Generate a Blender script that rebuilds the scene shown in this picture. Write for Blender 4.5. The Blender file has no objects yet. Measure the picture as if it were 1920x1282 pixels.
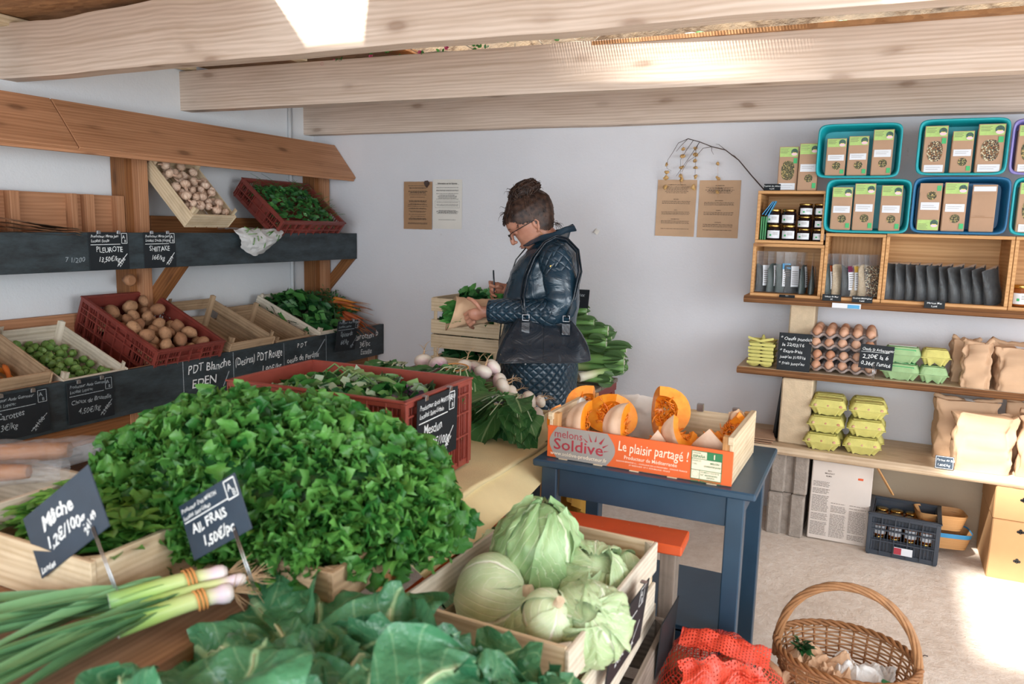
import bpy, math, random
from mathutils import Vector, Matrix, noise as mn
from math import sin, cos, pi, radians, sqrt, atan2, exp
S = bpy.context.scene
COL = S.collection
V3 = Vector
# ------------------------------------------------------------------ camera
CAM = V3((0, 0, 1.5)); FPX = 1438.0
_y, _p, _r = radians(25.06), radians(8.62), radians(1.45)
_f = V3((-sin(_y)*cos(_p), cos(_y)*cos(_p), -sin(_p)))
_rt = V3((cos(_y), sin(_y), 0)); _up = _rt.cross(_f)
_R = _rt*cos(_r) + _up*sin(_r); _U = -_rt*sin(_r) + _up*cos(_r)
cd = bpy.data.cameras.new('camera'); cam = bpy.data.objects.new('camera', cd); COL.objects.link(cam)
cd.sensor_width = 36.0; cd.lens = 36.0*FPX/1920.0; cd.clip_start = 0.05
cam.matrix_world = Matrix(((_R.x, _U.x, -_f.x, CAM.x), (_R.y, _U.y, -_f.y, CAM.y), (_R.z, _U.z, -_f.z, CAM.z), (0, 0, 0, 1)))
cd.dof.use_dof = True; cd.dof.focus_distance = 3.4; cd.dof.aperture_fstop = 3.2
S.camera = cam
def W(px, py, ax, val):
    """where the sight line through a photo pixel meets the real plane ax=val (used to survey the room)"""
    d = _f + _R*((px-960)/FPX) - _U*((py-641)/FPX)
    i = 'xyz'.index(ax); return CAM + d*((val-CAM[i])/d[i])
# ------------------------------------------------------------------ world, sun, exposure
S.view_settings.view_transform = 'Standard'; S.view_settings.look = 'None'
S.view_settings.exposure = 0.45; S.view_settings.gamma = 1.0; S.view_settings.use_curve_mapping = False
wd = bpy.data.worlds.new('sky'); S.world = wd; wd.use_nodes = True
bg = wd.node_tree.nodes['Background']
bg.inputs[0].default_value = (0.82, 0.92, 1.0, 1); bg.inputs[1].default_value = 1.7
def lamp(name, kind, loc, energy, color=(1, 1, 1), target=None, **kw):
    ld = bpy.data.lights.new(name, kind); ld.energy = energy; ld.color = color
    for k, v in kw.items(): setattr(ld, k, v)
    o = bpy.data.objects.new(name, ld); COL.objects.link(o); o.location = loc
    if target is not None:
        o.rotation_euler = (V3(target)-V3(loc)).to_track_quat('-Z', 'Y').to_euler()
    return o
SUND = V3((0.20, 0.62, -0.80)).normalized()       # direction in which the sunlight travels
lamp('sun', 'SUN', V3((0, 0, 6)), 8.0, (1.0, 0.95, 0.87), target=V3((0, 0, 6))+SUND, angle=0.055)
lamp('open_front_daylight', 'AREA', (-0.2, -2.3, 1.75), 85.0, (0.86, 0.94, 1.0), target=(-0.9, 3.2, 1.2), shape='RECTANGLE', size=3.4, size_y=1.5)
lamp('side_opening_daylight', 'AREA', (2.6, 1.2, 1.7), 52.0, (0.93, 0.97, 1.0), target=(0.0, 2.6, 0.9), shape='RECTANGLE', size=2.0, size_y=1.4)
# ------------------------------------------------------------------ node materials
MATS = {}
def hexc(h):
    h = h.lstrip('#'); f = lambda c: ((c/255.0)/12.92 if c/255.0 <= 0.04045 else ((c/255.0+0.055)/1.055)**2.4)
    return tuple(f(int(h[i:i+2], 16)) for i in (0, 2, 4)) + (1,)
class NT:
    def __init__(s, name):
        s.m = bpy.data.materials.new(name); s.m.use_nodes = True; s.t = s.m.node_tree; s.b = s.t.nodes['Principled BSDF']; MATS[name] = s.m
    def n(s, typ, ins={}, **kw):
        o = s.t.nodes.new(typ)
        for k, v in kw.items(): setattr(o, k, v)
        for k, v in ins.items():
            if hasattr(v, 'is_output') and v.is_output: s.t.links.new(v, o.inputs[k])
            else: o.inputs[k].default_value = v
        return o
    def set(s, k, v):
        if hasattr(v, 'is_output'): s.t.links.new(v, s.b.inputs[k])
        else: s.b.inputs[k].default_value = v
    def coord(s, kind='Object', scale=(1, 1, 1), rand=False):
        c = s.n('ShaderNodeTexCoord'); out = c.outputs[kind]
        mp = s.n('ShaderNodeMapping', {'Vector': out, 'Scale': scale}); return mp.outputs[0]
    def noise(s, vec, scale, detail=3, rough=0.55, dist=0.0):
        return s.n('ShaderNodeTexNoise', {'Vector': vec, 'Scale': scale, 'Detail': detail, 'Roughness': rough, 'Distortion': dist}).outputs['Fac']
    def ramp(s, fac, stops):
        r = s.n('ShaderNodeValToRGB', {'Fac': fac}); e = r.color_ramp.elements
        while len(e) < len(stops): e.new(0.5)
        for i, (p, c) in enumerate(stops): e[i].position = p; e[i].color = c if len(c) == 4 else (*c, 1)
        return r.outputs[0]
    def mix(s, fac, a, b, mode='MIX'):
        m = s.n('ShaderNodeMix', data_type='RGBA', blend_type=mode)
        for k, v in ((0, fac), (6, a), (7, b)):
            if hasattr(v, 'is_output'): s.t.links.new(v, m.inputs[k])
            else: m.inputs[k].default_value = v
        return m.outputs[2]
    def math(s, op, a, b=0.0):
        m = s.n('ShaderNodeMath', operation=op)
        for k, v in ((0, a), (1, b)):
            if hasattr(v, 'is_output'): s.t.links.new(v, m.inputs[k])
            else: m.inputs[k].default_value = v
        return m.outputs[0]
    def bump(s, h, strength=0.3, dist=0.01):
        s.set('Normal', s.n('ShaderNodeBump', {'Height': h, 'Strength': strength, 'Distance': dist}).outputs[0])
def mul(c, k): return (c[0]*k, c[1]*k, c[2]*k, 1)
def plain(name, c, rough=0.5, vary=0.12, scale=12, spec=0.5, bump=0.0, metal=0.0, trans=0.0, bscale=60, coat=0.0):
    m = NT(name); c = hexc(c); co = m.coord()
    f = m.noise(co, scale, 4)
    m.set('Base Color', m.ramp(f, [(0.25, mul(c, 1-vary)), (0.75, mul(c, 1+vary))]))
    m.set('Roughness', rough); m.set('Metallic', metal); m.set('Specular IOR Level', spec)
    if coat: m.set('Coat Weight', coat); m.set('Coat Roughness', 0.12)
    if trans: m.set('Transmission Weight', trans)
    if bump: m.bump(m.noise(co, bscale, 4), bump, 0.004)
    return m
def wood(name, ca, cb, cdark, grain=55, knots=0.0, rough=0.65, bump=0.12, dirt=0.0):
    """boards carry UV in metres with u along the grain"""
    m = NT(name); ca, cb, cdk = hexc(ca), hexc(cb), hexc(cdark)
    uv = m.n('ShaderNodeUVMap').outputs[0]
    a = m.n('ShaderNodeMapping', {'Vector': uv, 'Scale': (1.6, grain, 1)}).outputs[0]
    big = m.n('ShaderNodeMapping', {'Vector': uv, 'Scale': (1.0, 7.0, 1)}).outputs[0]
    n1 = m.noise(a, 1.0, 5, 0.6, 0.6); n2 = m.noise(big, 1.5, 3, 0.5, 1.2)
    rings = m.n('ShaderNodeTexWave', {'Vector': big, 'Scale': 2.6, 'Distortion': 7.0, 'Detail': 3.0, 'Detail Scale': 0.7}, bands_direction='Y').outputs['Fac']
    f = m.math('ADD', m.math('MULTIPLY', n1, 0.55), m.math('ADD', m.math('MULTIPLY', n2, 0.3), m.math('MULTIPLY', rings, 0.15)))
    col = m.ramp(f, [(0.3, cb), (0.62, ca)])
    if knots:
        kv = m.n('ShaderNodeMapping', {'Vector': uv, 'Scale': (2.2, 5.5, 1)}).outputs[0]
        wn = m.n('ShaderNodeTexNoise', {'Vector': kv, 'Scale': 2.0}).outputs['Color']
        kv2 = m.mix(0.12, kv, wn, 'ADD')
        vo = m.n('ShaderNodeTexVoronoi', {'Vector': kv2, 'Scale': 1.0, 'Randomness': 1.0}, voronoi_dimensions='2D').outputs['Distance']
        k = m.ramp(vo, [(0.0, (1, 1, 1)), (0.05, (1, 1, 1)), (0.11, (0.25, 0.25, 0.25)), (0.2, (0, 0, 0))])
        gate = m.ramp(m.n('ShaderNodeTexNoise', {'Vector': uv, 'Scale': 1.7, 'Detail': 1.0}).outputs['Fac'], [(0.47, (0, 0, 0)), (0.55, (1, 1, 1))])
        col = m.mix(m.math('MULTIPLY', m.math('MULTIPLY', k, knots), gate), col, cdk)
    if dirt:
        dn = m.noise(m.coord('Object'), 9, 5, 0.65)
        col = m.mix(m.ramp(dn, [(0.5, (0, 0, 0)), (0.75, (dirt, dirt, dirt))]), col, cdk)
    m.set('Base Color', col); m.set('Roughness', rough); m.set('Specular IOR Level', 0.3)
    m.bump(n1, bump, 0.004); return m
def leafmat(name, ca, cb, vein=None, rough=0.42, trans=0.25, vscale=3.0, spec=0.5, bscale=90, bump=0.35, vs=0.35, bd=0.003):
    """ca/cb per leaf variation; uv u runs base to tip, v across (0..1)"""
    m = NT(name); ca, cb = hexc(ca), hexc(cb)
    g = m.n('ShaderNodeNewGeometry').outputs['Random Per Island']
    f = m.math('ADD', m.math('MULTIPLY', g, 0.6), m.math('MULTIPLY', m.noise(m.coord(), 22, 3), 0.4))
    col = m.ramp(f, [(0.15, ca), (0.85, cb)])
    if vein:
        uv = m.n('ShaderNodeUVMap').outputs[0]; sp = m.n('ShaderNodeSeparateXYZ', {0: uv})
        v = m.math('ABSOLUTE', m.math('SUBTRACT', sp.outputs[1], 0.5))
        mid = m.ramp(v, [(0.0, (1, 1, 1)), (0.02, (1, 1, 1)), (0.045, (0, 0, 0))])
        sv = m.math('SINE', m.math('MULTIPLY', m.math('ADD', m.math('SUBTRACT', sp.outputs[0], m.math('MULTIPLY', m.math('POWER', v, 0.8), 0.7)), m.math('MULTIPLY', m.noise(m.coord(), 14, 3), 0.12)), 30.0))
        side = m.ramp(sv, [(0.0, (0, 0, 0)), (0.94, (0, 0, 0)), (0.995, (vs, vs, vs))])
        both = m.mix(1.0, mid, side, 'LIGHTEN')
        col = m.mix(both, col, hexc(vein))
    m.set('Base Color', col); m.set('Roughness', rough); m.set('Specular IOR Level', spec)
    m.bump(m.noise(m.coord(), bscale, 3), bump, bd)
    if trans:
        tr = m.n('ShaderNodeBsdfTranslucent', {'Color': col}); mx = m.n('ShaderNodeMixShader', {0: trans, 1: m.b.outputs[0], 2: tr.outputs[0]})
        m.t.links.new(mx.outputs[0], m.t.nodes['Material Output'].inputs[0])
    return m
# ------------------------------------------------------------------ mesh builder
RNG = random.Random(7)
def basis(z, xhint=None):
    z = V3(z).normalized(); h = V3(xhint) if xhint is not None else (V3((0, 0, 1)) if abs(z.z) < 0.9 else V3((1, 0, 0)))
    x = h.cross(z) if xhint is None else (h - z*h.dot(z))
    x.normalize(); y = z.cross(x); return Matrix((x, y, z)).transposed()
def TRS(loc=(0, 0, 0), rot=(0, 0, 0), sc=(1, 1, 1)):
    return Matrix.Translation(V3(loc)) @ (Matrix.Rotation(rot[2], 4, 'Z') @ Matrix.Rotation(rot[1], 4, 'Y') @ Matrix.Rotation(rot[0], 4, 'X')) @ Matrix.Diagonal((*sc, 1))
def frame(o, xd, yd):
    x = V3(xd).normalized(); y = (V3(yd)-x*V3(yd).dot(x)).normalized(); z = x.cross(y)
    m = Matrix((x, y, z)).transposed().to_4x4(); m.translation = V3(o); return m
class MB:
    def __init__(s): s.v = []; s.f = []; s.uv = []; s.mi = []; s.sm = []; s.M = Matrix(); s.cur = 0
    def p(s, co): s.v.append(s.M @ V3(co)); return len(s.v)-1
    def face(s, idx, uv=None, sm=False, mi=None):
        s.f.append(tuple(idx)); s.uv.append(uv or [(0, 0)]*len(idx)); s.mi.append(s.cur if mi is None else mi); s.sm.append(sm)
    def box(s, c, d, rot=(0, 0, 0), bev=0.0015, mi=None, M=None):
        """chamfered box, centre c, size d"""
        T = (M if M is not None else Matrix()) @ TRS(c, rot); h = [x/2 for x in d]; bev = min(bev, min(h)*0.45)
        L = max(range(3), key=lambda i: d[i]); off = (RNG.random()*9, RNG.random()*9)
        old = s.M; s.M = old @ T; ids = {}
        for sx in (-1, 1):
            for sy in (-1, 1):
                for sz in (-1, 1):
                    sg = (sx, sy, sz)
                    for a in range(3):
                        co = [sg[k]*(h[k] if k == a else h[k]-bev) for k in range(3)]
                        ids[sg, a] = s.p(co)
        def uvof(a, sg):
            ax = [k for k in range(3) if k != a]
            u, w = (L, ax[0] if ax[1] == L else ax[1]) if L != a else (ax[0], ax[1])
            return (sg[u]*h[u]+off[0], sg[w]*h[w]+off[1]+a*0.37)
        for a in range(3):
            b, c2 = [(1, 2), (2, 0), (0, 1)][a]
            for sg0 in (-1, 1):
                q = []
                for (i, j) in ((-1, -1), (1, -1), (1, 1), (-1, 1)):
                    sg = [0, 0, 0]; sg[a] = sg0; sg[b] = i; sg[c2] = j; q.append(tuple(sg))
                if sg0 < 0: q.reverse()
                s.face([ids[g, a] for g in q], [uvof(a, g) for g in q], mi=mi)
        for a in range(3):           # edges along axis a
            b, c2 = [(1, 2), (2, 0), (0, 1)][a]
            for i in (-1, 1):
                for j in (-1, 1):
                    g0 = [0, 0, 0]; g0[a] = -1; g0[b] = i; g0[c2] = j; g1 = list(g0); g1[a] = 1; g0 = tuple(g0); g1 = tuple(g1)
                    q = [(g0, b), (g1, b), (g1, c2), (g0, c2)]
                    if i*j > 0: q.reverse()
                    s.face([ids[k] for k in q], [uvof(k[1], k[0]) for k in q], mi=mi)
        for sx in (-1, 1):
            for sy in (-1, 1):
                for sz in (-1, 1):
                    g = (sx, sy, sz); q = [0, 1, 2]
                    if sx*sy*sz < 0: q.reverse()
                    s.face([ids[g, k] for k in q], [uvof(k, g) for k in q], mi=mi)
        s.M = old
    def beam(s, a, b, w, h, up=(0, 0, 1), bev=0.002, mi=None):
        """a squared bar from a to b; w across, h along up"""
        a = V3(a); b = V3(b); x = (b-a).normalized(); z = (V3(up)-x*V3(up).dot(x)).normalized(); y = z.cross(x)
        m = Matrix((x, y, z)).transposed().to_4x4(); m.translation = (a+b)/2
        s.box((0, 0, 0), ((b-a).length, w, h), bev=bev, mi=mi, M=m)
    def grid(s, fn, nu, nv, cu=False, cv=False, sm=True, mi=None, flip=False, uvf=None):
        """fn(u,v) in 0..1"""
        nu1 = nu if cu else nu+1; nv1 = nv if cv else nv+1; base = len(s.v)
        for i in range(nu1):
            for j in range(nv1): s.p(fn(i/nu, j/nv))
        for i in range(nu):
            for j in range(nv):
                a = base+i*nv1+j; b = base+((i+1) % nu1)*nv1+j; c = base+((i+1) % nu1)*nv1+(j+1) % nv1; d = base+i*nv1+(j+1) % nv1
                q = [a, b, c, d]; u = [(i/nu, j/nv), ((i+1)/nu, j/nv), ((i+1)/nu, (j+1)/nv), (i/nu, (j+1)/nv)]
                if uvf: u = [uvf(*t) for t in u]
                if flip: q.reverse(); u.reverse()
                s.face(q, u, sm, mi)
    def tube(s, pts, r, n=8, caps=True, mi=None, sm=True, up=None, flat=1.0):
        pts = [V3(p) for p in pts]; N = len(pts)
        rs = [r]*N if not hasattr(r, '__len__') else r
        T = [(pts[min(i+1, N-1)]-pts[max(i-1, 0)]).normalized() for i in range(N)]
        B = basis(T[0], up); x = B.col[0].copy(); base = len(s.v); Ltot = 0
        for i in range(N):
            x = (x - T[i]*x.dot(T[i])).normalized(); y = T[i].cross(x)
            for k in range(n):
                a = 2*pi*k/n; s.p(pts[i]+(x*cos(a)+y*sin(a)*flat)*rs[i])
        Ls = [0]
        for i in range(1, N): Ls.append(Ls[-1]+(pts[i]-pts[i-1]).length)
        for i in range(N-1):
            for k in range(n):
                a = base+i*n+k; b = base+i*n+(k+1) % n
                s.face((a, b, b+n, a+n), [(Ls[i], k*.03), (Ls[i], k*.03+.03), (Ls[i+1], k*.03+.03), (Ls[i+1], k*.03)], sm, mi)
        if caps:
            s.face([base+k for k in range(n)][::-1], None, False, mi); s.face([base+(N-1)*n+k for k in range(n)], None, False, mi)
    def lathe(s, prof, n=20, mi=None, sm=True, M=None, caps=True):
        old = s.M; s.M = old @ (M if M is not None else Matrix()); base = len(s.v)
        for (r, z) in prof:
            for k in range(n): s.p((r*cos(2*pi*k/n), r*sin(2*pi*k/n), z))
        for i in range(len(prof)-1):
            for k in range(n):
                a = base+i*n+k; b = base+i*n+(k+1) % n
                s.face((a, b, b+n, a+n), [(k/n, i/9), ((k+1)/n, i/9), ((k+1)/n, (i+1)/9), (k/n, (i+1)/9)], sm, mi)
        if caps:
            s.face([base+k for k in range(n)][::-1], None, False, mi); s.face([base+(len(prof)-1)*n+k for k in range(n)], None, False, mi)
        s.M = old
    def ball(s, c, r, nu=12, nv=8, fn=None, mi=None, M=None, sm=True):
        """ellipsoid with poles; fn(dir)->scale"""
        r = r if hasattr(r, '__len__') else (r, r, r); old = s.M; s.M = old @ (M if M is not None else Matrix())
        top = None; base = len(s.v)
        def P(d): k = fn(d) if fn else 1.0; return V3(c)+V3((d.x*r[0]*k, d.y*r[1]*k, d.z*r[2]*k))
        for j in range(1, nv):
            t = pi*j/nv
            for i in range(nu): a = 2*pi*i/nu; s.p(P(V3((sin(t)*cos(a), sin(t)*sin(a), cos(t)))))
        t0 = s.p(P(V3((0, 0, 1)))); t1 = s.p(P(V3((0, 0, -1))))
        for j in range(nv-2):
            for i in range(nu):
                a = base+j*nu+i; b = base+j*nu+(i+1) % nu
                s.face((a, a+nu, b+nu, b), [(i/nu, (j+1)/nv), (i/nu, (j+2)/nv), ((i+1)/nu, (j+2)/nv), ((i+1)/nu, (j+1)/nv)], sm, mi)
        for i in range(nu):
            a = base+i; b = base+(i+1) % nu; s.face((t0, a, b), [(0, 0)]*3, sm, mi)
            a += (nv-2)*nu; b += (nv-2)*nu; s.face((t1, b, a), [(0, 1)]*3, sm, mi)
        s.M = old
    def leaf(s, base, d, up, L, Wd, curl=0.3, ruf=0.0, nu=6, nv=4, cup=0.2, shape=0.5, freq=5.0, mi=None, seed=None, stem=0.0, warp=0.0):
        """a leaf blade: from base along d, normal about up; shape = where it is widest"""
        rg = RNG.random()*50 if seed is None else seed; d = V3(d).normalized(); n = (V3(up)-d*V3(up).dot(d))
        if n.length < 1e-4: n = basis(d).col[0].copy()
        n.normalize(); sd = d.cross(n); base = V3(base)
        def P(u, v):
            w = v*2-1; uu = max(0.0, (u-stem)/(1-stem)) if stem else u
            prof = (sin(pi*min(1, uu**(0.7 if shape >= .5 else 0.5)))**0.75) if uu < 1 else 0
            if shape == 1: prof = sqrt(max(0, 1-((uu-.56)/(.56 if uu < .56 else .445))**2)) if 0 < uu < 1 else 0
            prof = max(prof, 0.06*(1-u))
            a = curl*u; along = d*(sin(a)/a*u*L if abs(a) > 1e-3 else u*L) - n*((1-cos(a))/max(abs(a), 1e-3)*u*L*(1 if a >= 0 else -1))
            edge = abs(w)**2
            rr = ruf*edge*sin(freq*2*pi*u*1.0+rg+w*2)+ruf*0.6*edge*sin(freq*4.3*u+rg*2.1+w)
            if warp: along = along+n*(warp*L*(mn.noise(V3((u*2.6+rg, w*1.3, rg)))+.35*mn.noise(V3((u*7+rg, w*3.5, rg)))))
            return base+along+sd*(w*prof*Wd/2*(1+0.25*sin(freq*3*u+rg*3)*(1 if ruf else 0)))+n*(cup*edge*prof*Wd/2+rr*L)
        s.grid(P, nu, nv, mi=mi)
    def obj(s, name, mats, parent=None, solid=0.0):
        me = bpy.data.meshes.new(name); me.from_pydata([tuple(v) for v in s.v], [], s.f)
        mats = mats if isinstance(mats, (list, tuple)) else [mats]
        for m in mats: me.materials.append(MATS[m] if isinstance(m, str) else m)
        me.polygons.foreach_set('material_index', s.mi); me.polygons.foreach_set('use_smooth', s.sm)
        ul = me.uv_layers.new(name='UVMap'); flat = [c for f in s.uv for t in f for c in t]; ul.data.foreach_set('uv', flat)
        me.update(); o = bpy.data.objects.new(name, me); COL.objects.link(o)
        if parent is not None: o.parent = parent
        return o
def tag(o, label, cat, group=None, kind=None):
    if label: o['label'] = label
    if cat: o['category'] = cat
    if group: o['group'] = group
    if kind: o['kind'] = kind
    return o
def thing(name, label, cat, loc=(0, 0, 0), rz=0.0, group=None, rot=None, M=None):
    o = bpy.data.objects.new(name, None); o.empty_display_size = 0.05; COL.objects.link(o)
    if M is not None: o.matrix_world = M
    else: o.location = loc; o.rotation_euler = rot or (0, 0, rz)
    return tag(o, label, cat, group)
def kids(o): return [c for c in bpy.data.objects if c.parent == o]
def dup(root, label=None, loc=None, rot=None, M=None, group=None, sc=None, _p=None):
    c = root.copy(); COL.objects.link(c)
    if _p is not None: c.parent = _p
    for ch in kids(root): dup(ch, _p=c)
    if label: c['label'] = label
    if group: c['group'] = group
    if loc is not None: c.location = loc
    if rot is not None: c.rotation_euler = rot
    if M is not None: c.matrix_world = M
    if sc is not None: c.scale = (sc, sc, sc)
    return c
def struct(name, mb, mats, label=None): o = mb.obj(name, mats); o['kind'] = 'structure'; return o
# writing: several lines (text, size, x, y[, opts]) in a board's own frame -> one mesh
def writing(name, lines, M, mat, parent=None, thick=0.0, shapes=None):
    vs = []; fs = []
    for ln in lines:
        body, size, x, y = ln[:4]; o = ln[4] if len(ln) > 4 else {}
        cu = bpy.data.curves.new('t', 'FONT'); cu.body = body; cu.size = size; cu.resolution_u = 2; cu.offset = size*o.get('bold', 0.006); cu.align_x = o.get('align', 'LEFT')
        cu.space_character = o.get('space', 1.0); cu.extrude = 0
        ob = bpy.data.objects.new('t', cu); me = bpy.data.meshes.new_from_object(ob); base = len(vs)
        sh = o.get('shear', 0.0); jit = o.get('jit', 0.0); ang = o.get('rot', 0.0); sx = o.get('sx', 1.0)
        if 'fit' in o and len(me.vertices): sx = o['fit']/max(1e-4, max(v.co.x for v in me.vertices)-min(0, min(v.co.x for v in me.vertices)))
        for v in me.vertices:
            a, b = v.co.x*sx, v.co.y
            a += sh*b; k = a/size; b += jit*size*(sin(k*2.1+len(body))*0.10+sin(k*5.3)*0.05); a += jit*size*0.05*sin(b/size*9+k*3)
            a, b = a*cos(ang)-b*sin(ang), a*sin(ang)+b*cos(ang)
            vs.append(M @ V3((x+a, y+b, 0.0009)))
        fs += [tuple(base+i for i in p.vertices) for p in me.polygons]
        bpy.data.objects.remove(ob); bpy.data.curves.remove(cu); bpy.data.meshes.remove(me)
    for q in (shapes or []):          # polygons in board coordinates
        base = len(vs); vs += [M @ V3((a, b, 0.0007)) for a, b in q]; fs.append(tuple(range(base, base+len(q))))
    me = bpy.data.meshes.new(name); me.from_pydata([tuple(v) for v in vs], [], fs); me.materials.append(MATS[mat]); me.update()
    ob = bpy.data.objects.new(name, me); COL.objects.link(ob)
    if parent is not None: ob.parent = parent
    return ob
def seg(x0, y0, x1, y1, w):
    dx, dy = x1-x0, y1-y0; L = sqrt(dx*dx+dy*dy) or 1; nx, ny = -dy/L*w/2, dx/L*w/2
    return [(x0+nx, y0+ny), (x0-nx, y0-ny), (x1-nx, y1-ny), (x1+nx, y1+ny)]
def rectline(x0, y0, x1, y1, w): return [seg(x0, y0, x1, y0, w), seg(x1, y0, x1, y1, w), seg(x1, y1, x0, y1, w), seg(x0, y1, x0, y0, w)]
def dashes(x0, x1, y, h, rg, center=False, mean=0.012):
    out = []; x = x0
    if center: k = rg.uniform(0.0, 0.3)*(x1-x0); x = x0+k/2; x1 = x1-k/2
    while x < x1-0.002:
        w = min(rg.uniform(0.4, 1.6)*mean, x1-x); out.append([(x, y), (x+w, y), (x+w, y+h), (x, y+h)]); x += w+0.0025
    return out
def drop_pack(n, x0, x1, y0, y1, rad, rg, tries=26, zfn=None, zmax=9):
    """settle n balls of radius rad() one after another on the floor z=0 of a tray"""
    out = []
    for i in range(n):
        r = rad(); best = None
        for t in range(tries):
            x = rg.uniform(x0+r, x1-r); y = rg.uniform(y0+r, y1-r); z = r+(zfn(x, y) if zfn else 0)
            for (a, b, c, q) in out:
                d2 = (a-x)**2+(b-y)**2; R = r+q
                if d2 < R*R: z = max(z, c+sqrt(R*R-d2))
            if best is None or z < best[2]: best = (x, y, z, r)
        if best[2] < zmax: out.append(best)
    return out
# ------------------------------------------------------------------ materials
wood('beam_wood', '#dccabb', '#bda692', '#7b5a42', grain=60, knots=0.55, rough=0.75, bump=0.25)
wood('pale_crate', '#e0cdae', '#c2a985', '#7c6246', grain=70, knots=0.35, rough=0.7, dirt=0.25)
wood('white_crate', '#ddd3c2', '#b9ad98', '#6d6152', grain=60, knots=0.3, rough=0.75, dirt=0.3)
wood('aged_crate', '#b79c7d', '#8d7459', '#4d3a2b', grain=60, knots=0.35, rough=0.8, dirt=0.35)
wood('grey_wood', '#8f8377', '#665b51', '#3a322b', grain=55, knots=0.4, rough=0.85, dirt=0.4)
wood('rack_wood', '#bd8a66', '#9b6b4a', '#4a2c1a', grain=45, knots=0.6, rough=0.55, bump=0.1)
wood('rack_dark', '#96643c', '#714526', '#2f1a0e', grain=45, knots=0.5, rough=0.55, bump=0.1)
wood('pine', '#cf9f6b', '#b07c48', '#6a3a1d', grain=50, knots=0.7, rough=0.55, bump=0.08)
wood('plank_top', '#a48066', '#80604a', '#4d3628', grain=45, knots=0.5, rough=0.7, dirt=0.3)
wood('shelf_top', '#d9c3a6', '#bca285', '#7c5e42', grain=40, knots=0.3, rough=0.75, dirt=0.2)
wood('bark_edge', '#8a5f3c', '#4f3220', '#24150c', grain=26, knots=0.4, rough=0.9, bump=0.9)
def painted(name, c, chip, rough=0.4, amt=0.66):
    m = NT(name); c = hexc(c); co = m.coord(); f = m.noise(co, 5, 4)
    col = m.ramp(f, [(0.25, mul(c, 0.8)), (0.75, mul(c, 1.2))])
    n = m.noise(m.coord('Object', (14, 14, 30)), 2.2, 6, 0.75)
    col = m.mix(m.ramp(n, [(amt, (0, 0, 0)), (amt+0.03, (1, 1, 1))]), col, hexc(chip))
    m.set('Base Color', col); m.set('Roughness', rough); m.bump(m.noise(co, 40, 4), 0.08, 0.002)
painted('blue_paint', '#2b465b', '#b9a58c', 0.36, 0.72)
painted('orange_paint', '#cf5526', '#e2c3a6', 0.5, 0.66)
painted('red_paint', '#7c2f28', '#9c6a52', 0.5, 0.72)
def plaster(name, c, rough=0.9):
    m = NT(name); c = hexc(c); co = m.coord(); big = m.noise(co, 0.9, 4, 0.6); sm = m.noise(co, 26, 5, 0.7)
    col = m.ramp(big, [(0.3, mul(c, 0.93)), (0.7, mul(c, 1.05))])
    sp = m.noise(co, 3.4, 8, 0.8)
    col = m.mix(m.ramp(sp, [(0.665, (0, 0, 0)), (0.73, (0.55, 0.55, 0.55))]), col, hexc('#9a8673'))
    m.set('Base Color', col); m.set('Roughness', rough); m.set('Specular IOR Level', 0.2)
    m.bump(m.math('ADD', sm, m.math('MULTIPLY', m.noise(co, 90, 3), 0.5)), 0.35, 0.006)
plaster('wall_white', '#dfe1e3'); plaster('wall_tinted', '#dad9dd'); plaster('wall_rubble', '#c9b49a')
m = NT('sand_floor'); co = m.coord(); a = m.noise(co, 1.3, 5, 0.65); b = m.noise(co, 22, 6, 0.75)
col = m.ramp(a, [(0.3, hexc('#e6d8ca')), (0.7, hexc('#f3e9de'))]); col = m.mix(m.ramp(b, [(0.35, (0.35, 0.35, 0.35)), (0.6, (0, 0, 0))]), col, hexc('#bfa68e'))
sp = m.noise(co, 60, 4, 0.8); col = m.mix(m.ramp(sp, [(0.66, (0, 0, 0)), (0.72, (0.8, 0.8, 0.8))]), col, hexc('#6d5644'))
m.set('Base Color', col); m.set('Roughness', 0.95); m.set('Specular IOR Level', 0.15); m.bump(m.math('ADD', b, m.noise(co, 5, 4)), 0.5, 0.02)
m = NT('stone'); co = m.coord('Object', (1, 1, 1.8)); v = m.n('ShaderNodeTexVoronoi', {'Vector': co, 'Scale': 3.2}, feature='DISTANCE_TO_EDGE').outputs['Distance']
a = m.noise(co, 6, 6, 0.7); col = m.ramp(a, [(0.3, hexc('#574e45')), (0.5, hexc('#766755')), (0.75, hexc('#8f7b60'))])
m.set('Base Color', m.mix(m.ramp(v, [(0.0, (1, 1, 1)), (0.06, (0, 0, 0))]), col, hexc('#5c4c3c'))); m.set('Roughness', 0.95); m.bump(m.math('ADD', a, v), 0.9, 0.04)
m = NT('osb'); co = m.coord('Object', (1, 1, 1)); v = m.n('ShaderNodeTexVoronoi', {'Vector': m.coord('Object', (14, 38, 20)), 'Scale': 1.3}).outputs['Color']
a = m.noise(m.coord('Object', (9, 40, 20)), 1, 5, 0.7); col = m.mix(0.5, m.ramp(a, [(0.35, hexc('#7c5434')), (0.65, hexc('#b98a5c'))]), m.ramp(v, [(0.2, hexc('#8c623e')), (0.8, hexc('#c09468'))]))
m.set('Base Color', col); m.set('Roughness', 0.75); m.bump(a, 0.3, 0.004)
m = NT('chalkboard'); co = m.coord('Object', (1, 3, 9)); a = m.noise(co, 2.2, 5, 0.7)
m.set('Base Color', m.ramp(a, [(0.35, hexc('#1f2629')), (0.7, hexc('#3b474c'))])); m.set('Roughness', 0.5); m.set('Specular IOR Level', 0.4)
plain('slate_tag', '#1e2327', 0.6, 0.15, 20, spec=.25); plain('slate_tag_blue', '#2a3a4a', 0.4, 0.2, 14)
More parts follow.
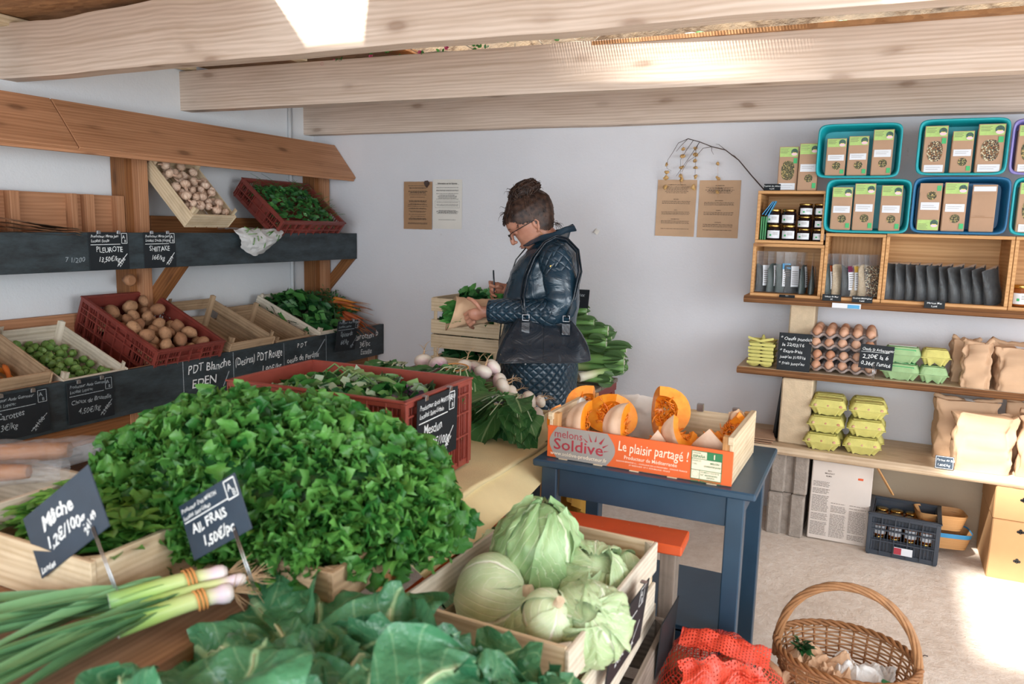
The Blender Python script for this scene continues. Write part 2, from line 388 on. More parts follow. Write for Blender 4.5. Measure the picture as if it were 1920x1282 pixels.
m = NT('chalk_mark'); a = m.noise(m.coord(), 260, 3, 0.7); m.set('Base Color', m.ramp(a, [(0.3, hexc('#b4bcbf')), (0.5, hexc('#e8ecec'))])); m.set('Roughness', 0.95)
m = NT('chalk_faint'); a = m.noise(m.coord(), 200, 3, 0.7); m.set('Base Color', m.ramp(a, [(0.3, hexc('#5f6c74')), (0.6, hexc('#a9b4b9'))])); m.set('Roughness', 0.95)
plain('ink', '#2b2522', 0.8); plain('ink_grey', '#6f6259', 0.8)
plain('red_plastic', '#7c3830', 0.42, 0.2, 8, bump=0.05); plain('red_plastic_bright', '#93463b', 0.38, 0.18, 8, bump=0.05)
plain('teal_plastic', '#0f9aa3', 0.45, 0.06); plain('blue_plastic', '#17638f', 0.45, 0.06); plain('lilac_plastic', '#7f78b8', 0.3, 0.06)
plain('black_plastic', '#39404a', 0.35, 0.15)
plain('kraft', '#b18f74', 0.85, 0.07, 9, bump=0.25, bscale=34); plain('kraft_light', '#c7a484', 0.85, 0.07, 9, bump=0.5, bscale=14)
plain('kraft_paper', '#a5805f', 0.85, 0.08, 12, bump=0.3); plain('white_paper', '#d9d4cc', 0.85, 0.04, 10); plain('label_white', '#dadde2', 0.7, 0.03)
plain('cardboard', '#c79b6c', 0.85, 0.06, 8); plain('cardboard_print', '#d8cdc4', 0.8, 0.05, 6)
plain('card_brown', '#8d6248', 0.85, 0.1, 12)
plain('label_green', '#a9c873', 0.6, 0.12, 40); plain('logo_green', '#3fae6a', 0.6, 0.04); plain('label_art', '#3b5a4e', 0.6, 0.6, 140); plain('art_pink', '#e6c4cd', 0.6, 0.1); plain('art_yellow', '#d8cf55', 0.6, 0.1)
m = NT('dried_herbs'); v = m.n('ShaderNodeTexVoronoi', {'Vector': m.coord(), 'Scale': 260.0}).outputs['Color']; s_ = m.n('ShaderNodeSeparateColor', {0: v}).outputs[0]
m.set('Base Color', m.ramp(s_, [(0.2, hexc('#2e2a1c')), (0.5, hexc('#6d6338')), (0.75, hexc('#4b5738')), (0.92, hexc('#c2a869'))])); m.set('Roughness', 0.6)
m = NT('dried_flowers'); v = m.n('ShaderNodeTexVoronoi', {'Vector': m.coord(), 'Scale': 220.0}).outputs['Color']; s_ = m.n('ShaderNodeSeparateColor', {0: v}).outputs[0]
m.set('Base Color', m.ramp(s_, [(0.2, hexc('#302018')), (0.45, hexc('#8a5a2b')), (0.7, hexc('#5b5f4a')), (0.9, hexc('#d1c5a4'))])); m.set('Roughness', 0.6)
m = NT('dark_seaweed'); v = m.n('ShaderNodeTexVoronoi', {'Vector': m.coord(), 'Scale': 120.0}).outputs['Color']; s_ = m.n('ShaderNodeSeparateColor', {0: v}).outputs[0]
m.set('Base Color', m.ramp(s_, [(0.3, hexc('#0d0f11')), (0.8, hexc('#2a2a29'))])); m.set('Roughness', 0.5); m.set('Specular IOR Level', 0.25)
plain('gold_lid', '#c9a45c', 0.25, 0.1, 8, metal=1.0); plain('jam_dark', '#1c1114', 0.15, 0.2); plain('honey', '#8a4a1d', 0.15, 0.2)
plain('brass', '#c99a4a', 0.3, 0.1, metal=1.0); plain('steel', '#b9bcc0', 0.3, 0.1, metal=1.0)
m = NT('clear_plastic'); m.set('Base Color', (0.35, 0.37, 0.39, 1)); m.set('Roughness', 0.15); m.set('Alpha', 0.13); m.set('Specular IOR Level', 0.9); m.bump(m.noise(m.coord(), 30, 4), 0.6, 0.01)
m = NT('milky_plastic'); m.set('Base Color', hexc('#e4e4e2')); m.set('Roughness', 0.3); m.set('Alpha', 0.82); m.bump(m.noise(m.coord(), 40, 5), 0.7, 0.01)
m = NT('lens_glass'); m.set('Base Color', (0.95, 0.97, 1, 1)); m.set('Roughness', 0.03); m.set('Alpha', 0.12); m.set('Specular IOR Level', 0.8)
m = NT('red_net'); m.set('Base Color', hexc('#d8402f')); m.set('Roughness', 0.45); m.set('Subsurface Weight', 0.0)
m = NT('net_weave'); uv = m.n('ShaderNodeUVMap').outputs[0]; sp = m.n('ShaderNodeSeparateXYZ', {0: uv})
wob = m.math('MULTIPLY', m.noise(uv, 14, 2), 1.8)
a = m.math('SINE', m.math('ADD', m.math('MULTIPLY', sp.outputs[0], 300.0), wob)); b = m.math('SINE', m.math('ADD', m.math('MULTIPLY', sp.outputs[1], 620.0), m.math('MULTIPLY', sp.outputs[0], 70.0)))
al = m.math('MAXIMUM', m.math('GREATER_THAN', a, 0.74), m.math('GREATER_THAN', b, 0.52))
m.set('Alpha', al); m.set('Base Color', hexc('#d5422f')); m.set('Roughness', 0.4)
m = NT('egg_shell'); g = m.n('ShaderNodeObjectInfo').outputs['Random']; m.set('Base Color', m.ramp(g, [(0.0, hexc('#b9805f')), (1.0, hexc('#dcb093'))])); m.set('Roughness', 0.5); m.set('Subsurface Weight', 0.05)
plain('pulp_grey', '#b7aaa6', 0.9, 0.08, 30, bump=0.5, bscale=160); plain('pulp_yellow', '#cdc673', 0.9, 0.08, 30, bump=0.4, bscale=160); plain('pulp_green', '#9dbd8a', 0.9, 0.08, 30, bump=0.4, bscale=160)
plain('plaster_block', '#cdb89a', 0.95, 0.1, 30, bump=0.6, bscale=140); plain('cinder', '#9c9187', 0.98, 0.22, 30, bump=1.0, bscale=110)
# vegetables
m = NT('potato_skin'); co = m.coord(); g = m.n('ShaderNodeObjectInfo').outputs['Random']
c = m.mix(g, hexc('#b48a66'), hexc('#94684a')); n_ = m.noise(co, 55, 5, 0.7); c = m.mix(m.ramp(n_, [(0.5, (0, 0, 0)), (0.7, (0.7, 0.7, 0.7))]), c, hexc('#6b4a34'))
m.set('Base Color', c); m.set('Roughness', 0.8); m.bump(n_, 0.3, 0.003)
m = NT('garlic_skin'); uv = m.n('ShaderNodeUVMap').outputs[0]; st = m.noise(m.n('ShaderNodeMapping', {'Vector': uv, 'Scale': (40, 2, 1)}).outputs[0], 1.0, 3)
g = m.n('ShaderNodeObjectInfo').outputs['Random']; m.set('Base Color', m.mix(g, m.ramp(st, [(0.35, hexc('#b98e76')), (0.6, hexc('#e3cdb8'))]), m.ramp(st, [(0.35, hexc('#a37a60')), (0.6, hexc('#d6b79c'))]))); m.set('Roughness', 0.55)
leafmat('sprout_leaf', '#4f7a35', '#86a959', rough=0.45, trans=0.1)
leafmat('kale_leaf', '#256a2c', '#74b455', rough=0.32, trans=0.3, bscale=200, bump=0.5)
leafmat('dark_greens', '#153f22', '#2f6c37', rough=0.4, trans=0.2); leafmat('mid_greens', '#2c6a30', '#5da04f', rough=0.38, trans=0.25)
leafmat('light_greens', '#4f8a3c', '#a3c487', rough=0.38, trans=0.25); leafmat('purple_greens', '#3b2a3f', '#6d4f6e', rough=0.4, trans=0.15)
leafmat('herb_greens', '#24582c', '#4f8d42', rough=0.45, trans=0.2); leafmat('mache_leaf', '#357a30', '#86bf5c', rough=0.35, trans=0.25)
leafmat('turnip_leaf', '#2f6636', '#5f9455', vein='#9fbd8a', rough=0.42, trans=0.2)
leafmat('chard_leaf', '#2f6b4a', '#55946a', vein='#9cc497', rough=0.3, trans=0.12, bscale=26, bump=0.9, vs=.28, bd=.014)
leafmat('carrot_top', '#1f4f26', '#3d7a35', rough=0.5, trans=0.15)
leafmat('leek_leaf', '#2f5538', '#6b8b52', rough=0.4, trans=0.1); leafmat('garlic_leaf', '#3e7a55', '#7fae78', rough=0.35, trans=0.15, bscale=25)
def stalk(name, stops):
    m = NT(name); uv = m.n('ShaderNodeUVMap').outputs[0]; sp = m.n('ShaderNodeSeparateXYZ', {0: uv})
    st = m.noise(m.n('ShaderNodeMapping', {'Vector': uv, 'Scale': (2, 70, 1)}).outputs[0], 1.0, 2)
    f = m.math('ADD', sp.outputs[0], m.math('MULTIPLY', m.math('SUBTRACT', st, 0.5), 0.06))
    m.set('Base Color', m.ramp(f, [(p, hexc(c)) for p, c in stops])); m.set('Roughness', 0.38); return m
stalk('leek_stalk', [(0.0, '#e6e1cf'), (0.16, '#e3e3c0'), (0.3, '#b7c987'), (0.45, '#6f9a55')])
stalk('garlic_stalk', [(0.0, '#e9e4e0'), (0.05, '#dccbd8'), (0.1, '#c9d69a'), (0.3, '#9ec16a'), (0.5, '#5d9462')])
plain('chard_rib', '#c9d6b0', 0.35, 0.08); plain('root_hair', '#b99b78', 0.85, 0.2); plain('twine', '#c98c4f', 0.8, 0.2)
plain('leek_root', '#a58a64', 0.9, 0.2)
m = NT('turnip_skin'); sp = m.n('ShaderNodeSeparateXYZ', {0: m.n('ShaderNodeTexCoord').outputs['Object']}); nn = m.noise(m.coord(), 30, 3)
f = m.math('ADD', m.math('MULTIPLY', sp.outputs[2], 14.0), m.math('MULTIPLY', nn, 0.5))
m.set('Base Color', m.ramp(f, [(0.05, hexc('#e6ddcf')), (0.3, hexc('#dcc8c4')), (0.6, hexc('#9c6385'))])); m.set('Roughness', 0.35); m.set('Subsurface Weight', 0.08)
m = NT('carrot_skin'); g = m.n('ShaderNodeObjectInfo').outputs['Random']; m.set('Base Color', m.ramp(g, [(0.0, hexc('#c56a2c')), (0.45, hexc('#d98e2f')), (1.0, hexc('#a6432a'))])); m.set('Roughness', 0.6); m.bump(m.noise(m.coord('Object', (1, 1, 1)), 90, 3), 0.4, 0.002)
m = NT('squash_flesh'); m.set('Base Color', m.ramp(m.noise(m.coord(), 30, 4), [(0.3, hexc('#ee8412')), (0.7, hexc('#f9a432'))])); m.set('Roughness', 0.35); m.set('Subsurface Weight', 0.1); m.set('Subsurface Radius', (0.02, 0.01, 0.003)); m.bump(m.noise(m.coord(), 60, 3), 0.2, 0.003)
m = NT('squash_fibre'); m.set('Base Color', m.ramp(m.noise(m.coord(), 60, 4), [(0.3, hexc('#d9640d')), (0.7, hexc('#f79a2b'))])); m.set('Roughness', 0.3)
m = NT('squash_skin'); m.set('Base Color', m.ramp(m.noise(m.coord('Object', (1, 1, 1)), 9, 6, 0.7), [(0.3, hexc('#d8ae8c')), (0.7, hexc('#f0d6bd'))])); m.set('Roughness', 0.5)
plain('squash_seed', '#d9b884', 0.4, 0.1)
def cabb(name, ca, cb, vein):
    m = NT(name); n = m.noise(m.coord(), 11, 4); col = m.ramp(n, [(0.3, hexc(ca)), (0.7, hexc(cb))])
    uv = m.n('ShaderNodeUVMap').outputs[0]; sp = m.n('ShaderNodeSeparateXYZ', {0: uv}); wob = m.math('MULTIPLY', m.noise(m.coord(), 13, 4), 0.30)
    v = m.math('ABSOLUTE', m.math('ADD', m.math('SUBTRACT', sp.outputs[1], 0.65), wob))
    mid = m.ramp(v, [(0.0, (1, 1, 1)), (0.015, (0.9, 0.9, 0.9)), (0.04, (0, 0, 0))])
    sv = m.math('SINE', m.math('MULTIPLY', m.math('ADD', m.math('SUBTRACT', sp.outputs[0], m.math('MULTIPLY', v, 1.3)), wob), 40.0))
    side = m.ramp(sv, [(0.0, (0, 0, 0)), (0.86, (0, 0, 0)), (0.99, (0.38, 0.38, 0.38))])
    both = m.mix(1.0, mid, side, 'LIGHTEN'); m.set('Base Color', m.mix(both, col, hexc(vein))); m.set('Roughness', 0.42)
    m.set('Subsurface Weight', 0.06); m.bump(m.math('ADD', both, m.math('MULTIPLY', m.noise(m.coord(), 14, 4), 2.0)), 0.4, 0.006)
cabb('cabbage_green', '#9db987', '#c3d6aa', '#e2ead0'); cabb('cabbage_white', '#b7cd9f', '#d6e4bf', '#eef0df'); cabb('cabbage_outer', '#7fa46c', '#a9c792', '#d4e2bd'); cabb('cabbage_dark', '#4c7349', '#6f9464', '#a9c193')
# woman
m = NT('skin'); a = m.noise(m.coord(), 14, 4); m.set('Base Color', m.ramp(a, [(0.3, hexc('#a86e57')), (0.7, hexc('#c48e76'))])); m.set('Roughness', 0.45); m.set('Subsurface Weight', 0.08); m.set('Subsurface Radius', (0.012, 0.005, 0.003)); m.bump(m.noise(m.coord(), 150, 4), 0.15, 0.002)
plain('lips', '#8e4a48', 0.4); plain('eye_white', '#d8d2cc', 0.2); plain('brow', '#4a342a', 0.7)
m = NT('hair'); a = m.noise(m.coord(), 40, 3); m.set('Base Color', m.ramp(a, [(0.35, hexc('#201512')), (0.7, hexc('#4f392e'))])); m.set('Roughness', 0.5); m.set('Specular IOR Level', 0.35)
def leather(name, c, quilt=0.0, q=26.0, rough=0.33):
    m = NT(name); c = hexc(c); co = m.coord(); m.set('Base Color', m.ramp(m.noise(co, 6, 4), [(0.3, mul(c, 0.75)), (0.7, mul(c, 1.3))])); m.set('Roughness', rough); m.set('Specular IOR Level', 0.6)
    h = m.noise(co, 9, 4, 0.6, 1.0)
    if quilt:
        uv = m.n('ShaderNodeUVMap').outputs[0]; sp = m.n('ShaderNodeSeparateXYZ', {0: uv})
        A = m.math('ABSOLUTE', m.math('SINE', m.math('MULTIPLY', m.math('ADD', sp.outputs[0], sp.outputs[1]), q*pi)))
        B = m.math('ABSOLUTE', m.math('SINE', m.math('MULTIPLY', m.math('SUBTRACT', sp.outputs[0], sp.outputs[1]), q*pi)))
        Q = m.math('POWER', m.math('MINIMUM', A, B), 0.45); h = m.math('ADD', m.math('MULTIPLY', h, 0.5), m.math('MULTIPLY', Q, quilt))
    m.bump(h, 0.6, 0.012)
leather('coat_leather', '#1e3645', rough=.25); leather('coat_quilted', '#1e3645', 1.0, rough=.3); leather('bag_leather', '#18242e', rough=0.27)
plain('trouser', '#1c2026', 0.8); plain('shoe_white', '#b9b7b2', 0.6); plain('shoe_sole', '#1b1b1c', 0.6); plain('black_gloss', '#15171a', 0.25); plain('pen_black', '#16222c', 0.3)
plain('cloth_yellow', '#e4d3a2', 0.9, 0.1, 6, bump=0.3, bscale=200); plain('cloth_ochre', '#b88a35', 0.9, 0.15, 6, bump=0.3, bscale=120)
plain('wicker', '#a0744c', 0.6, 0.25, 30, bump=0.3); plain('wicker_dark', '#8f6038', 0.6, 0.25, 30, bump=0.3)
plain('terracotta', '#c0693f', 0.85, 0.15, 20); plain('blossom', '#c8527a', 0.6, 0.2); plain('twig', '#4a3a34', 0.8, 0.2); plain('grey_twig', '#8d8577', 0.8, 0.2); plain('shell', '#c89f63', 0.35, 0.35, 90)
plain('bread_crust', '#9a6433', 0.6, 0.25, 14); plain('blue_card', '#3b93c4', 0.4, 0.1); plain('book_green', '#3f8a55', 0.5, 0.2)
plain('sun_orange', '#e2642a', 0.6, 0.06, 6); plain('print_grey', '#9c9690', 0.6, 0.05); plain('print_red', '#a5323f', 0.6); plain('print_cream', '#f0dfc6', 0.7); plain('print_green', '#2f7f4f', 0.6); plain('orange_sticker', '#d5562a', 0.5)
m = NT('clear_wrap'); m.set('Base Color', (0.55, 0.56, 0.58, 1)); m.set('Roughness', 0.12); m.set('Alpha', 0.2); m.set('Specular IOR Level', 1.0); m.bump(m.noise(m.coord(), 45, 5), 0.9, 0.02)
m = NT('net_dense'); uv = m.n('ShaderNodeUVMap').outputs[0]; sp = m.n('ShaderNodeSeparateXYZ', {0: uv})
a = m.math('SINE', m.math('MULTIPLY', sp.outputs[0], 700.0)); b_ = m.math('SINE', m.math('ADD', m.math('MULTIPLY', sp.outputs[1], 900.0), m.math('MULTIPLY', sp.outputs[0], 300.0)))
m.set('Alpha', m.math('MAXIMUM', m.math('GREATER_THAN', a, -0.1), m.math('GREATER_THAN', b_, 0.1))); m.set('Base Color', hexc('#dd4a33')); m.set('Roughness', 0.4)
leafmat('frost_greens', '#5c8a5c', '#b9cdb2', rough=0.3, trans=0.2)
def chain(o):
    m = o.matrix_basis.copy()
    return chain(o.parent) @ o.matrix_parent_inverse @ m if o.parent else m
def wobj(mb, name, mats, parent):
    """a part whose vertices were given in room coordinates"""
    o = mb.obj(name, mats, parent); o.matrix_parent_inverse = chain(parent).inverted(); return o
def wwrite(name, lines, M, mat, parent, shapes=None):
    o = writing(name, lines, M, mat, parent, shapes=shapes); o.matrix_parent_inverse = chain(parent).inverted(); return o
XL = -3.42; YB = 4.14
# ------------------------------------------------------------------ room shell
def fz(x, y):
    t = max(0, min(1, (y-3.15)/0.5)); t = t*t*(3-2*t); s = max(0, min(1, (x+0.75)/0.3)); return 0.055*t*s
b = MB()
b.grid(lambda u, v: V3((-3.5+u*7.0, -2.6+v*7.0, 0)) + V3((0, 0, fz(-3.5+u*7.0, -2.6+v*7.0)+0.006*mn.noise(V3((u*26, v*26, 0))))), 120, 120)
struct('floor', b, 'sand_floor')
b = MB(); b.box((XL-0.1, 0.9, 1.2), (0.2, 7.0, 2.6), bev=0); struct('wall_left', b, 'wall_white')
b = MB(); b.box((-0.2, YB+0.1, 1.36), (6.6, 0.2, 1.82), bev=0); b.box((-1.95, YB+0.099, 0.22), (3.1, 0.2, 0.5), bev=0); struct("wall_back", b, "wall_tinted")
b = MB(); b.grid(lambda u, v: V3((-0.42+u*3.6, YB+0.02+0.03*mn.noise(V3((u*14, v*5, 3))), 0.46*v)), 50, 14); struct("wall_back_rubble", b, 'wall_rubble')
b = MB(); b.grid(lambda u, v: V3((-3.5+u*7.0, 4.22+0.06*mn.noise(V3((u*22, v*9, 1)))+0.03*mn.noise(V3((u*60, v*26, 1))), 2.2+v*1.3)), 160, 34); struct('wall_back_stone', b, 'stone')
def beam_mesh(xa, ya, xb, yb, z0, z1, th, seed, wave=0.0):
    """a sawn beam whose top keeps the wavy edge of the tree"""
    b = MB(); N = 90; off = seed*3.3
    def sec(u):
        x = xa+(xb-xa)*u; y = ya+(yb-ya)*u; w = wave*(mn.noise(V3((u*9+seed, 0, 0)))+0.6*mn.noise(V3((u*23+seed, 5, 0)))); w2 = 0.004*mn.noise(V3((u*14, seed, 2)))
        return x, y, z0+w2+ (0.25*w if wave else 0), z1+w
    def P(u, v):
        x, y, a, c = sec(u); k = int(round(v*4)) % 4
        return V3([(x, y, a), (x, y, c), (x+0.0, y+th, c), (x, y+th, a)][k])
    for k in range(4):
        def Q(u, v, k=k): return P(u, (k+v)/4)
        b.grid(Q, N, 1, sm=False, flip=True, uvf=lambda u, v, k=k: (u*(xb-xa)+off, off+k*0.4+v*(0.22 if k % 2 == 0 else th)))
    for e in (0, 1):
        i = [b.p(P(e, k/4)) for k in range(4)]; b.face(i if e else i[::-1], [(off, off), (off, off+.2), (off+.02, off+.2), (off+.02, off)])
    return b
struct('trim_1', beam_mesh(-3.45, 2.12, 3.1, 2.225, 2.06, 2.285, 0.075, 1, 0.022), 'beam_wood')
struct('trim_2', beam_mesh(-3.43, 3.065, 3.1, 3.25, 2.062, 2.262, 0.075, 2), 'beam_wood')
struct('trim_3', beam_mesh(-3.43, 4.045, 3.1, 4.07, 2.048, 2.235, 0.075, 3), 'beam_wood')
struct('trim_0', beam_mesh(-3.45, 1.10, 3.1, 1.32, 2.06, 2.285, 0.075, 4), 'beam_wood')
# roof: chipboard sheets laid on the beams, with unseen gaps shaped to throw the sun patches
b = MB(); ZR = 2.31
def sheet(x0, x1, y0, y1, z=ZR): b.box(((x0+x1)/2, (y0+y1)/2, z+0.01), (x1-x0, y1-y0, 0.018), bev=0)
def poly(pts):
    lo = [b.p((x, y, ZR)) for x, y in pts]; hi = [b.p((x, y, ZR+.018)) for x, y in pts]; n = len(pts); b.face(lo[::-1]); b.face(hi)
    for i in range(n): b.face((lo[i], lo[(i+1) % n], hi[(i+1) % n], hi[i]))
sheet(-3.45, 3.2, -2.3, 1.12)
sheet(-3.45, -0.10, 1.12, 1.955); sheet(0.95, 3.2, 1.12, 2.53)
sheet(-3.45, -2.10, 1.955, 4.2); sheet(-1.40, -0.10, 1.955, 2.30); sheet(-2.10, -0.10, 2.20, 2.53)
poly([(-2.10, 1.955), (-1.86, 1.955), (-2.04, 2.20), (-2.10, 2.20)]); poly([(-1.63, 1.955), (-1.40, 1.955), (-1.40, 2.20), (-1.50, 2.20)])
sheet(-2.10, 3.2, 2.53, 2.95)
sheet(-2.10, -1.80, 2.95, 3.12); sheet(0.10, 3.2, 2.95, 3.14)
xx = -1.80                      # thin laths added over the last strip to soften the second beam's sun patch
while xx < 0.10:
    f = 0.06+0.80*exp(-((xx+0.82)/0.36)**2)+0.10*mn.noise(V3((xx*5, 2, 0))); wl = 0.0115*(1-max(0.04, min(0.9, f))); b.box((xx+wl/2, 3.035, ZR+.005), (wl, 0.18, 0.006), bev=0); xx += 0.0115
struct('ceiling', b, 'osb')
b = MB(); b.box((0.50, 3.62, 2.252), (5.5, 0.98, 0.016), bev=0); struct('ceiling_ledge', b, 'osb')  # carries the pots; unseen panel added to keep sun off the back wall
b = MB()
for (x, y0, y1) in ((-3.36, 1.2, 3.1), (-2.62, 2.2, 3.1)): b.box((x, (y0+y1)/2, 2.287), (0.06, y1-y0, 0.04))
struct('trim_5', b, 'pale_crate')
b = MB(); b.tube([(XL+0.012, 3.90, 0.9), (XL+0.012, 3.90, 2.3)], 0.011, 8); b.tube([(XL+0.006, 3.935, 0.9), (XL+0.006, 3.935, 2.3)], 0.004, 6)
for z in (1.3, 1.9): b.box((XL+0.012, 3.90, z), (0.03, 0.035, 0.02))
struct('trim_4', b, 'wall_white')
# ------------------------------------------------------------------ wall rack on the left
rack = thing('display_rack', 'long stained wooden wall rack with sloping canopy and black chalkboard shelf fronts', 'rack', (-3.1, 2.4, 0))
for (y0, y1) in ((0.3, 2.218), (2.222, 4.135)):
    b = MB(); b.beam((-3.165, y0, 1.8785), (-3.165, y1, 1.8785), 0.27, 0.02, up=V3((0.21, 0, 0.17)), bev=0.003)
    wobj(b, 'canopy_board', 'rack_wood', rack)
b = MB(); b.box((-3.095, 2.2, 1.768), (0.02, 3.86, 0.022)); wobj(b, 'canopy_rail', 'rack_wood', rack)
for y in (2.675, 4.075):
    b = MB(); b.box((-3.37, y, 0.90), (0.095, 0.10, 1.80)); wobj(b, 'post', 'rack_dark', rack)
    b = MB(); b.box((-3.30, y+0.02, 0.90), (0.045, 0.055, 1.76)); wobj(b, 'post', 'rack_wood', rack)
    b = MB(); b.beam((-3.10, y+0.075, 1.29), (-3.40, y+0.075, 0.98), 0.055, 0.07, up=(1, 0, 1)); wobj(b, 'brace', 'rack_dark', rack)
b = MB(); b.box((-3.25, 2.2, 1.395), (0.33, 3.86, 0.02)); wobj(b, 'upper_shelf', 'rack_dark', rack)
b = MB(); b.box((-3.080, 2.2, 1.343), (0.022, 3.87, 0.165)); uf = wobj(b, 'upper_chalkboard', 'chalkboard', rack); uf['label'] = 'black chalkboard front of the upper shelf'
b = MB(); b.beam((-2.895, 0.35, 0.735), (-2.895, 0.36, 0.735), 0.01, 0.01)
b = MB(); b.grid(lambda u, v: V3((-2.893-0.51*u, 0.3+3.83*v, 0.722+0.208*u)), 1, 1, sm=False, flip=True, uvf=lambda u, v: (v*3.8, u*.5)); b.grid(lambda u, v: V3((-2.893-0.51*u, 0.3+3.83*v, 0.704+0.208*u)), 1, 1, sm=False, uvf=lambda u, v: (v*3.8, u*.5))
wobj(b, 'lower_shelf', 'rack_dark', rack)
b = MB(); b.box((-2.871, 2.2, 0.748), (0.022, 3.87, 0.195)); lf = wobj(b, 'lower_chalkboard', 'chalkboard', rack); lf['label'] = 'black chalkboard front of the lower shelf'
b = MB(); b.box((-2.888, 2.2, 0.838), (0.014, 3.86, 0.016)); wobj(b, 'edge_strip', 'rack_wood', rack)
b = MB(); b.box((-2.92, 2.2, 0.60), (0.03, 3.86, 0.09)); b.box((-3.15, 2.2, 0.30), (0.5, 3.8, 0.02)); wobj(b, 'lower_rail', 'rack_dark', rack)
for y in (1.0, 2.3, 4.06):
    b = MB(); b.box((-2.93, y, 0.33), (0.06, 0.07, 0.66)); wobj(b, 'leg', 'rack_wood', rack)
b = MB(); b.box((-3.375, 1.46, 1.50), (0.02, 2.3, 0.19)); wobj(b, 'back_panel', 'rack_wood', rack)
for y in (1.5, 2.0, 2.09, 2.36, 2.44, 2.60):
    b = MB(); b.box((-3.345, y, 1.50), (0.045, 0.04 if y in (2.09, 2.44, 2.60) else 0.03, 0.19)); wobj(b, 'batten', 'rack_wood', rack)
b = MB(); b.box((-3.39, 1.46, 0.99), (0.025, 2.3, 0.10)); wobj(b, 'back_panel', 'rack_wood', rack)
b = MB(); b.box((-3.375, 3.2, 1.42), (0.02, 0.8, 0.17)); wobj(b, 'back_panel', 'rack_dark', rack)
b = MB(); b.lathe([(0.012, 0), (0.012, 0.02), (0.028, 0.03), (0.03, 0.05), (0.02, 0.06)], 14, M=TRS((-3.33, 2.60, 1.19), (0, pi/2, 0))); wobj(b, 'knob', 'rack_wood', rack)
# chalk writing on the lower fascia: frame with X along +y, Y up, facing the aisle
FL = frame((-2.8598, 0, 0), (0, 1, 0), (0, 0, 1)); FU = frame((-3.0688, 0, 0), (0, 1, 0), (0, 0, 1))
J = dict(jit=0.7, shear=0.12, bold=0.004)
shp = [seg(2.52, 0.66, 2.52, 0.84, .004), seg(2.83, 0.66, 2.83, 0.84, .004), seg(3.195, 0.66, 3.195, 0.84, .003), seg(3.55, 0.66, 3.55, 0.84, .003), seg(2.76, 0.68, 2.80, 0.75, .006), seg(3.44, 0.72, 3.54, 0.82, .006)]
for ls_ in ([('PDT Blanche', .058, 2.545, .775, dict(J, fit=.265)), ('EDEN', .060, 2.565, .705, J)], [('(Desirea)', .056, 2.84, .77, dict(J, fit=.135))], [('PDT Rouge', .062, 2.99, .772, dict(J, fit=.19)), ('1.80€/kg', .052, 3.02, .70, dict(J, fit=.15))],
    [('PDT', .034, 3.30, .80, dict(J, space=1.5)), ('oeufs de Perdrix', .045, 3.215, .725, dict(J, fit=.27))], [('Carotten b', .052, 3.80, .775, dict(J, fit=.27)), ('3€/pc', .048, 3.87, .725, J), ('Estelle', .046, 3.88, .675, J)]):
    wwrite('chalk_writing', ls_, FL, 'chalk_mark', lf)
for q_ in shp: wwrite('chalk_line', [], FL, 'chalk_faint', lf, [q_])
wwrite('chalk_smudge', [('7 1/200', .03, 2.12, 1.30, J)], FU, 'chalk_faint', uf)
# ------------------------------------------------------------------ price slates
def slate(name, label, M, w, h, lines, shapes=None, mat='slate_tag', clips=(0.25, 0.75), chalk='chalk_mark', stick=None, group=None):
    """M: frame at the slate's lower left corner, X right, Y up, Z towards the reader"""
    o = V3(M.translation); t = thing(name, label, 'price sign', o, group=group); W_ = M
    b = MB(); b.M = W_; b.box((w/2, h/2, -0.0015), (w, h, 0.003), bev=0.0008); bd = wobj(b, 'board', mat, t)
    if lines or shapes: wwrite('chalk_writing', lines, W_, chalk, bd, shapes)
    for c in clips:
        b = MB(); b.M = W_; b.box((w*c, h-0.002, 0.0015), (0.018, 0.012, 0.002), bev=.0005); b.box((w*c, h+0.005, -0.004), (0.014, 0.004, 0.016), bev=.0005); wobj(b, 'clip', 'steel', t)
    if stick:
        b = MB(); b.M = W_; (x, l) = stick; b.tube([(x, 0.02, 0.002), (x+0.003, -l, 0.0)], 0.0013, 6, mi=0); b.tube([(x+0.006, 0.02, 0.002), (x+0.009, -l, 0.0)], 0.0013, 6, mi=0); wobj(b, 'stake', 'steel', t)
    return t
def tagtext(w, h, title, price, num, prod='Producteur : Martin Jean', loc='Localité : Saint', fl=0.0):
    k = h
    L = [(prod, k*.105, w*.05, h*.86, dict(jit=.6, shear=.15, sx=.8)), (loc, k*.105, w*.05, h*.74, dict(jit=.6, shear=.15, sx=.8)), (title, k*.2, w*.16, h*.47, dict(jit=.7, sx=.85)), (price, k*.19, w*.2, h*.22, dict(jit=.7, shear=.2, sx=.85)),
         (num, k*.14, w*.74, h*.06, dict(jit=.5, rot=.8)), ('A', k*.13, w*.835, h*.83, {}), ('B', k*.1, w*.885, h*.73, {})]
    sh = [seg(w*.04, h*.67, w*.78, h*.68, k*.016), seg(w*.68, h*.08, w*.95, h*.42, k*.018)] + rectline(w*.82, h*.70, w*.96, h*.97, k*.014)
    return L, sh
L, sh = tagtext(.196, .165, 'PLEUROTE', '13,50€/kg', '2356', 'Producteur: Martin Jean', 'Localité: Doulle')
slate('price_sign', 'small black price slate reading PLEUROTE clipped to the upper shelf front', frame((-3.066, 2.232, 1.262), (0, 1, 0), (0, 0, 1)), .196, .165, L, sh)
L, sh = tagtext(.180, .165, 'SHIITAKE', '16€/kg', '2209', 'Producteur: Martin Jean', 'Localité: Doulle (Vergny)')
slate('price_sign', 'small black price slate reading SHIITAKE clipped to the upper shelf front', frame((-3.066, 2.508, 1.262), (0, 1, 0), (0, 0, 1)), .180, .165, L, sh)
L, sh = tagtext(.205, .17, 'Choux de Bruxelle', '4,50€/kg', '23480', 'Producteur: Aude Guermeur', 'Localité: Lopérec')
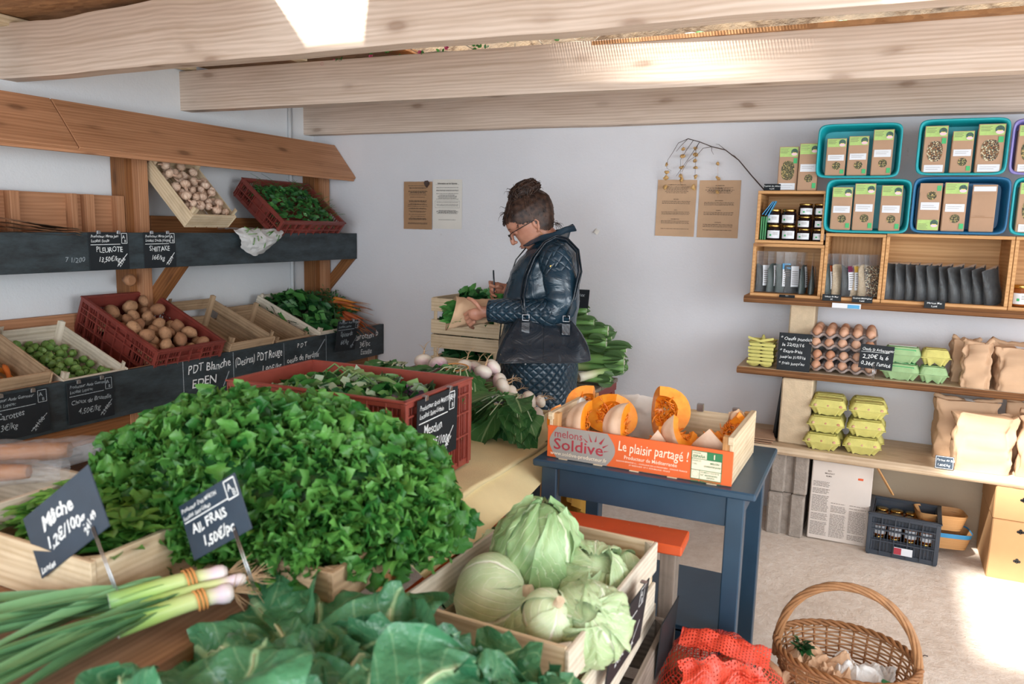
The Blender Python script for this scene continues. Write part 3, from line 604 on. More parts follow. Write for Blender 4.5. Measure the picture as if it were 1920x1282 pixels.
L[2] = ('Choux de Bruxelle', .026, .012, .08, dict(jit=.8, shear=.2, sx=.9))
slate('price_sign', 'small black price slate reading Choux de Bruxelle on the lower shelf front', frame((-2.850, 1.945, .667), (0, 1, 0), (0, 0, 1)), .205, .17, L, sh, chalk='chalk_faint')
L, sh = tagtext(.24, .17, 'Carottes', '3€/kg', '24100', 'Producteur: Aude Guermeur', 'Localité: Lopérec')
slate('price_sign', 'small black price slate reading Carottes at the left end of the lower shelf front', frame((-2.850, 1.63, .667), (0, 1, 0), (0, 0, 1)), .24, .17, L, sh, chalk='chalk_faint')
L, sh = tagtext(.20, .195, 'Epinards', '6€/kg', '24', 'Producteur: Aude Guermeur', 'Localité: Lopérec')
slate('price_sign', 'tilted black price slate reading Epinards hooked over the spinach crate', frame((-2.835, 3.60, .735), (0.03, .99, -0.035), (0.12, -0.1, 1)), .185, .185, L, sh, chalk='chalk_faint')
# ------------------------------------------------------------------ crates
def wood_crate(name, label, M, w, d, h, mat='pale_crate', sides=1, ends=1, side_h=None, end_h=None, th=0.008, post=0.022, posth=None, group=None, gap=0.3, endmat=None, frontlow=None, nbase=4):
    """origin: middle of the base; ends close +-x, sides run along x"""
    t = thing(name, label, 'crate', M=M, group=group)
    def panel(n, H, L, T, along, c, H2=None):
        b = MB(); H2 = H2 or H
        if n == 1: sl = [(0.004, H)]
        else:
            hh = (H-0.004)*(1-gap)/n; st = (H-0.004-hh)/(n-1); sl = [(0.004+i*st, 0.004+i*st+hh) for i in range(n)]
        for (a, e) in sl:
            e += RNG.uniform(-.002, .002)
            b.box((c[0], c[1], (a+e)/2), (L, T, e-a) if along == 'x' else (T, L, e-a), bev=0.0015)
        return b
    for s in (-1, 1): panel(sides, side_h or h, w, th, 'x', (0, s*(d/2-th/2))).obj('side_panel', mat, t)
    for s in (-1, 1): panel(ends, end_h or h, d-2*th-0.001, th*1.2, 'y', (s*(w/2-th*0.6-0.003), 0)).obj('end_panel', endmat or mat, t)
    for sx in (-1, 1):
        for sy in (-1, 1):
            b = MB(); ph = posth or h; x = sx*(w/2-th*1.2-0.004); y = sy*(d/2-th-0.001); pts = [(x, y), (x-sx*post, y), (x, y-sy*post)]
            lo = [b.p((a, c, 0.004)) for a, c in pts]; hi = [b.p((a, c, ph)) for a, c in pts]
            if sx*sy < 0: lo, hi = lo[::-1], hi[::-1]
            b.face(lo[::-1]); b.face(hi)
            for i in range(3): j = (i+1) % 3; b.face((lo[i], lo[j], hi[j], hi[i]), [(0, 0), (0, .02), (ph, .02), (ph, 0)])
            b.obj('corner_post', mat, t)
    b = MB()
    for i in range(nbase):
        ww = d/nbase*0.9; b.box((0, -d/2+d*(i+.5)/nbase, 0.002), (w-0.004, ww, 0.005), bev=.001)
    b.obj('base', mat, t)
    return t
def plastic_crate(name, label, M, w, d, h, mat='red_plastic', group=None, slots=True, step=0.016, solid=True, handle=True):
    t = thing(name, label, 'crate', M=M, group=group)
    b = MB(); r = 0.014
    for s in (-1, 1):
        b.box((0, s*(d/2-0.006), h-0.012), (w, 0.014, 0.024), bev=.003); b.box((s*(w/2-0.006), 0, h-0.012), (0.014, d, 0.024), bev=.003)
        b.box((0, s*(d/2-0.001), h-0.004), (w+0.012, 0.012, 0.007), bev=.002); b.box((s*(w/2-0.001), 0, h-0.004), (0.012, d+0.012, 0.007), bev=.002)
    b.obj('rim', mat, t)
    b = MB(); b.box((0, 0, 0.004), (w-0.02, d-0.02, 0.006), bev=.001)
    n = int(w/0.03)
    for i in range(n): b.box((-w/2+w*(i+.5)/n, 0, 0.009), (0.006, d-0.03, 0.004), bev=.001)
    b.obj('base', mat, t)
    for side in range(4):
        L = w if side < 2 else d; s = (-1, 1)[side % 2]; b = MB()
        if side < 2: b.M = TRS((0, s*(d/2-0.010), 0), (0, 0, 0 if s < 0 else pi))
        else: b.M = TRS((s*(w/2-0.010), 0, 0), (0, 0, -pi/2 if s < 0 else pi/2))
        # local: x along the side, outside = -y
        b.box((0, 0, 0.012), (L, 0.012, 0.022), bev=.002)
        lv = [h*0.36, h*0.62, h-0.05] if h > 0.17 else [h*0.5]
        for z in lv: b.box((0, -0.004, z), (L, 0.014, 0.006), bev=.001)
        nn = max(6, int(L/step)); cw = L*0.17
        for i in range(nn+1):
            x = -L/2+L*i/nn
            big = (i % 4 == 0)
            if solid and abs(x) < cw and not big: continue
            b.box((x, -0.004 if big else 0, h/2), (0.0045 if big else 0.003, 0.016 if big else 0.006, h-0.02), bev=.0008)
        for s2 in (-1, 1): b.box((s2*(L/2-0.012), 0, h/2), (0.024, 0.004, h-0.01), bev=.001)
        if solid:
            top = h-0.05 if handle else h-0.02
            b.box((0, 0.002, top/2), (2*cw, 0.003, top), bev=.0005)
            if handle:
                for s2 in (-1, 1): b.box((s2*(cw-.01), 0.002, h-0.03), (0.02, 0.003, 0.06), bev=.0005)
        if h > .25: b.box((0, 0.007, h*.68), (L-0.01, 0.002, h*.62), bev=.0005)
        elif h > .17: b.box((0, 0.007, h-.035), (L-0.01, 0.002, .05), bev=.0005)
        b.box((0, 0.006, 0.05 if h > .17 else .02), (L-0.01, 0.002, 0.06 if h > .17 else .03), bev=.0005)
        b.obj('side_panel', mat, t)
    return t
def blob_proto(r, seed, amp=0.14, sq=(1.25, 1.0, 0.85), nu=14, nv=10, fr=1.3):
    b = MB(); b.ball((0, 0, 0), (r*sq[0], r*sq[1], r*sq[2]), nu, nv, fn=lambda d: 1+amp*mn.noise(d*fr+V3((seed*7.1, 0, 0)))+0.3*amp*mn.noise(d*4+V3((0, seed*3, 0)))); return b
def scatter(protos, label, cat, group, Ms, name):
    """protos: list of mesh objects without a place yet; one independent copy each"""
    out = []
    for i, M in enumerate(Ms):
        p = protos[i % len(protos)]
        o = p if i < len(protos) else p.copy()
        if i >= len(protos):
            COL.objects.link(o)
            for ch in p.children if False else PK.get(p.name, []):
                c = ch.copy(); COL.objects.link(c); c.parent = o
        o.matrix_world = M; tag(o, label, cat, group); out.append(o)
    for o in protos[len(Ms):]: bpy.data.objects.remove(o)
    return out
PK = {}
def rrot(rg): return (Matrix.Rotation(rg.uniform(0, 6.28), 4, 'Z') @ Matrix.Rotation(rg.uniform(0, 6.28), 4, 'X') @ Matrix.Rotation(rg.uniform(0, 6.28), 4, 'Y'))
def slope_frame(x, y, z, tilt, yaw=0.0):
    """a crate tipped towards the aisle (+x) on the wall rack"""
    R_ = Matrix.Rotation(yaw, 4, 'Z') @ Matrix.Rotation(tilt, 4, 'Y'); return Matrix.Translation((x, y, z)) @ R_
rg = random.Random(11)
# potatoes in their red crate, tipped forward on the lower shelf
SL = atan2(0.208, 0.51)
def on_lower(s, y, dz=0.004, yaw=0.0, extra=0.0):
    """point on the sloping lower shelf, s metres back from its front edge"""
    x = -2.90-cos(SL)*s; z = 0.724+sin(SL)*s+dz
    return slope_frame(x, y, z, SL+extra, yaw)
Mc = on_lower(0.272, 2.555, dz=0.006, extra=0.03)
plastic_crate('plastic_crate', 'dusty dark red plastic crate of potatoes tipped forward on the lower shelf', Mc, 0.53, 0.385, 0.205)
P = [blob_proto(0.034, i).obj('potato', 'potato_skin') for i in range(4)]
pk = drop_pack(86, -0.245, 0.245, -0.175, 0.175, lambda: rg.uniform(.026, .037), rg, 14, zmax=0.185)
pk = [p for p in pk if p[2] > 0.05]
Ms = [Mc @ Matrix.Translation((x, y, z+0.008)) @ rrot(rg) @ Matrix.Scale(r/0.0365, 4) for (x, y, z, r) in pk]
scatter(P, 'earthy brown potato heaped in the tilted red plastic crate on the rack', 'potato', 'potatoes in the tilted red crate', Ms, 'potato')
# brussels sprouts
Mc = on_lower(0.235, 2.085, yaw=0.03)
wood_crate('wooden_crate', 'pale thin wooden crate holding Brussels sprouts at the left of the potatoes', Mc, 0.44, 0.30, 0.125, 'white_crate', posth=0.15)
P = []
for k in range(3):
    b = MB(); b.ball((0, 0, 0), 0.0165, 10, 8)
    for i in range(6): a = i*1.05+k; b.grid(lambda u, v, a=a, i=i: (Matrix.Rotation(a, 3, 'Z') @ Matrix.Rotation(0.5+0.13*i, 3, 'X') @ (V3((sin((v-.5)*2.2)*cos((u-.3)*2), sin((u-.3)*2), cos((v-.5)*2.2)*cos((u-.3)*2)))))*(0.0172+0.0006*i+0.002*(abs(v-.5)*2)**4), 4, 4)
    P.append(b.obj('brussels_sprout', 'sprout_leaf'))
pk = drop_pack(130, -0.20, 0.20, -0.135, 0.135, lambda: rg.uniform(.0150, .0185), rg, 9, zmax=0.088)
pk = [p for p in pk if p[2] > 0.03]
scatter(P, 'small round green Brussels sprout heaped in the pale wooden crate', 'sprout', 'Brussels sprouts in the pale crate', [Mc @ Matrix.Translation((x, y, z+0.004)) @ rrot(rg) @ Matrix.Scale(r/0.0185, 4) for (x, y, z, r) in pk], 'brussels_sprout')
# carrots in the crate at the far left
Mc = on_lower(0.235, 1.745, dz=0.035)
wood_crate('wooden_crate', 'worn wooden crate at the far left end of the lower shelf with carrots inside', Mc, 0.44, 0.32, 0.135, 'aged_crate', posth=0.14)
def carrot_mesh(L, r, seed, tail=0.06, bend=0.02):
    b = MB(); n = 9; q = random.Random(seed)
    pts = []; rs = []
    for i in range(n+1):
        t = i/n; pts.append(V3((L*t, bend*sin(t*2.2+seed), bend*0.5*cos(t*3+seed)))); rs.append(r*(0.35 if i == 0 else (1-t)**0.55*(1+0.06*q.uniform(-1, 1))+0.05))
    b.tube(pts, rs, 8); e = pts[-1]
    b.tube([e, e+V3((tail*.5, .006*q.uniform(-1, 1), -.004)), e+V3((tail, .014*q.uniform(-1, 1), -.012))], [0.0018, 0.0012, 0.0005], 4)
    return b
P = [carrot_mesh(.15, .012, k).obj('carrot', 'carrot_skin') for k in range(3)]
Ms = [Mc @ Matrix.Translation((rg.uniform(-.15, .02), -.10+.028*i, .03+.022*(i % 3))) @ Matrix.Rotation(rg.uniform(-.4, .4), 4, 'Z') for i in range(8)]
scatter(P, 'orange carrot lying in the worn crate at the far left of the rack', 'carrot', 'carrots in the far left crate', Ms, 'carrot')
# empty slatted crates
wood_crate('wooden_crate', 'empty slatted wooden crate right of the potatoes, front slats with a gap', on_lower(0.25, 2.96, yaw=0.02), 0.48, 0.32, 0.165, 'aged_crate', sides=2, ends=2, posth=0.19, gap=0.28)
wood_crate('wooden_crate', 'empty shallow wooden crate between the slatted crate and the spinach', on_lower(0.235, 3.285, yaw=0.05), 0.42, 0.285, 0.125, 'aged_crate', posth=0.14)
# spinach
Mc = on_lower(0.26, 3.675, dz=0.012, yaw=0.02)
wood_crate('wooden_crate', 'wooden crate heaped with dark spinach, a slate hooked on its front', Mc, 0.50, 0.36, 0.135, 'white_crate', posth=0.15)
def leaf_heap(mb, M, w, d, h, n, size, rg, asp=0.6, ruf=0.02, curl=(0.1, 0.9), nu=4, nv=2, base=0.0, exp_=2.0, jitter=0.25, mats=1, up=0.75, shape=.5):
    old = mb.M; mb.M = old @ M
    for i in range(n):
        a, c = rg.uniform(-1, 1), rg.uniform(-1, 1)
        top = base+h*max(0, 1-abs(a)**exp_)*max(0.0, 1-abs(c)**exp_)
        p = V3((a*w/2, c*d/2, top*(1-abs(rg.gauss(0, jitter))*0.6)))
        az = rg.uniform(0, 6.28); el = rg.uniform(-0.5, 0.6)
        dd = V3((cos(az)*cos(el), sin(az)*cos(el), sin(el))); s_ = size*rg.uniform(.6, 1.25)
        mb.cur = rg.randrange(mats) if mats > 1 else 0
        mb.leaf(p-dd*s_*0.5, dd, V3((rg.gauss(0, up), rg.gauss(0, up), 1)), s_, s_*asp*rg.uniform(.7, 1.2), curl=rg.uniform(*curl), ruf=ruf, nu=nu, nv=nv, cup=rg.uniform(-.2, .4), shape=shape)
    mb.M = old; mb.cur = 0
b = MB(); leaf_heap(b, Mc, 0.50, 0.36, 0.13, 420, 0.085, rg, asp=.65, base=0.085, exp_=3, mats=2)
tag(b.obj('spinach', ['dark_greens', 'herb_greens']), 'heap of dark green spinach leaves filling the crate next to the carrots', 'spinach', kind='stuff')
# yellow carrots with tops at the corner
b = MB()
for i in range(420):
    a, c = rg.uniform(0, 1), rg.uniform(0, 1); p = V3((-3.38+.33*a+.02, 3.80+.30*c-.10*(1-a), 0.92+.13*sin(pi*min(1, a*1.1))*rg.random()))
    d = V3((rg.uniform(-1, 1), rg.uniform(-1, .4), rg.uniform(-.1, .8))).normalized(); L = rg.uniform(.03, .07)
    for s in range(4):
        q = p+d*L*s/4; sd = V3((rg.uniform(-1, 1), rg.uniform(-1, 1), rg.uniform(-.2, 1))).normalized(); b.leaf(q, sd, d, .022, .012, nu=2, nv=1)
tag(b.obj('carrot_tops', 'carrot_top'), 'feathery dark green carrot tops in the corner of the rack', 'carrot tops', kind='stuff')
P = [carrot_mesh(.15, .013, 5+k, tail=.09, bend=.012).obj('carrot', 'carrot_skin') for k in range(4)]
Ms = []
for i in range(9): Ms.append(Matrix.Translation((-3.14+.012*(i % 3), 3.93+.018*(i % 5), 0.985-.016*(i//3)+.02*(i % 2))) @ Matrix.Rotation(0.35+.14*(i % 4), 4, 'Z') @ Matrix.Rotation(0.05+.05*(i % 3), 4, 'Y'))
for i in range(15): Ms.append(Matrix.Translation((-3.035+.012*(i % 4), 3.83+.024*(i % 6), 0.925-.014*(i//5)+.006*(i % 2))) @ Matrix.Rotation(-0.25+.16*(i % 5), 4, 'Z') @ Matrix.Rotation(0.22+.07*(i % 4), 4, 'Y'))
scatter(P, 'thin yellow or orange carrot with hairy root tip in the corner bunches', 'carrot', 'bunched carrots at the corner of the rack', Ms, 'carrot')
# garlic
Mg = slope_frame(-3.222, 2.90, 1.585, 0.80, 0.06)
wood_crate('wooden_crate', 'small pale wooden crate of garlic tipped steeply on the upper shelf', Mg, 0.375, 0.305, 0.085, 'pale_crate', posth=0.115)
P = []
for k in range(3):
    b = MB(); prof = lambda d, k=k: (1+0.13*abs(sin(4*atan2(d.y, d.x)+k)))*(1-0.18*max(0, d.z))
    b.ball((0, 0, 0), (0.0245, 0.0245, 0.021), 20, 9, fn=prof); b.tube([(0, 0, .012), (.001, 0, .024), (.003, .001, .034), (.007, .002, .041)], [.012, .006, .0035, .0028], 8); b.ball((0, 0, -.019), (.008, .008, .004), 8, 4)
    P.append(b.obj('garlic_bulb', 'garlic_skin'))
pk = drop_pack(120, -0.175, 0.175, -0.14, 0.14, lambda: rg.uniform(.019, .0255), rg, 12, zmax=0.095)
pk = [p for p in pk if p[2] > 0.035]
scatter(P, 'papery pinkish garlic bulb in the steeply tipped wooden crate', 'garlic', 'garlic bulbs in the tipped crate', [Mg @ Matrix.Translation((x, y, z+0.004)) @ rrot(rg) @ Matrix.Scale(r/0.0245*.96, 4) for (x, y, z, r) in pk], 'garlic_bulb')
# herbs in the upper red crate
Mh = slope_frame(-3.232, 3.655, 1.515, 0.69, 0.03)
plastic_crate('plastic_crate', 'shallow dark red plastic crate of green leaves tipped on the upper shelf', Mh, 0.375, 0.575, 0.125, solid=True, handle=False)
b = MB(); leaf_heap(b, Mh, 0.35, 0.54, 0.07, 420, 0.05, rg, asp=.45, base=0.085, exp_=3, mats=3, up=1.0)
for i in range(260):
    p = Mh @ V3((rg.uniform(-.16, .17), rg.uniform(-.25, .25), .115+.035*rg.random())); az = rg.uniform(0, 6.28); d = V3((cos(az), sin(az), rg.uniform(-.2, .7))); d = d*rg.uniform(.015, .045)
    b.tube([p, p+d, p+d*2+V3((0, 0, -.006))], [.0011, .001, .0007], 3, caps=False, mi=rg.choice((0, 1)))
tag(b.obj('mixed_greens', ['herb_greens', 'mid_greens', 'dark_greens']), 'loose cut green leaves filling the shallow red crate on the upper shelf', 'greens', kind='stuff')
# plastic bag with green beans hung over the upper chalkboard
t = thing('plastic_bag', 'crumpled white plastic bag with green stems hanging over the upper shelf front', 'bag', (-3.05, 3.25, 1.42))
b = MB()
def bagf(u, v):
    y = 3.065+.33*u+.03*(v-.4)*(1-2*u)*2; a = v*1.0
    drop = .145*(1-.55*abs(u-.42)**1.6*2.2); z = 1.448-drop*a; x = -3.055+.05*sin(pi*min(1, v*1.02))*(.5+.5*sin(pi*u))+.012*mn.noise(V3((u*6, v*6, 4)))+.006*mn.noise(V3((u*17, v*15, 4)))
    return V3((x, y, z+.01*mn.noise(V3((u*7, v*4, 9)))))
b.grid(bagf, 26, 18); b.grid(lambda u, v: V3((-3.06-.14*v, 3.08+.30*u, 1.447+.012*mn.noise(V3((u*6, v*6, 1))))), 14, 6, flip=True); wobj(b, 'bag', 'milky_plastic', t)
b = MB()
for i in range(16):
    u, v = rg.uniform(.15, .85), rg.uniform(.0, .6); p = bagf(u, v)+V3((.004, 0, 0)); d = V3((.004, rg.uniform(-.03, .03), rg.uniform(-.02, .02))); b.tube([p-d, p+V3((.003, 0, 0)), p+d], .0028, 5)
wobj(b, 'green_stems', 'light_greens', t)
# folded paper bags on the upper shelf
for k, (y0, y1, x, z, lab) in enumerate(((1.93, 2.20, -3.16, 1.42, 'flattened brown paper bags stacked on the upper shelf left of the slates'), (1.72, 1.90, -3.2, 1.415, 'torn brown paper bag at the far left of the upper shelf'), (2.24, 2.52, -3.22, 1.412, 'low flat brown paper bag behind the PLEUROTE slate'))):
    b = MB()
    for j in range(4 if k == 0 else 2):
        b.grid(lambda u, v, j=j: V3((x-.10+.2*v, y0+(y1-y0)*u, z-.008+.009*j+(.05 if k == 0 else .02)*(1-u)*(.4+.2*j)*(1-v*.4)+.008*mn.noise(V3((u*5, v*5, j+k*3))))), 12, 8)
    tag(b.obj('paper_bag', 'kraft_paper'), lab, 'paper bag')
# ------------------------------------------------------------------ notices on the back wall
def notice(px0, name, label, mat, x0, z0, w, h, kind, seed, M=None):
    q = random.Random(seed); t = thing(name, label, 'notice', (x0, YB-.003, z0)); F_ = frame((x0, YB-.004, z0), (1, 0, 0.004*(seed % 3-1)), (0, 0, 1))
    b = MB(); b.M = F_; b.grid(lambda u, v: V3((w*u+.0015*mn.noise(V3((v*5, seed, 0))), h*v+.001*mn.noise(V3((u*9, seed, 2))), 0.0012+.002*mn.noise(V3((u*2.5, v*3, seed)))**2)), 10, 12); s_ = wobj(b, 'sheet', mat, t)
    F2 = F_ @ Matrix.Translation((0, 0, .0022)); sh = []; ls = []
    if kind == 'info':
        ls = [('Information sur les légumes', .0122, w/2, h*.905, dict(align='CENTER', bold=.02)), ]
        sh += [seg(w*.1, h*.897, w*.9, h*.897, .0008)] + rectline(w*.08, h*.43, w*.92, h*.565, .0009)
        for y, c in ((.83, 0), (.78, 0), (.765, 0), (.71, 0), (.68, 1), (.66, 1), (.64, 1), (.62, 1), (.60, 0), (.535, 1), (.49, 1), (.465, 1), (.37, 1), (.355, 1), (.34, 1), (.325, 1), (.31, 1), (.18, 1)): sh += dashes(w*.12, w*.88, h*y, .0022, q, c)
    elif kind == 'list':
        for y in [.91, .87, .855, .80, .785, .77, .755, .72, .67, .60, .585, .57, .53, .515, .48, .44, .425, .38, .36, .31, .27, .23, .215, .20, .13, .11]: sh += dashes(w*.15, w*.85, h*y, .0024, q, True)
    else:
        heads = {'a': [(.905, 'CHAMPIGNONS SUR COMMANDE'), (.65, 'MATURES'), (.46, 'LIEUX'), (.30, 'INFORMATIONS')], 'b': [(.90, 'LES PANIERS BIO'), (.85, 'HORAIRES'), (.64, 'RESPONSABLES'), (.47, 'FERMIERS'), (.26, 'CONTACTS')]}[kind]
        for y, s_t in heads: ls.append((s_t, .0062, w/2, h*y, dict(align='CENTER', bold=.012)))
        for (y, _s) in heads:
            for k in range(3 if kind == 'b' or y < .9 else 6): sh += dashes(w*.14, w*.86, h*(y-.03-.021*k), .0019, q, y > .8, .009)
        sh += dashes(w*.14, w*.86, h*.13, .0019, q)
    wwrite('printed_text', ls, F2, 'ink' if kind != 'list' else 'ink', s_, sh)
    return t
notice(0, 'paper_notice', 'dark brown kraft paper notice with a dry leaf, leftmost on the back wall', 'kraft_paper', -2.708, 1.463, .207, .292, 'list', 1)
notice(0, 'paper_notice', 'white sheet titled Information sur les légumes on the back wall', 'white_paper', -2.495, 1.470, .205, .298, 'info', 2)
notice(0, 'paper_notice', 'kraft paper notice under the hanging shells, left one of the pair by the shelf', 'kraft_light', -1.093, 1.466, .210, .297, 'a', 3)
notice(0, 'paper_notice', 'kraft paper notice right of the shells, nearest to the wooden boxes', 'kraft_light', -.868, 1.464, .212, .296, 'b', 4)
b = MB(); b.leaf((-2.53, YB-.012, 1.762), (-.3, -.2, -1), (0, -1, .2), .055, .035, curl=.8, ruf=.04, nu=6, nv=4, freq=2)
tag(b.obj('dry_leaf', 'twig'), 'small dark dry leaf pinned at the top of the brown notice', 'leaf')
b = MB(); b.grid(lambda u, v: V3((-1.452+.03*u+.014*v, YB-.004-.006*sin(pi*u), 1.468+.022*v+.006*sin(u*5))), 6, 4); tag(b.obj('torn_tape', 'white_paper'), 'scrap of torn tape stuck on the bare back wall', 'tape')
# ------------------------------------------------------------------ twig with shells
Y_ = 4.06
def PT(px, py, y=Y_): return W(px, py, 'y', y)
t = thing('dry_branch', 'thin arching dry branch rising from the shelf boxes over the kraft notices', 'branch', PT(1430, 355))
def tw(b, pts, r0, r1, y=Y_):
    P_ = [PT(x, yy, y+.01*sin(x*.07)) for x, yy in pts]; b.tube(P_, [r0+(r1-r0)*i/(len(P_)-1) for i in range(len(P_))], 6)
b = MB(); tw(b, [(1434, 357), (1410, 330), (1385, 300), (1360, 281), (1335, 275), (1312, 266), (1290, 260)], .0035, .002); wobj(b, 'stem', 'twig', t)
for pts in ([(1290, 260), (1272, 268), (1262, 285), (1252, 300), (1250, 315), (1258, 320)], [(1312, 266), (1296, 290), (1282, 310), (1268, 330)], [(1335, 275), (1318, 278), (1306, 292), (1290, 302), (1278, 322)], [(1335, 275), (1334, 282), (1338, 290)], [(1290, 260), (1276, 274), (1268, 284)], [(1360, 281), (1348, 271), (1342, 270)], [(1385, 300), (1376, 291), (1371, 292)], [(1300, 263), (1288, 280), (1276, 300), (1276, 345)], [(1310, 268), (1305, 280), (1303, 330)]):
    b = MB(); tw(b, pts, .0016, .0007, Y_+.02); wobj(b, 'twig', 'twig', t)
b = MB(); b.tube([PT(1346, 300, 4.10), PT(1346, 372, 4.10)], .0004, 4); b.tube([PT(1281, 270, 4.10), PT(1279, 352, 4.10)], .0004, 4); wobj(b, 'thread', 'twine', t)
sp_ = []
for i in range(2):
    b = MB(); b.ball((0, 0, 0), (.009, .006, .0075), 10, 7, fn=lambda d, i=i: 1+.2*sin(5*d.x+i)); b.ball((.005, -.002, .003), (.005, .005, .004), 8, 5); sp_.append(b.obj('shell', 'shell'))
pos = [(1281, 279), (1280, 293), (1304, 278), (1304, 290), (1303, 301), (1276, 330), (1278, 314), (1304, 314), (1304, 331), (1250, 308), (1250, 323), (1249, 333), (1247, 351), (1346, 307), (1346, 334), (1345, 360), (1300, 351), (1278, 337)]
scatter(sp_, 'small tan snail shell strung from the dry branch on the back wall', 'shell', 'snail shells hanging from the branch', [Matrix.Translation(PT(x, y, 4.10)) @ rrot(rg) @ Matrix.Scale(rg.uniform(1.1, 1.7), 4) for x, y in pos], 'shell')
# ------------------------------------------------------------------ shelves on the right
def shelf_board(label, x0, x1, y0, y1, z, th, seed, mat='shelf_top', bark='bark_edge'):
    t = thing('shelf_board', label, 'shelf', ((x0+x1)/2, (y0+y1)/2, z-th))
    b = MB(); b.box(((x0+x1)/2, (y0+y1)/2+.01, z-th/2), (x1-x0, y1-y0-.02, th), bev=.001); wobj(b, 'board', mat, t)
    b = MB()
    def P(u, v):
        w = .009*mn.noise(V3((u*26, seed, 0)))+.005*mn.noise(V3((u*70, seed, 4))); a = v*pi-.0
        return V3((x0+(x1-x0)*u, y0+.019-.014*sin(a)-w*sin(a), z-th+th*v-.001))
    b.grid(P, 90, 5, uvf=lambda u, v: (u*(x1-x0), v*.05+seed)); wobj(b, 'live_edge', bark, t)
shelf_board('top rough plank shelf with bark edge carrying the wooden boxes', -.555, 1.3, 3.79, YB-.01, 1.198, .032, 1, 'pine')
shelf_board('middle rough plank shelf carrying the eggs and small flour bags', -.565, 1.3, 3.795, YB-.01, .850, .032, 2)
shelf_board('lowest thick pale plank shelf carrying the yellow egg cartons', -.50, 1.3, 3.70, YB-.01, .502, .038, 3, 'shelf_top', 'shelf_top')
def block(name, label, mat, x0, x1, y0, y1, z0, z1, groove=False):
    b = MB()
    if not groove: b.box(((x0+x1)/2, (y0+y1)/2, (z0+z1)/2), (x1-x0, y1-y0, z1-z0), bev=.006)
    else:
        w = x1-x0
        for a, e, dy in ((0, .40, 0), (.40, .62, .022), (.62, 1, 0)): b.box((x0+w*(a+e)/2, (y0+dy+y1)/2, (z0+z1)/2), (w*(e-a)+.002, y1-y0-dy, z1-z0), bev=.008 if dy == 0 else .001)
    return tag(b.obj(name, mat), label, 'block')
block('stone_block', 'upper beige block standing between the top and middle shelves', 'plaster_block', -.350, -.236, 3.90, 4.12, .851, 1.165)
block('stone_block', 'tall beige block standing between the middle and lowest shelves', 'plaster_block', -.350, -.212, 3.79, 4.10, .503, .817)
block('cinder_block', 'upper rough grey cinder block of the pair under the lowest shelf', 'cinder', -.368, -.200, 3.77, 4.10, .262, .463, True)
block('cinder_block', 'lower rough grey cinder block of the pair, standing on the floor', 'cinder', -.372, -.205, 3.765, 4.10, .05, .260, True)
b = MB(); b.beam((-.37, 3.86, .505), (-.345, 3.88, .81), .02, .02); tag(b.obj('dark_rod', 'black_gloss'), 'thin dark rod leaning left of the beige block', 'rod')
b = MB()
for k in range(3): b.box((-.43, 3.80+.01*k, .507+.010*k), (.12, .16, .003), (0.03*k, .03, .1*k), bev=.0005)
tag(b.obj('cardboard_sheets', 'kraft'), 'loose brown cardboard sheets left of the beige block on the lowest shelf', 'cardboard')
def open_box(label, x0, x1, z0, z1, y0=3.815, y1=4.10, th=.014, mat='pine', name='wooden_box'):
    t = thing(name, label, 'box', ((x0+x1)/2, (y0+y1)/2, z0)); w = x1-x0; h = z1-z0; d = y1-y0; xc = (x0+x1)/2; yc = (y0+y1)/2; zc = (z0+z1)/2
    for z in (z0+th/2, z1-th/2):
        b = MB(); b.box((xc, yc, z), (w, d, th)); wobj(b, 'bottom_board' if z < zc else 'top_board', mat, t)
    for x in (x0+th/2, x1-th/2): b = MB(); b.box((x, yc, zc), (th, d, h-2*th-.001)); wobj(b, 'side_board', mat, t)
    b = MB(); b.box((xc, y1-.004, zc), (w-2*th, .008, h-2*th)); wobj(b, 'back_board', mat, t); return t
open_box('open pine box of jam jars, top left of the shelf boxes', -.525, -.222, 1.449, 1.692)
open_box('open pine box of labelled pouches, bottom left of the shelf boxes', -.530, -.215, 1.199, 1.447)
open_box('open pine box of seed pouches under the teal tubs', -.213, .036, 1.199, 1.503)
open_box('wide open pine box filled with black seaweed pouches', .038, .522, 1.199, 1.508)
open_box('open pine box at the right picture edge with a honey jar', .524, .90, 1.199, 1.508)
# jars
def jar(name, label, loc, r, h, group, lab='label_white', fill='jam_dark', rz=0.0, dot=True):
    t = thing(name, label, 'jar', loc, rz, group)
    b = MB(); b.lathe([(r*.82, 0), (r*.97, .004), (r, .01), (r, h*.72), (r*.85, h*.82), (r*.84, h*.84)], 20); b.obj('glass', fill, t)
    b = MB(); b.lathe([(r*.9, h*.84), (r*.93, h*.85), (r*.93, h*.97), (r*.88, h), (0.001, h)], 20); b.obj('lid', 'gold_lid', t)
    b = MB(); b.grid(lambda u, v: V3(((r+.0007)*cos(-pi/2+(u-.5)*1.9), (r+.0007)*sin(-pi/2+(u-.5)*1.9), h*(.12+.5*v))), 10, 1); lb = b.obj('label', lab, t)
    if dot: b = MB(); b.grid(lambda u, v: V3(((r+.0012)*cos(-pi/2-.55+u*.28), (r+.0012)*sin(-pi/2-.55+u*.28), h*(.26+.12*v))), 2, 1); b.obj('green_mark', 'logo_green', lb)
    b = MB()
    for k in range(3): b.grid(lambda u, v, k=k: V3(((r+.0012)*cos(-pi/2-.1+u*.7), (r+.0012)*sin(-pi/2-.1+u*.7), h*(.34+.07*k+.02*v))), 4, 1)
    b.obj('printed_text', 'ink_grey', lb)
    return t
proto = None; JL = 'dark jam jar with gold lid and white label stacked in the top left box'
spots = [(-.448, 0, .0325, .072), (-.380, 0, .0325, .072), (-.450, .073, .0325, .072), (-.383, .073, .0325, .072)]
spots += [(-.312+.066*i, .0575*k, .0315, .0565) for i in range(2) for k in range(3)]
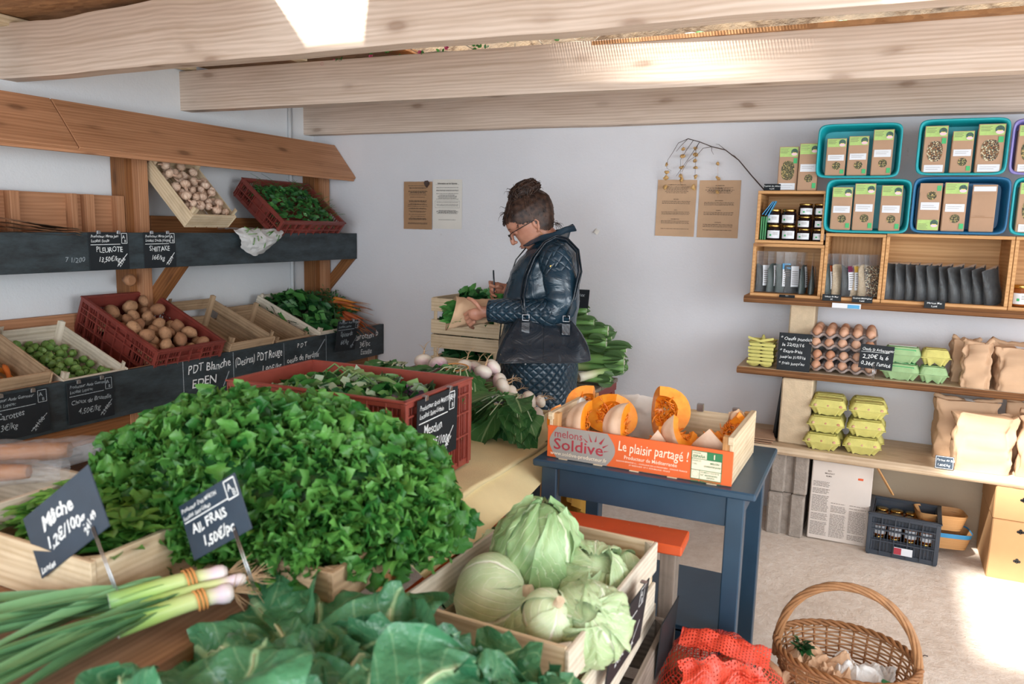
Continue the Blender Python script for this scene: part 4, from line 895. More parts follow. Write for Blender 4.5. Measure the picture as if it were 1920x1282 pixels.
pj = jar('jam_jar', JL, (-.448, 3.862, 1.464), .0325, .072, 'jam jars in the top left box', rz=.1)
pj2 = jar('jam_jar', JL, (-.312, 3.862, 1.464), .0315, .0565, 'jam jars in the top left box', rz=-.1)
for i, (x, z, r, h) in enumerate(spots):
    if i == 0 or i == 4: continue
    dup(pj if i < 4 else pj2, loc=(x, 3.862+.004*(i % 3-1), 1.4635+z), rot=(0, 0, RNG.uniform(-.3, .3)))
for i in range(3):
    t = thing('thin_book', 'thin green booklet standing upright at the left inside the jar box', 'book', (-.503+.010*i, 3.835, 1.4635), group='green booklets in the jar box')
    b = MB(); b.box((0, .06, .055), (.0065, .12, .11)); b.obj('cover', 'book_green' if i < 2 else 'book_green', t); b = MB(); b.box((0, .0605, .055), (.0045, .1205, .106), bev=.0003); b.obj('pages', 'black_gloss', t)
b = MB()
for k in range(3): b.box((-.478+.010*k, 3.84, 1.612-.001*k), (.003, .05, .075), (0, .62-.10*k, 0), bev=.0005)
tag(b.obj('leaflet', 'blue_card'), 'blue folded leaflet leaning over the booklets in the jar box', 'leaflet')
# pouches
def pouch(name, label, M, w, h, th, fill, group, lab=None, fillh=.75, top=None, cat='pouch'):
    t = thing(name, label, cat, M=M, group=group)
    def P(u, v, k=1.0, hh=1.0):
        a = 2*pi*u; z = h*hh*v; f = (1-v**2.2)*k+.02; e = abs(cos(a))**.8*(1 if cos(a) > 0 else -1)
        return V3((w/2*e*k*(1-.06*sin(pi*v)), th/2*sin(a)*f*(.55+.45*sin(pi*min(1, .25+v))), z))
    b = MB(); b.grid(lambda u, v: P(u, v), 16, 8, cu=True, flip=False); b.obj('pouch_film', 'clear_plastic', t)
    b = MB(); sd = RNG.random()*9
    b.grid(lambda u, v: P(u, v, .90, fillh)*(1+.06*mn.noise(V3((cos(u*6.28)*2, sin(u*6.28)*2, v*6+sd))))+V3((0, 0, .003+.012*sin(u*9+sd)*v)), 16, 8, cu=True); b.obj('contents', fill, t)
    if lab:
        b = MB(); b.grid(lambda u, v: V3((w*.30*(u-.5)*1.2, -th/2*(.98-.55*v**2)-.002, h*(.16+.5*v))), 3, 5); l_ = b.obj('label', 'label_white', t)
        b = MB()
        for k in range(7): b.grid(lambda u, v, k=k: V3((w*.28*(u-.5), -th/2*(.98-.55*(.1+k*.1)**2)-.0035, h*(.22+.05*k+.015*v))), 1, 1)
        b.obj('printed_text', 'ink_grey', l_)
        if top: b = MB(); b.grid(lambda u, v: V3((w*.30*(u-.5)*1.25, -th/2*(.98-.55*(.8+.3*v)**2)-.003, h*(.58+.14*v))), 3, 2); b.obj('colour_panel', top, l_)
    return t
plain('panel_blue', '#3b8fc2', .4); plain('panel_rust', '#a8532c', .4); plain('panel_gold', '#c9a03a', .4); plain('panel_plum', '#6b2344', .4); plain('pale_flakes', '#b7a384', .7, .3, 200); plain('dark_green_fill', '#23352f', .5, .4, 120)
for i, (x, top, fl) in enumerate(((-.478, None, 'dark_seaweed'), (-.432, None, 'dark_green_fill'), (-.383, 'panel_blue', 'dark_green_fill'), (-.345, None, 'dark_seaweed'), (-.302, None, 'dark_green_fill'), (-.262, None, 'dark_green_fill'))):
    pouch('food_pouch', ['transparent pouch leaning at the left end of the bottom left box', 'dark green pouch, second from the left in the bottom left box', 'pouch with blue panel on its label in the bottom left box', 'pouch with narrow white label just right of the blue one', 'pouch fifth from the left in the bottom left box', 'pouch at the right end of the bottom left box'][i], TRS((x, 3.885+.006*(i % 2), 1.2145), (0, 0, .75+.16*i if i not in (2, 3) else .5)), .105, .195, .032, fl, 'pouches in the bottom left box', True, .62, top)
for i, (x, top, fl) in enumerate(((-.178, 'panel_rust', 'dark_green_fill'), (-.140, None, 'pale_flakes'), (-.098, 'panel_plum', 'dark_seaweed'), (-.062, 'panel_gold', 'pale_flakes'), (-.024, None, 'pale_flakes'), (.004, None, 'dried_flowers'))):
    pouch('seed_pouch', ['pouch with rust coloured label at the left end of the seed box', 'pale pouch second from the left in the seed box', 'pouch with plum coloured label in the seed box', 'pouch with yellow gold label in the seed box', 'pale flaky pouch right of the gold one in the seed box', 'brown mottled pouch at the right end of the seed box'][i], TRS((x, 3.885+.008*(i % 2), 1.2145), (0, -.05, .9-.07*i if i != 3 else .35)), .10, .195, .034, fl, 'pouches in the seed box', i in (0, 2, 3), .68, top)
p0 = pouch('seaweed_pouch', 'black seaweed pouch with clear top leaning in the wide pine box', TRS((.075, 3.89, 1.2145), (0, -.06, .85)), .11, .165, .05, 'dark_seaweed', 'seaweed pouches in the wide box', False, .90)
for i in range(1, 10): dup(p0, M=TRS((.078+.0445*i, 3.888+.006*(i % 3), 1.2145), (0.02*(i % 2), -.05-.028*i, .85+.05*(i % 3))))
# honey jar at the right edge
jar('honey_jar', 'honey jar with dark lid and white label in the box at the right edge', (.575, 3.87, 1.2145), .038, .092, None, fill='honey')
# tubs
def tub(label, x0, x1, z0, z1, mat, y0=3.80, dep=.115, flare=.012):
    t = thing('plastic_tub', label, 'tub', ((x0+x1)/2, y0+dep/2, z0)); xc = (x0+x1)/2; zc = (z0+z1)/2; w = (x1-x0)/2; h = (z1-z0)/2
    def rr(u, a, c):
        th_ = 2*pi*u; q = .22; cx, cz = cos(th_), sin(th_); return V3((a*(1 if cx > 0 else -1)*abs(cx)**q, 0, c*(1 if cz > 0 else -1)*abs(cz)**q))
    def uu(u):   # spread samples so that the corners are round
        return u
    def ring(rad): return [rr((k+.5)/56, w-rad, h-rad) for k in range(56)]
    b = MB()
    prof = [(0.0, .012), (0.0, .006), (-.000, .0), (.005, .0), (.005, .003), (.004, .005), (dep, .005+flare), (dep, .006+flare)]
    inner = [(0.0, .008), (.004, .0085), (dep-.004, .0085+flare)]
    rings = [(y, r) for y, r in ((dep-.003, .0095+flare), (.004, .010), (-.001, .007), (-.002, .003), (.001, .0), (.007, .0), (.007, .004), (dep, .005+flare))]
    idx = []
    for (y, r) in rings: idx.append([b.p(V3((xc, y0+y, zc))+q) for q in ring(r)])
    for i in range(len(idx)-1):
        for k in range(56): k2 = (k+1) % 56; b.face((idx[i][k], idx[i][k2], idx[i+1][k2], idx[i+1][k]), None, True)
    wobj(b, 'shell', mat, t)
    b = MB(); r0 = [b.p(V3((xc, y0+dep-.003, zc))+q) for q in ring(.0095+flare)]; b.face(r0); r1 = [b.p(V3((xc, y0+dep, zc))+q) for q in ring(.005+flare)]; b.face(r1[::-1]); wobj(b, 'bottom', mat, t)
    return t
tub('teal plastic tub lying on its side, lower row above the seed box', -.228, .118, 1.507, 1.744, 'teal_plastic')
tub('teal plastic tub lying on its side, upper row leftmost', -.280, .062, 1.748, 1.984, 'teal_plastic')
tub('blue plastic tub lying on its side in the middle of the lower row', .122, .484, 1.512, 1.752, 'blue_plastic')
tub('teal plastic tub lying on its side, upper row above the blue tub', .122, .458, 1.758, 1.992, 'teal_plastic')
tub('teal plastic tub at the right picture edge above the honey box', .490, .84, 1.512, 1.752, 'teal_plastic')
tub('lilac plastic tub at the top right picture edge', .464, .80, 1.758, 1.985, 'lilac_plastic')
# tea bags
def tea_bag(label, x, z, y=3.812, w=.088, h=.185, win='round', fill='dried_herbs', rz=0.0, flip=False, back=False, group='kraft herb bags in the tubs', d=.05, lean=0.0):
    M = TRS((x, y, z), (lean, 0, rz)); t = thing('herb_bag', label, 'bag', M=M, group=group)
    b = MB(); b.box((0, d/2, h*.46), (w, d, h*.92), bev=.003); b.box((0, d*.30, h*.95), (w*.98, .010, h*.10), bev=.002)
    b.box((0, -.0006, h*.9), (w*.99, .002, h*.2), bev=.0005); b.obj('bag', 'kraft', t)
    def Z(v): return (h-v) if flip else v
    def pl(mb, x0, x1, z0, z1, dy): mb.box(((x0+x1)/2, -dy, (Z(z0)+Z(z1))/2), (abs(x1-x0), .0006, abs(z1-z0)), bev=0.0001)
    if back:
        b = MB(); pl(b, -w*.45, w*.45, h*.86, h*.96, .003); b.obj('label', 'label_white', t); b = MB(); pl(b, -w*.48, w*.48, h*.30, h*.31, .002); pl(b, -w*.3, w*.1, h*.33, h*.338, .002); b.obj('fold', 'kraft_paper', t); return t
    b = MB(); pl(b, -w*.46, w*.46, h*.77, h*.985, .0026); g_ = b.obj('green_label', 'label_green', t)
    b = MB()
    for k in range(4): pl(b, -w*.42, w*(.0-.06*(k % 2)), h*(.955-.03*k)-.0015, h*(.955-.03*k), .0034)
    b.obj('printed_text', 'ink_grey', g_)
    b = MB(); cx = w*.28; cz = Z(h*.86)
    b.lathe([(0.0005, 0), (w*.17, 0), (w*.17, .0006)], 16, M=Matrix.Translation((cx, -.0036, cz+.004)) @ Matrix.Rotation(pi/2, 4, 'X')); b.obj('picture', 'label_art', g_)
    b = MB(); b.lathe([(0.0005, 0), (w*.15, 0), (w*.15, .0006)], 14, M=Matrix.Translation((cx, -.0043, cz-.006)) @ Matrix.Rotation(pi/2, 4, 'X') @ Matrix.Diagonal((1, .55, 1, 1))); b.obj('pink_bowl', 'art_pink', g_)
    b = MB(); pl(b, cx-w*.09, cx+w*.09, h*.855, h*.87, .0052); b.obj('yellow_dot', 'art_yellow', g_)
    if win == 'round':
        wb = MB(); wb.lathe([(0.0005, 0), (w*.21, 0), (w*.21, .0006)], 20, M=Matrix.Translation((w*.06, -.0012, Z(h*.26))) @ Matrix.Rotation(pi/2, 4, 'X')); lz = (.40, .56)
    else:
        wb = MB(); q = [(cos(a)*(abs(cos(a))**-.35 if abs(cos(a)) > .05 else 1)*.5, sin(a)) for a in [2*pi*k/24 for k in range(24)]]
        ids = [wb.p((w*.0+w*.34*max(-1, min(1, q_[0]*2)), -.0014, Z(h*.46)+h*.22*q_[1])) for q_ in q]; wb.face(ids if not flip else ids); lz = (.02, .17)
    wb.obj('window', fill, t)
    b = MB(); pl(b, -w*.40, w*.42, h*lz[0], h*lz[1], .0022); l2 = b.obj('white_label', 'label_white', t)
    b = MB()
    for k in range(2): pl(b, -w*.32, w*(.3-.1*k), h*(lz[1]-.05-.04*k)-.001, h*(lz[1]-.05-.04*k), .003)
    b.obj('printed_text', 'ink_grey', l2)
    b = MB(); pl(b, w*.26, w*.45, h*.05 if win == 'round' else h*.62, h*.16 if win == 'round' else h*.74, .0022); b.obj('green_logo', 'logo_green', t)
    return t
tea_bag('herb bag with long window of dark green leaves above the jar box', -.404, 1.694, y=3.85, w=.086, h=.20, win='long', group='herb bags left of the tubs')
tea_bag('herb bag with round window right beside the teal tub, above the jar box', -.315, 1.694, y=3.835, w=.084, h=.212, group='herb bags left of the tubs')
for i, (x, h, lab) in enumerate(((-.200, .162, 'shortest herb bag, left in the upper left teal tub'), (-.110, .170, 'middle herb bag in the upper left teal tub'), (-.012, .196, 'tallest herb bag, right in the upper left teal tub'))): tea_bag(lab, x, 1.760, w=.082, h=h, group='herb bags in the upper left tub')
tea_bag('herb bag with long window of brown seeds in the upper middle tub', .190, 1.769, w=.088, h=.196, win='long', fill='dried_flowers', group='herb bags in the upper middle tub')
tea_bag('short herb bag with round window in the upper middle tub', .292, 1.769, w=.080, h=.172, group='herb bags in the upper middle tub')
tea_bag('herb bag with long window of orange flowers in the upper middle tub', .393, 1.769, w=.098, h=.198, win='long', fill='dried_flowers', group='herb bags in the upper middle tub')
for i, (x, h, lab) in enumerate(((-.158, .190, 'left herb bag in the lower left teal tub'), (-.066, .206, 'tallest herb bag, middle of the lower left teal tub'), (.042, .198, 'right herb bag in the lower left teal tub'))): tea_bag(lab, x, 1.5185, w=.085, h=h, group='herb bags in the lower left tub')
tea_bag('upside down herb bag at the left in the blue tub', .192, 1.5235, w=.086, h=.202, flip=True, group='herb bags in the blue tub')
tea_bag('upright herb bag with round window in the middle of the blue tub', .287, 1.5235, w=.088, h=.205, group='herb bags in the blue tub', rz=.06)
tea_bag('herb bag turned to its plain back at the right in the blue tub', .392, 1.5235, w=.090, h=.196, back=True, group='herb bags in the blue tub', rz=-.08)
tea_bag('herb bag with long window in the right edge teal tub', .565, 1.5235, w=.10, h=.205, win='long', group='herb bags at the right edge')
tea_bag('herb bag with long window in the lilac tub', .535, 1.769, w=.095, h=.19, win='long', group='herb bags at the right edge')
# little slates on the boxes
def mini(x, z, w, h, txt, label, y=3.808, tilt=.25):
    slate('price_sign', label, frame((x, y, z), (1, 0, 0), (0, tilt, 1)), w, h, [(txt[0], h*.34, w*.5, h*.55, dict(align='CENTER', jit=.5)), (txt[1], h*.3, w*.5, h*.15, dict(align='CENTER', jit=.5))], clips=())
mini(-.505, 1.694, .075, .032, ('Tisanes de saison', '4,20€'), 'tiny black slate on top of the jar box beside the branch', y=3.84)
mini(-.205, 1.196, .080, .030, ('Laitue de Mer', '5€'), 'tiny black slate below the seed box at its left', y=3.792, tilt=.1)
mini(-.080, 1.196, .085, .030, ('Graines Mélangées', '5,40€'), 'tiny black slate below the seed box at its right', y=3.792, tilt=.1)
mini(.210, 1.190, .080, .034, ('Haricot Mer', '5,60€'), 'tiny black slate in front of the seaweed pouches', y=3.792, tilt=.1)
mini(-.395, 1.199, .070, .014, ('Algues', ''), 'thin black slate strip below the bottom left box', y=3.80, tilt=.5)
b = MB(); b.box((-.10, 3.783, 1.178), (.12, .001, .022), bev=.0002); t_ = b.obj('sticker', 'label_white'); tag(t_, 'white and blue sticker on the edge of the top shelf plank', 'sticker')
b = MB(); b.box((-.07, 3.7815, 1.176), (.05, .001, .016), bev=.0002); b.obj('blue_patch', 'blue_card', t_)
# ------------------------------------------------------------------ eggs
def tray_mesh(nx=5, ny=5, pitch=.058, A=.020):
    b = MB(); w = nx*pitch; d = ny*pitch; R_ = 6
    def P(u, v):
        x = u*w; y = v*d; cx = cos(2*pi*x/pitch); cy = cos(2*pi*y/pitch)
        z = A*(1+max(-.7, .5*(cx+cy)))+.004
        e = min(u, 1-u, v, 1-v)
        return V3((x-w/2, y, z if e > .001 else max(z*.92, .012)))
    b.grid(P, nx*R_, ny*R_); b.grid(lambda u, v: P(u, v)-V3((0, 0, .003)), nx*R_, ny*R_, flip=True); return b
tray = None; ex0 = -.095; pitch = .0575
zt = [.851, .900, .958, 1.007]
for k, z in enumerate(zt):
    o = tray_mesh(5, 5, pitch).obj('egg_tray', 'pulp_grey') if k == 0 else o.copy()
    if k: COL.objects.link(o)
    o.location = (ex0+.006*(k % 2)-.004*k, 3.815+.004*(k % 2), z); o.rotation_euler = (0, 0, -.02+.012*k)
    tag(o, ['grey moulded pulp egg tray at the bottom of the egg stack', 'second grey egg tray from the bottom of the stack', 'third grey egg tray from the bottom of the stack', 'top grey egg tray carrying the open layer of eggs'][k], 'egg tray', 'grey egg trays')
b = MB(); b.ball((0, 0, 0), (.0215, .0215, .0275), 14, 10, fn=lambda d: 1-.07*d.z*(1 if d.z > 0 else .3)); EGG = b.obj('egg', 'egg_shell'); eg = [EGG]; Ms = []
for k, z in enumerate(zt):
    rows = 5 if k == 3 else 1
    for j in range(rows):
        for i in range(5): Ms.append(Matrix.Translation((ex0+.006*(k % 2)-.004*k+(i-2)*pitch, 3.815+pitch*(.5+j)+.002*i, z+.034+rg.uniform(0, .003))) @ Matrix.Rotation(rg.uniform(-.12, .12), 4, 'X') @ Matrix.Rotation(rg.uniform(0, 6), 4, 'Z'))
n4 = len(Ms)-25
scatter(eg, 'brown hen egg standing in the stacked grey trays on the middle shelf', 'egg', 'eggs in the grey trays', Ms, 'egg')
def carton(label, loc, mat, rz=0.0, group=None, nx=3, w=.158, d=.104, lab=False, lidmat=None, eggs=True):
    t = thing('egg_carton', label, 'egg carton', loc, rz, group); pc = w/nx
    def bot(u, v):
        # outside of the cups: a ring profile around the carton, bulging at each cup
        a = 2*pi*u; sx = cos(a); sy = sin(a); px = .5*w*(1 if sx > 0 else -1)*abs(sx)**.35; py = .5*d*(1 if sy > 0 else -1)*abs(sy)**.35
        bul = abs(sin(pi*(px/pc+nx/2)))**.6 if abs(py) > d*.49 else abs(sin(pi*(py/(d/2)+1)))**.6
        k = .70+.30*v; inn = (1-bul)*.013*(1-v)+.0
        return V3((px*k-inn*sx, py*k-inn*sy*1.6, .036*v+.012*(1-bul)*(1-v)))
    b = MB(); b.grid(bot, 60, 5, cu=True)
    r = [b.p(bot(k/60, 0)*0.9+V3((0, 0, .002))) for k in range(60)]; b.face(r[::-1])
    b.box((0, 0, .038), (w+.006, d+.006, .003), bev=.001); b.obj('base', mat, t)
    def lid(u, v):
        a = 2*pi*u; sx = cos(a); sy = sin(a); px = .5*w*(1 if sx > 0 else -1)*abs(sx)**.3; py = .5*d*(1 if sy > 0 else -1)*abs(sy)**.3
        sc = .045*(1-v)*(abs(sin(pi*(px/pc+nx/2)))**.7) if abs(py) > d*.49 else 0
        k = 1-.20*v**1.5; return V3((px*k, py*(k+sc), .040+.034*v-.004*v*v*(abs(px)/w)))
    b = MB(); b.grid(lid, 60, 4, cu=True); r = [b.p(lid(k/60, 1)+V3((0, 0, .001*0))) for k in range(60)]; b.face(r)
    b.box((0, 0, .075), (w*.7, d*.45, .003), bev=.001); ld = b.obj('lid', lidmat or mat, t)
    if eggs:
        for i in range(nx):
            b = MB(); b.ball(((i-(nx-1)/2)*pc, -d/2+.004, .046), (.010, .006, .008), 10, 6); b.obj('egg_window', 'egg_shell', t)
    if lab:
        b = MB(); b.box((0, 0, .078), (w*.72, d*.55, .0012), bev=.0002); b.obj('label', 'label_white' if lab == 1 else 'logo_green', t)
        b = MB(); b.box((w*.0, -d*.43, .058), (w*.7, .001, .016), (.35, 0, 0), bev=.0002); b.obj('green_label', 'logo_green', t)
    return t
names = ['bottom', 'middle', 'top']
for s_, (x, y) in enumerate(((-.140, 3.785), (.030, 3.80))):
    for k in range(3):
        for j in range(2 if k == 2 else 1):
            carton('yellow pulp egg carton, %s of the %s stack%s on the lowest shelf' % (names[k], ('left', 'right')[s_], (' in front', ' behind')[j] if k == 2 else ''), (x-.006*(2-k)+.004*(k % 2), y+.012*k+j*.112, .503+.0815*k), 'pulp_yellow', .02*(k-1)+.03*s_, 'yellow egg cartons on the lowest shelf')
        if k < 2: carton('yellow pulp egg carton hidden behind the %s one of the %s stack' % (names[k], ('left', 'right')[s_]), (x, y+.012*k+.113, .503+.0815*k), 'pulp_yellow', 0, 'yellow egg cartons on the lowest shelf', eggs=False)
carton('green egg carton with printed label, lower one beside the grey trays', (.150, 3.885, .851), 'pulp_green', -.12, 'egg cartons on the middle shelf', lab=2, eggs=False)
carton('green egg carton with printed label, upper one beside the grey trays', (.148, 3.888, .929), 'pulp_green', -.05, 'egg cartons on the middle shelf', lab=1, eggs=False)
carton('green egg carton carrying a yellow one on the middle shelf', (.278, 3.88, .851), 'pulp_green', .02, 'egg cartons on the middle shelf', w=.115, nx=2, eggs=False)
carton('yellow egg carton on top of a green one on the middle shelf', (.280, 3.885, .929), 'pulp_yellow', .03, 'egg cartons on the middle shelf', w=.115, nx=2, eggs=False)
for k in range(7):
    b = MB(); w, d = .118, .15; z = 0
    def cup(u, v):
        x = (u-.5)*w; y = (v-.5)*d; return V3((x, y, .018-.017*abs(sin(2*pi*u))**.5*abs(sin(3*pi*v))**.5+(.02 if abs(u-.5) < .01 and False else 0)))
    b.grid(cup, 16, 18); b.grid(lambda u, v: cup(u, v)-V3((0, 0, .0025)), 16, 18, flip=True); b.grid(lambda u, v: V3(((u-.5)*w, -d/2-.001-.002*v, .016+.012*v+(.03*abs(u-.5) if k == 6 else 0))), 8, 2)
    if k == 6: b.lathe([(.018, .016), (.010, .03), (.004, .045)], 8)
    o = b.obj('open_egg_carton', 'pulp_yellow'); o.location = (-.462+.003*(k % 2), 3.90, .853+.0175*k); o.rotation_euler = (0, 0, .04*(k % 3)-.04)
    tag(o, 'empty open yellow egg carton nested in the stack at the shelf left end', 'egg carton', 'nested open yellow egg cartons')
slate('price_sign', 'black slate with egg laying dates leaning left of the grey egg trays', frame((-.383, 3.815, .852), (1, 0, 0), (0, .12, 1)), .148, .178, [('* Oeufs pondus', .022, .008, .145, J), ('le 22/03/16', .022, .016, .115, J), ('* Extra-frais', .021, .008, .085, J), ("jusqu'au 31/03/16", .019, .012, .058, dict(J, sx=.85)), ("* Frais jusqu'au", .019, .008, .028, J)], clips=())
slate('price_sign', 'black slate reading 2,20€ standing in front of the grey egg trays', frame((-.028, 3.775, .905), (1, 0, -.03), (0, .05, 1)), .138, .108, [('Oeufs St Auberganer', .019, .008, .080, dict(J, sx=.8)), ('2,20€ la 6', .026, .012, .046, J), ("0,36€ l'unité", .024, .008, .014, J)], [seg(.005, .074, .12, .077, .0015)], clips=(), stick=(.06, .052))
# ------------------------------------------------------------------ paper bags of flour
def flour_bag(label, loc, w, d, h, seed, rz=0.0, group=None, mat='kraft_light', roll=True, labelp=False, pinch=.35, name='flour_bag', top_open=False):
    t = thing(name, label, 'paper bag', loc, rz, group); N = 44
    def P(u, v):
        a = 2*pi*u; q = .32; cx, cy = cos(a), sin(a); sx = (1 if cx > 0 else -1)*abs(cx)**q; sy = (1 if cy > 0 else -1)*abs(cy)**q
        k = 1-max(0, v-.62)/.38*(1-pinch) if v > .62 else 1+.04*sin(pi*v/.62)
        n = (.010+.012*v)*mn.noise(V3((cx*1.8+seed, cy*1.8, v*4.5)))+.004*mn.noise(V3((cx*6+seed, cy*6, v*13)))+.004*abs(mn.noise(V3((cx*3, cy*3+seed, v*8))))
        return V3((sx*(w/2+n)*(1+.05*(v > .8)), sy*(d/2*k+n), h*v+.02*mn.noise(V3((cx*1.5+seed, cy, 7)))*v))
    b = MB(); b.grid(P, N, 22, cu=True); r = [b.p(P(k/N, 0)) for k in range(N)]; b.face(r[::-1])
    if not top_open: r = [b.p(P(k/N, 1)) for k in range(N)]; b.face(r)
    b.obj('bag', mat, t)
    if roll:
        b = MB(); pts = [V3((-w*.56+w*1.12*i/12, .01*mn.noise(V3((i*.5, seed, 0))), h*.985+.016*mn.noise(V3((i*.4, seed, 3)))+.02*abs(i/6-1)**3)) for i in range(13)]
        b.tube(pts, [.014+.006*mn.noise(V3((i*.7, seed, 9))) for i in range(13)], 9, flat=.8); b.obj('rolled_top', mat, t)
    if labelp: b = MB(); b.box((w*.05, -d*.05, h*1.012), (.045, .03, .001), (.15, .1, .2), bev=.0002); b.obj('label', 'label_white', t)
    return t
flour_bag('small rolled brown paper bag standing in front on the middle shelf', (.438, 3.865, .851), .105, .085, .19, 1)
flour_bag('small brown paper bag half hidden behind the rolled one on the middle shelf', (.405, 3.99, .851), .10, .08, .185, 2)
flour_bag('brown paper bag with white labels at the right edge of the middle shelf', (.590, 3.87, .851), .150, .11, .185, 3, labelp=True, pinch=.8, roll=False)
flour_bag('brown paper bag behind the labelled one on the middle shelf', (.60, 4.02, .851), .17, .10, .185, 4)
flour_bag('large sunlit brown paper bag standing in front on the lowest shelf', (.485, 3.785, .503), .215, .10, .245, 5, rz=.05, pinch=.55, roll=False)
flour_bag('large brown paper bag behind the sunlit one with a white tag', (.430, 3.945, .503), .235, .15, .27, 6, labelp=True)
flour_bag('large brown paper bag at the right edge of the lowest shelf', (.700, 3.80, .503), .155, .10, .26, 7, rz=-.1)
flour_bag('large brown paper bag at the back right of the lowest shelf', (.72, 3.98, .503), .24, .13, .27, 8)
slate('price_sign', 'small blue and white chalk slate at the foot of the large paper bags', frame((.312, 3.712, .503), (1, 0, 0), (0, .25, 1)), .072, .056, [('Farine de Blé', .013, .006, .034, J), ('1,80€/kg', .014, .008, .012, J)], rectline(.003, .003, .069, .053, .002), clips=(), mat='slate_tag_blue')
# ------------------------------------------------------------------ under the lowest shelf
t = thing('cardboard_box', 'tall pale printed cardboard box beside the cinder blocks', 'box', (-.05, 3.93, .055), .0)
b = MB(); b.box((-.053, 3.94, .25), (.262, .30, .385), bev=.004); wobj(b, 'box', 'cardboard_print', t)
b = MB(); b.grid(lambda u, v: V3((-.184+.262*u, 3.79, .442+v*(.012+.010*mn.noise(V3((u*7, 0, 0)))))), 30, 1); wobj(b, 'torn_rim', 'cardboard', t)
q = random.Random(3); sh = []
for c0, c1, ya, yb in ((.01, .085, .02, .28), (.095, .165, .02, .19), (.175, .25, .02, .185)):
    y = ya
    while y < yb: sh += dashes(c0, c1-.01*q.random(), y, .0022, q, mean=.012); y += .0068 if q.random() < .9 else .014
wwrite('printed_text', [('BIO', .010, .07, .335, {}), ('MAGNAT', .010, .058, .322, {}), ('ALMA', .010, .063, .309, {})], frame((-.184, 3.789, .06), (1, 0, 0), (0, 0, 1)), 'ink_grey', t, sh)
b = MB(); b.box((.028, 3.7895, .378), (.022, .001, .010), bev=.0001); wobj(b, 'orange_label', 'orange_sticker', t)
b = MB(); b.beam((.09, 3.74, .46), (.165, 3.79, .33), .018, .006); tag(b.obj('wooden_stick', 'pine'), 'thin wooden slat hanging down under the lowest shelf', 'slat')
Mb = TRS((.225, 3.84, .058), (0, 0, -.05))
plastic_crate('plastic_crate', 'black lattice plastic crate of gold lidded jars on the floor under the shelf', Mb, .285, .26, .20, 'black_plastic', step=.013, solid=False)
o = None
for i in range(4):
    for j in range(3):
        M_ = Mb @ Matrix.Translation((-.096+.063*i, -.085+.075*j, .012+.0775))
        if o is None: o = jar('storage_jar', 'gold lidded jar packed inside the black crate under the shelf', M_.translation, .029, .075, 'jars in the black crate', fill='honey', dot=False)
        else: dup(o, loc=M_.translation)
for i in range(4): dup(o, loc=(Mb @ V3((-.096+.063*i, -.085, .012))))
b = MB(); b.box((.225, 3.703, .10), (.075, .001, .034), (0, 0, -.05), bev=.0002); t_ = b.obj('crate_label', 'label_white'); tag(t_, 'white and red paper label on the front of the black crate', 'label')
b = MB(); b.box((.203, 3.7015, .10), (.03, .001, .03), (0, 0, -.05), bev=.0002); b.obj('red_patch', 'panel_plum' if False else 'print_red', t_)
def punnet(label, loc, mat, band=None):
    t = thing('wooden_punnet', label, 'punnet', loc, .15); b = MB()
    def P(u, v):
        a = 2*pi*u; sx = (1 if cos(a) > 0 else -1)*abs(cos(a))**.4; sy = (1 if sin(a) > 0 else -1)*abs(sin(a))**.4; k = .82+.18*v; return V3((.105*sx*k, .07*sy*k, .07*v))
    b.grid(P, 40, 2, cu=True, sm=False); b.grid(lambda u, v: P(u, v)*.97+V3((0, 0, .003)), 40, 2, cu=True, sm=False, flip=True); r = [b.p(P(k/40, 0)) for k in range(40)]; b.face(r[::-1]); r = [b.p(P(k/40, 0)*.96+V3((0, 0, .003))) for k in range(40)]; b.face(r); b.obj('tray', mat, t)
    if band: b = MB(); b.grid(lambda u, v: P(u, .78+.3*v)*1.01, 40, 1, cu=True); b.obj('rim_band', band, t)
punnet('thin wooden punnet with blue rim behind the black crate', (.395, 3.90, .10), 'pine', 'panel_blue')
punnet('thin pale wooden punnet on top of the blue rimmed one', (.370, 3.90, .185), 'pine')

for k, (z0, z1, lab, x0) in enumerate(((.05, .315, 'lower sunlit cardboard box at the right edge of the floor', .55), (.317, .462, 'upper cardboard box at the right edge under the shelf', .548))):
    t = thing('cardboard_box', lab, 'box', (.75, 3.9, z0)); b = MB(); b.box((x0+.21, 3.90, (z0+z1)/2), (.42, .36, z1-z0), bev=.004); bx_ = wobj(b, 'box', 'cardboard', t)
    for z in ((z0+z1)/2+.02,) if k else (z0+.22, z0+.09):
        b = MB()
        for (dx, dz) in ((0, 0), (.008, .003), (-.008, .003), (0, .010)): b.lathe([(0.0005, 0), (.006, 0), (.006, .0006)], 10, M=Matrix.Translation((x0+.105+dx, 3.7193, z+dz)) @ Matrix.Rotation(pi/2, 4, 'X'))
        wobj(b, 'clover_hole', 'black_gloss', t)
# twigs and crumbs on the floor
for i, (px, py, L) in enumerate(((1435, 1018, .03), (1442, 1010, .03), (1450, 1058, .02), (1440, 1042, .012), (1740, 1230, .02), (1550, 1175, .012), (1460, 1060, .015))):
    p = W(px, py, 'z', .012 if py > 1100 else .03); a = rg.uniform(0, 6); b = MB(); b.tube([p, p+V3((cos(a), sin(a), .1))*L*.5, p+V3((cos(a+.5), sin(a+.5), 0))*L], .0022, 5)
    tag(b.obj('floor_twig', 'twig'), 'tiny dark twig lying on the sandy floor', 'twig', 'twigs scattered on the sandy floor')
# ------------------------------------------------------------------ the woman
WM = Matrix.Translation((-1.40, 3.30, fz(-1.4, 3.3))) @ Matrix(((-cos(radians(23)), sin(radians(23)), 0, 0), (-sin(radians(23)), -cos(radians(23)), 0, 0), (0, 0, 1, 0), (0, 0, 0, 1)))
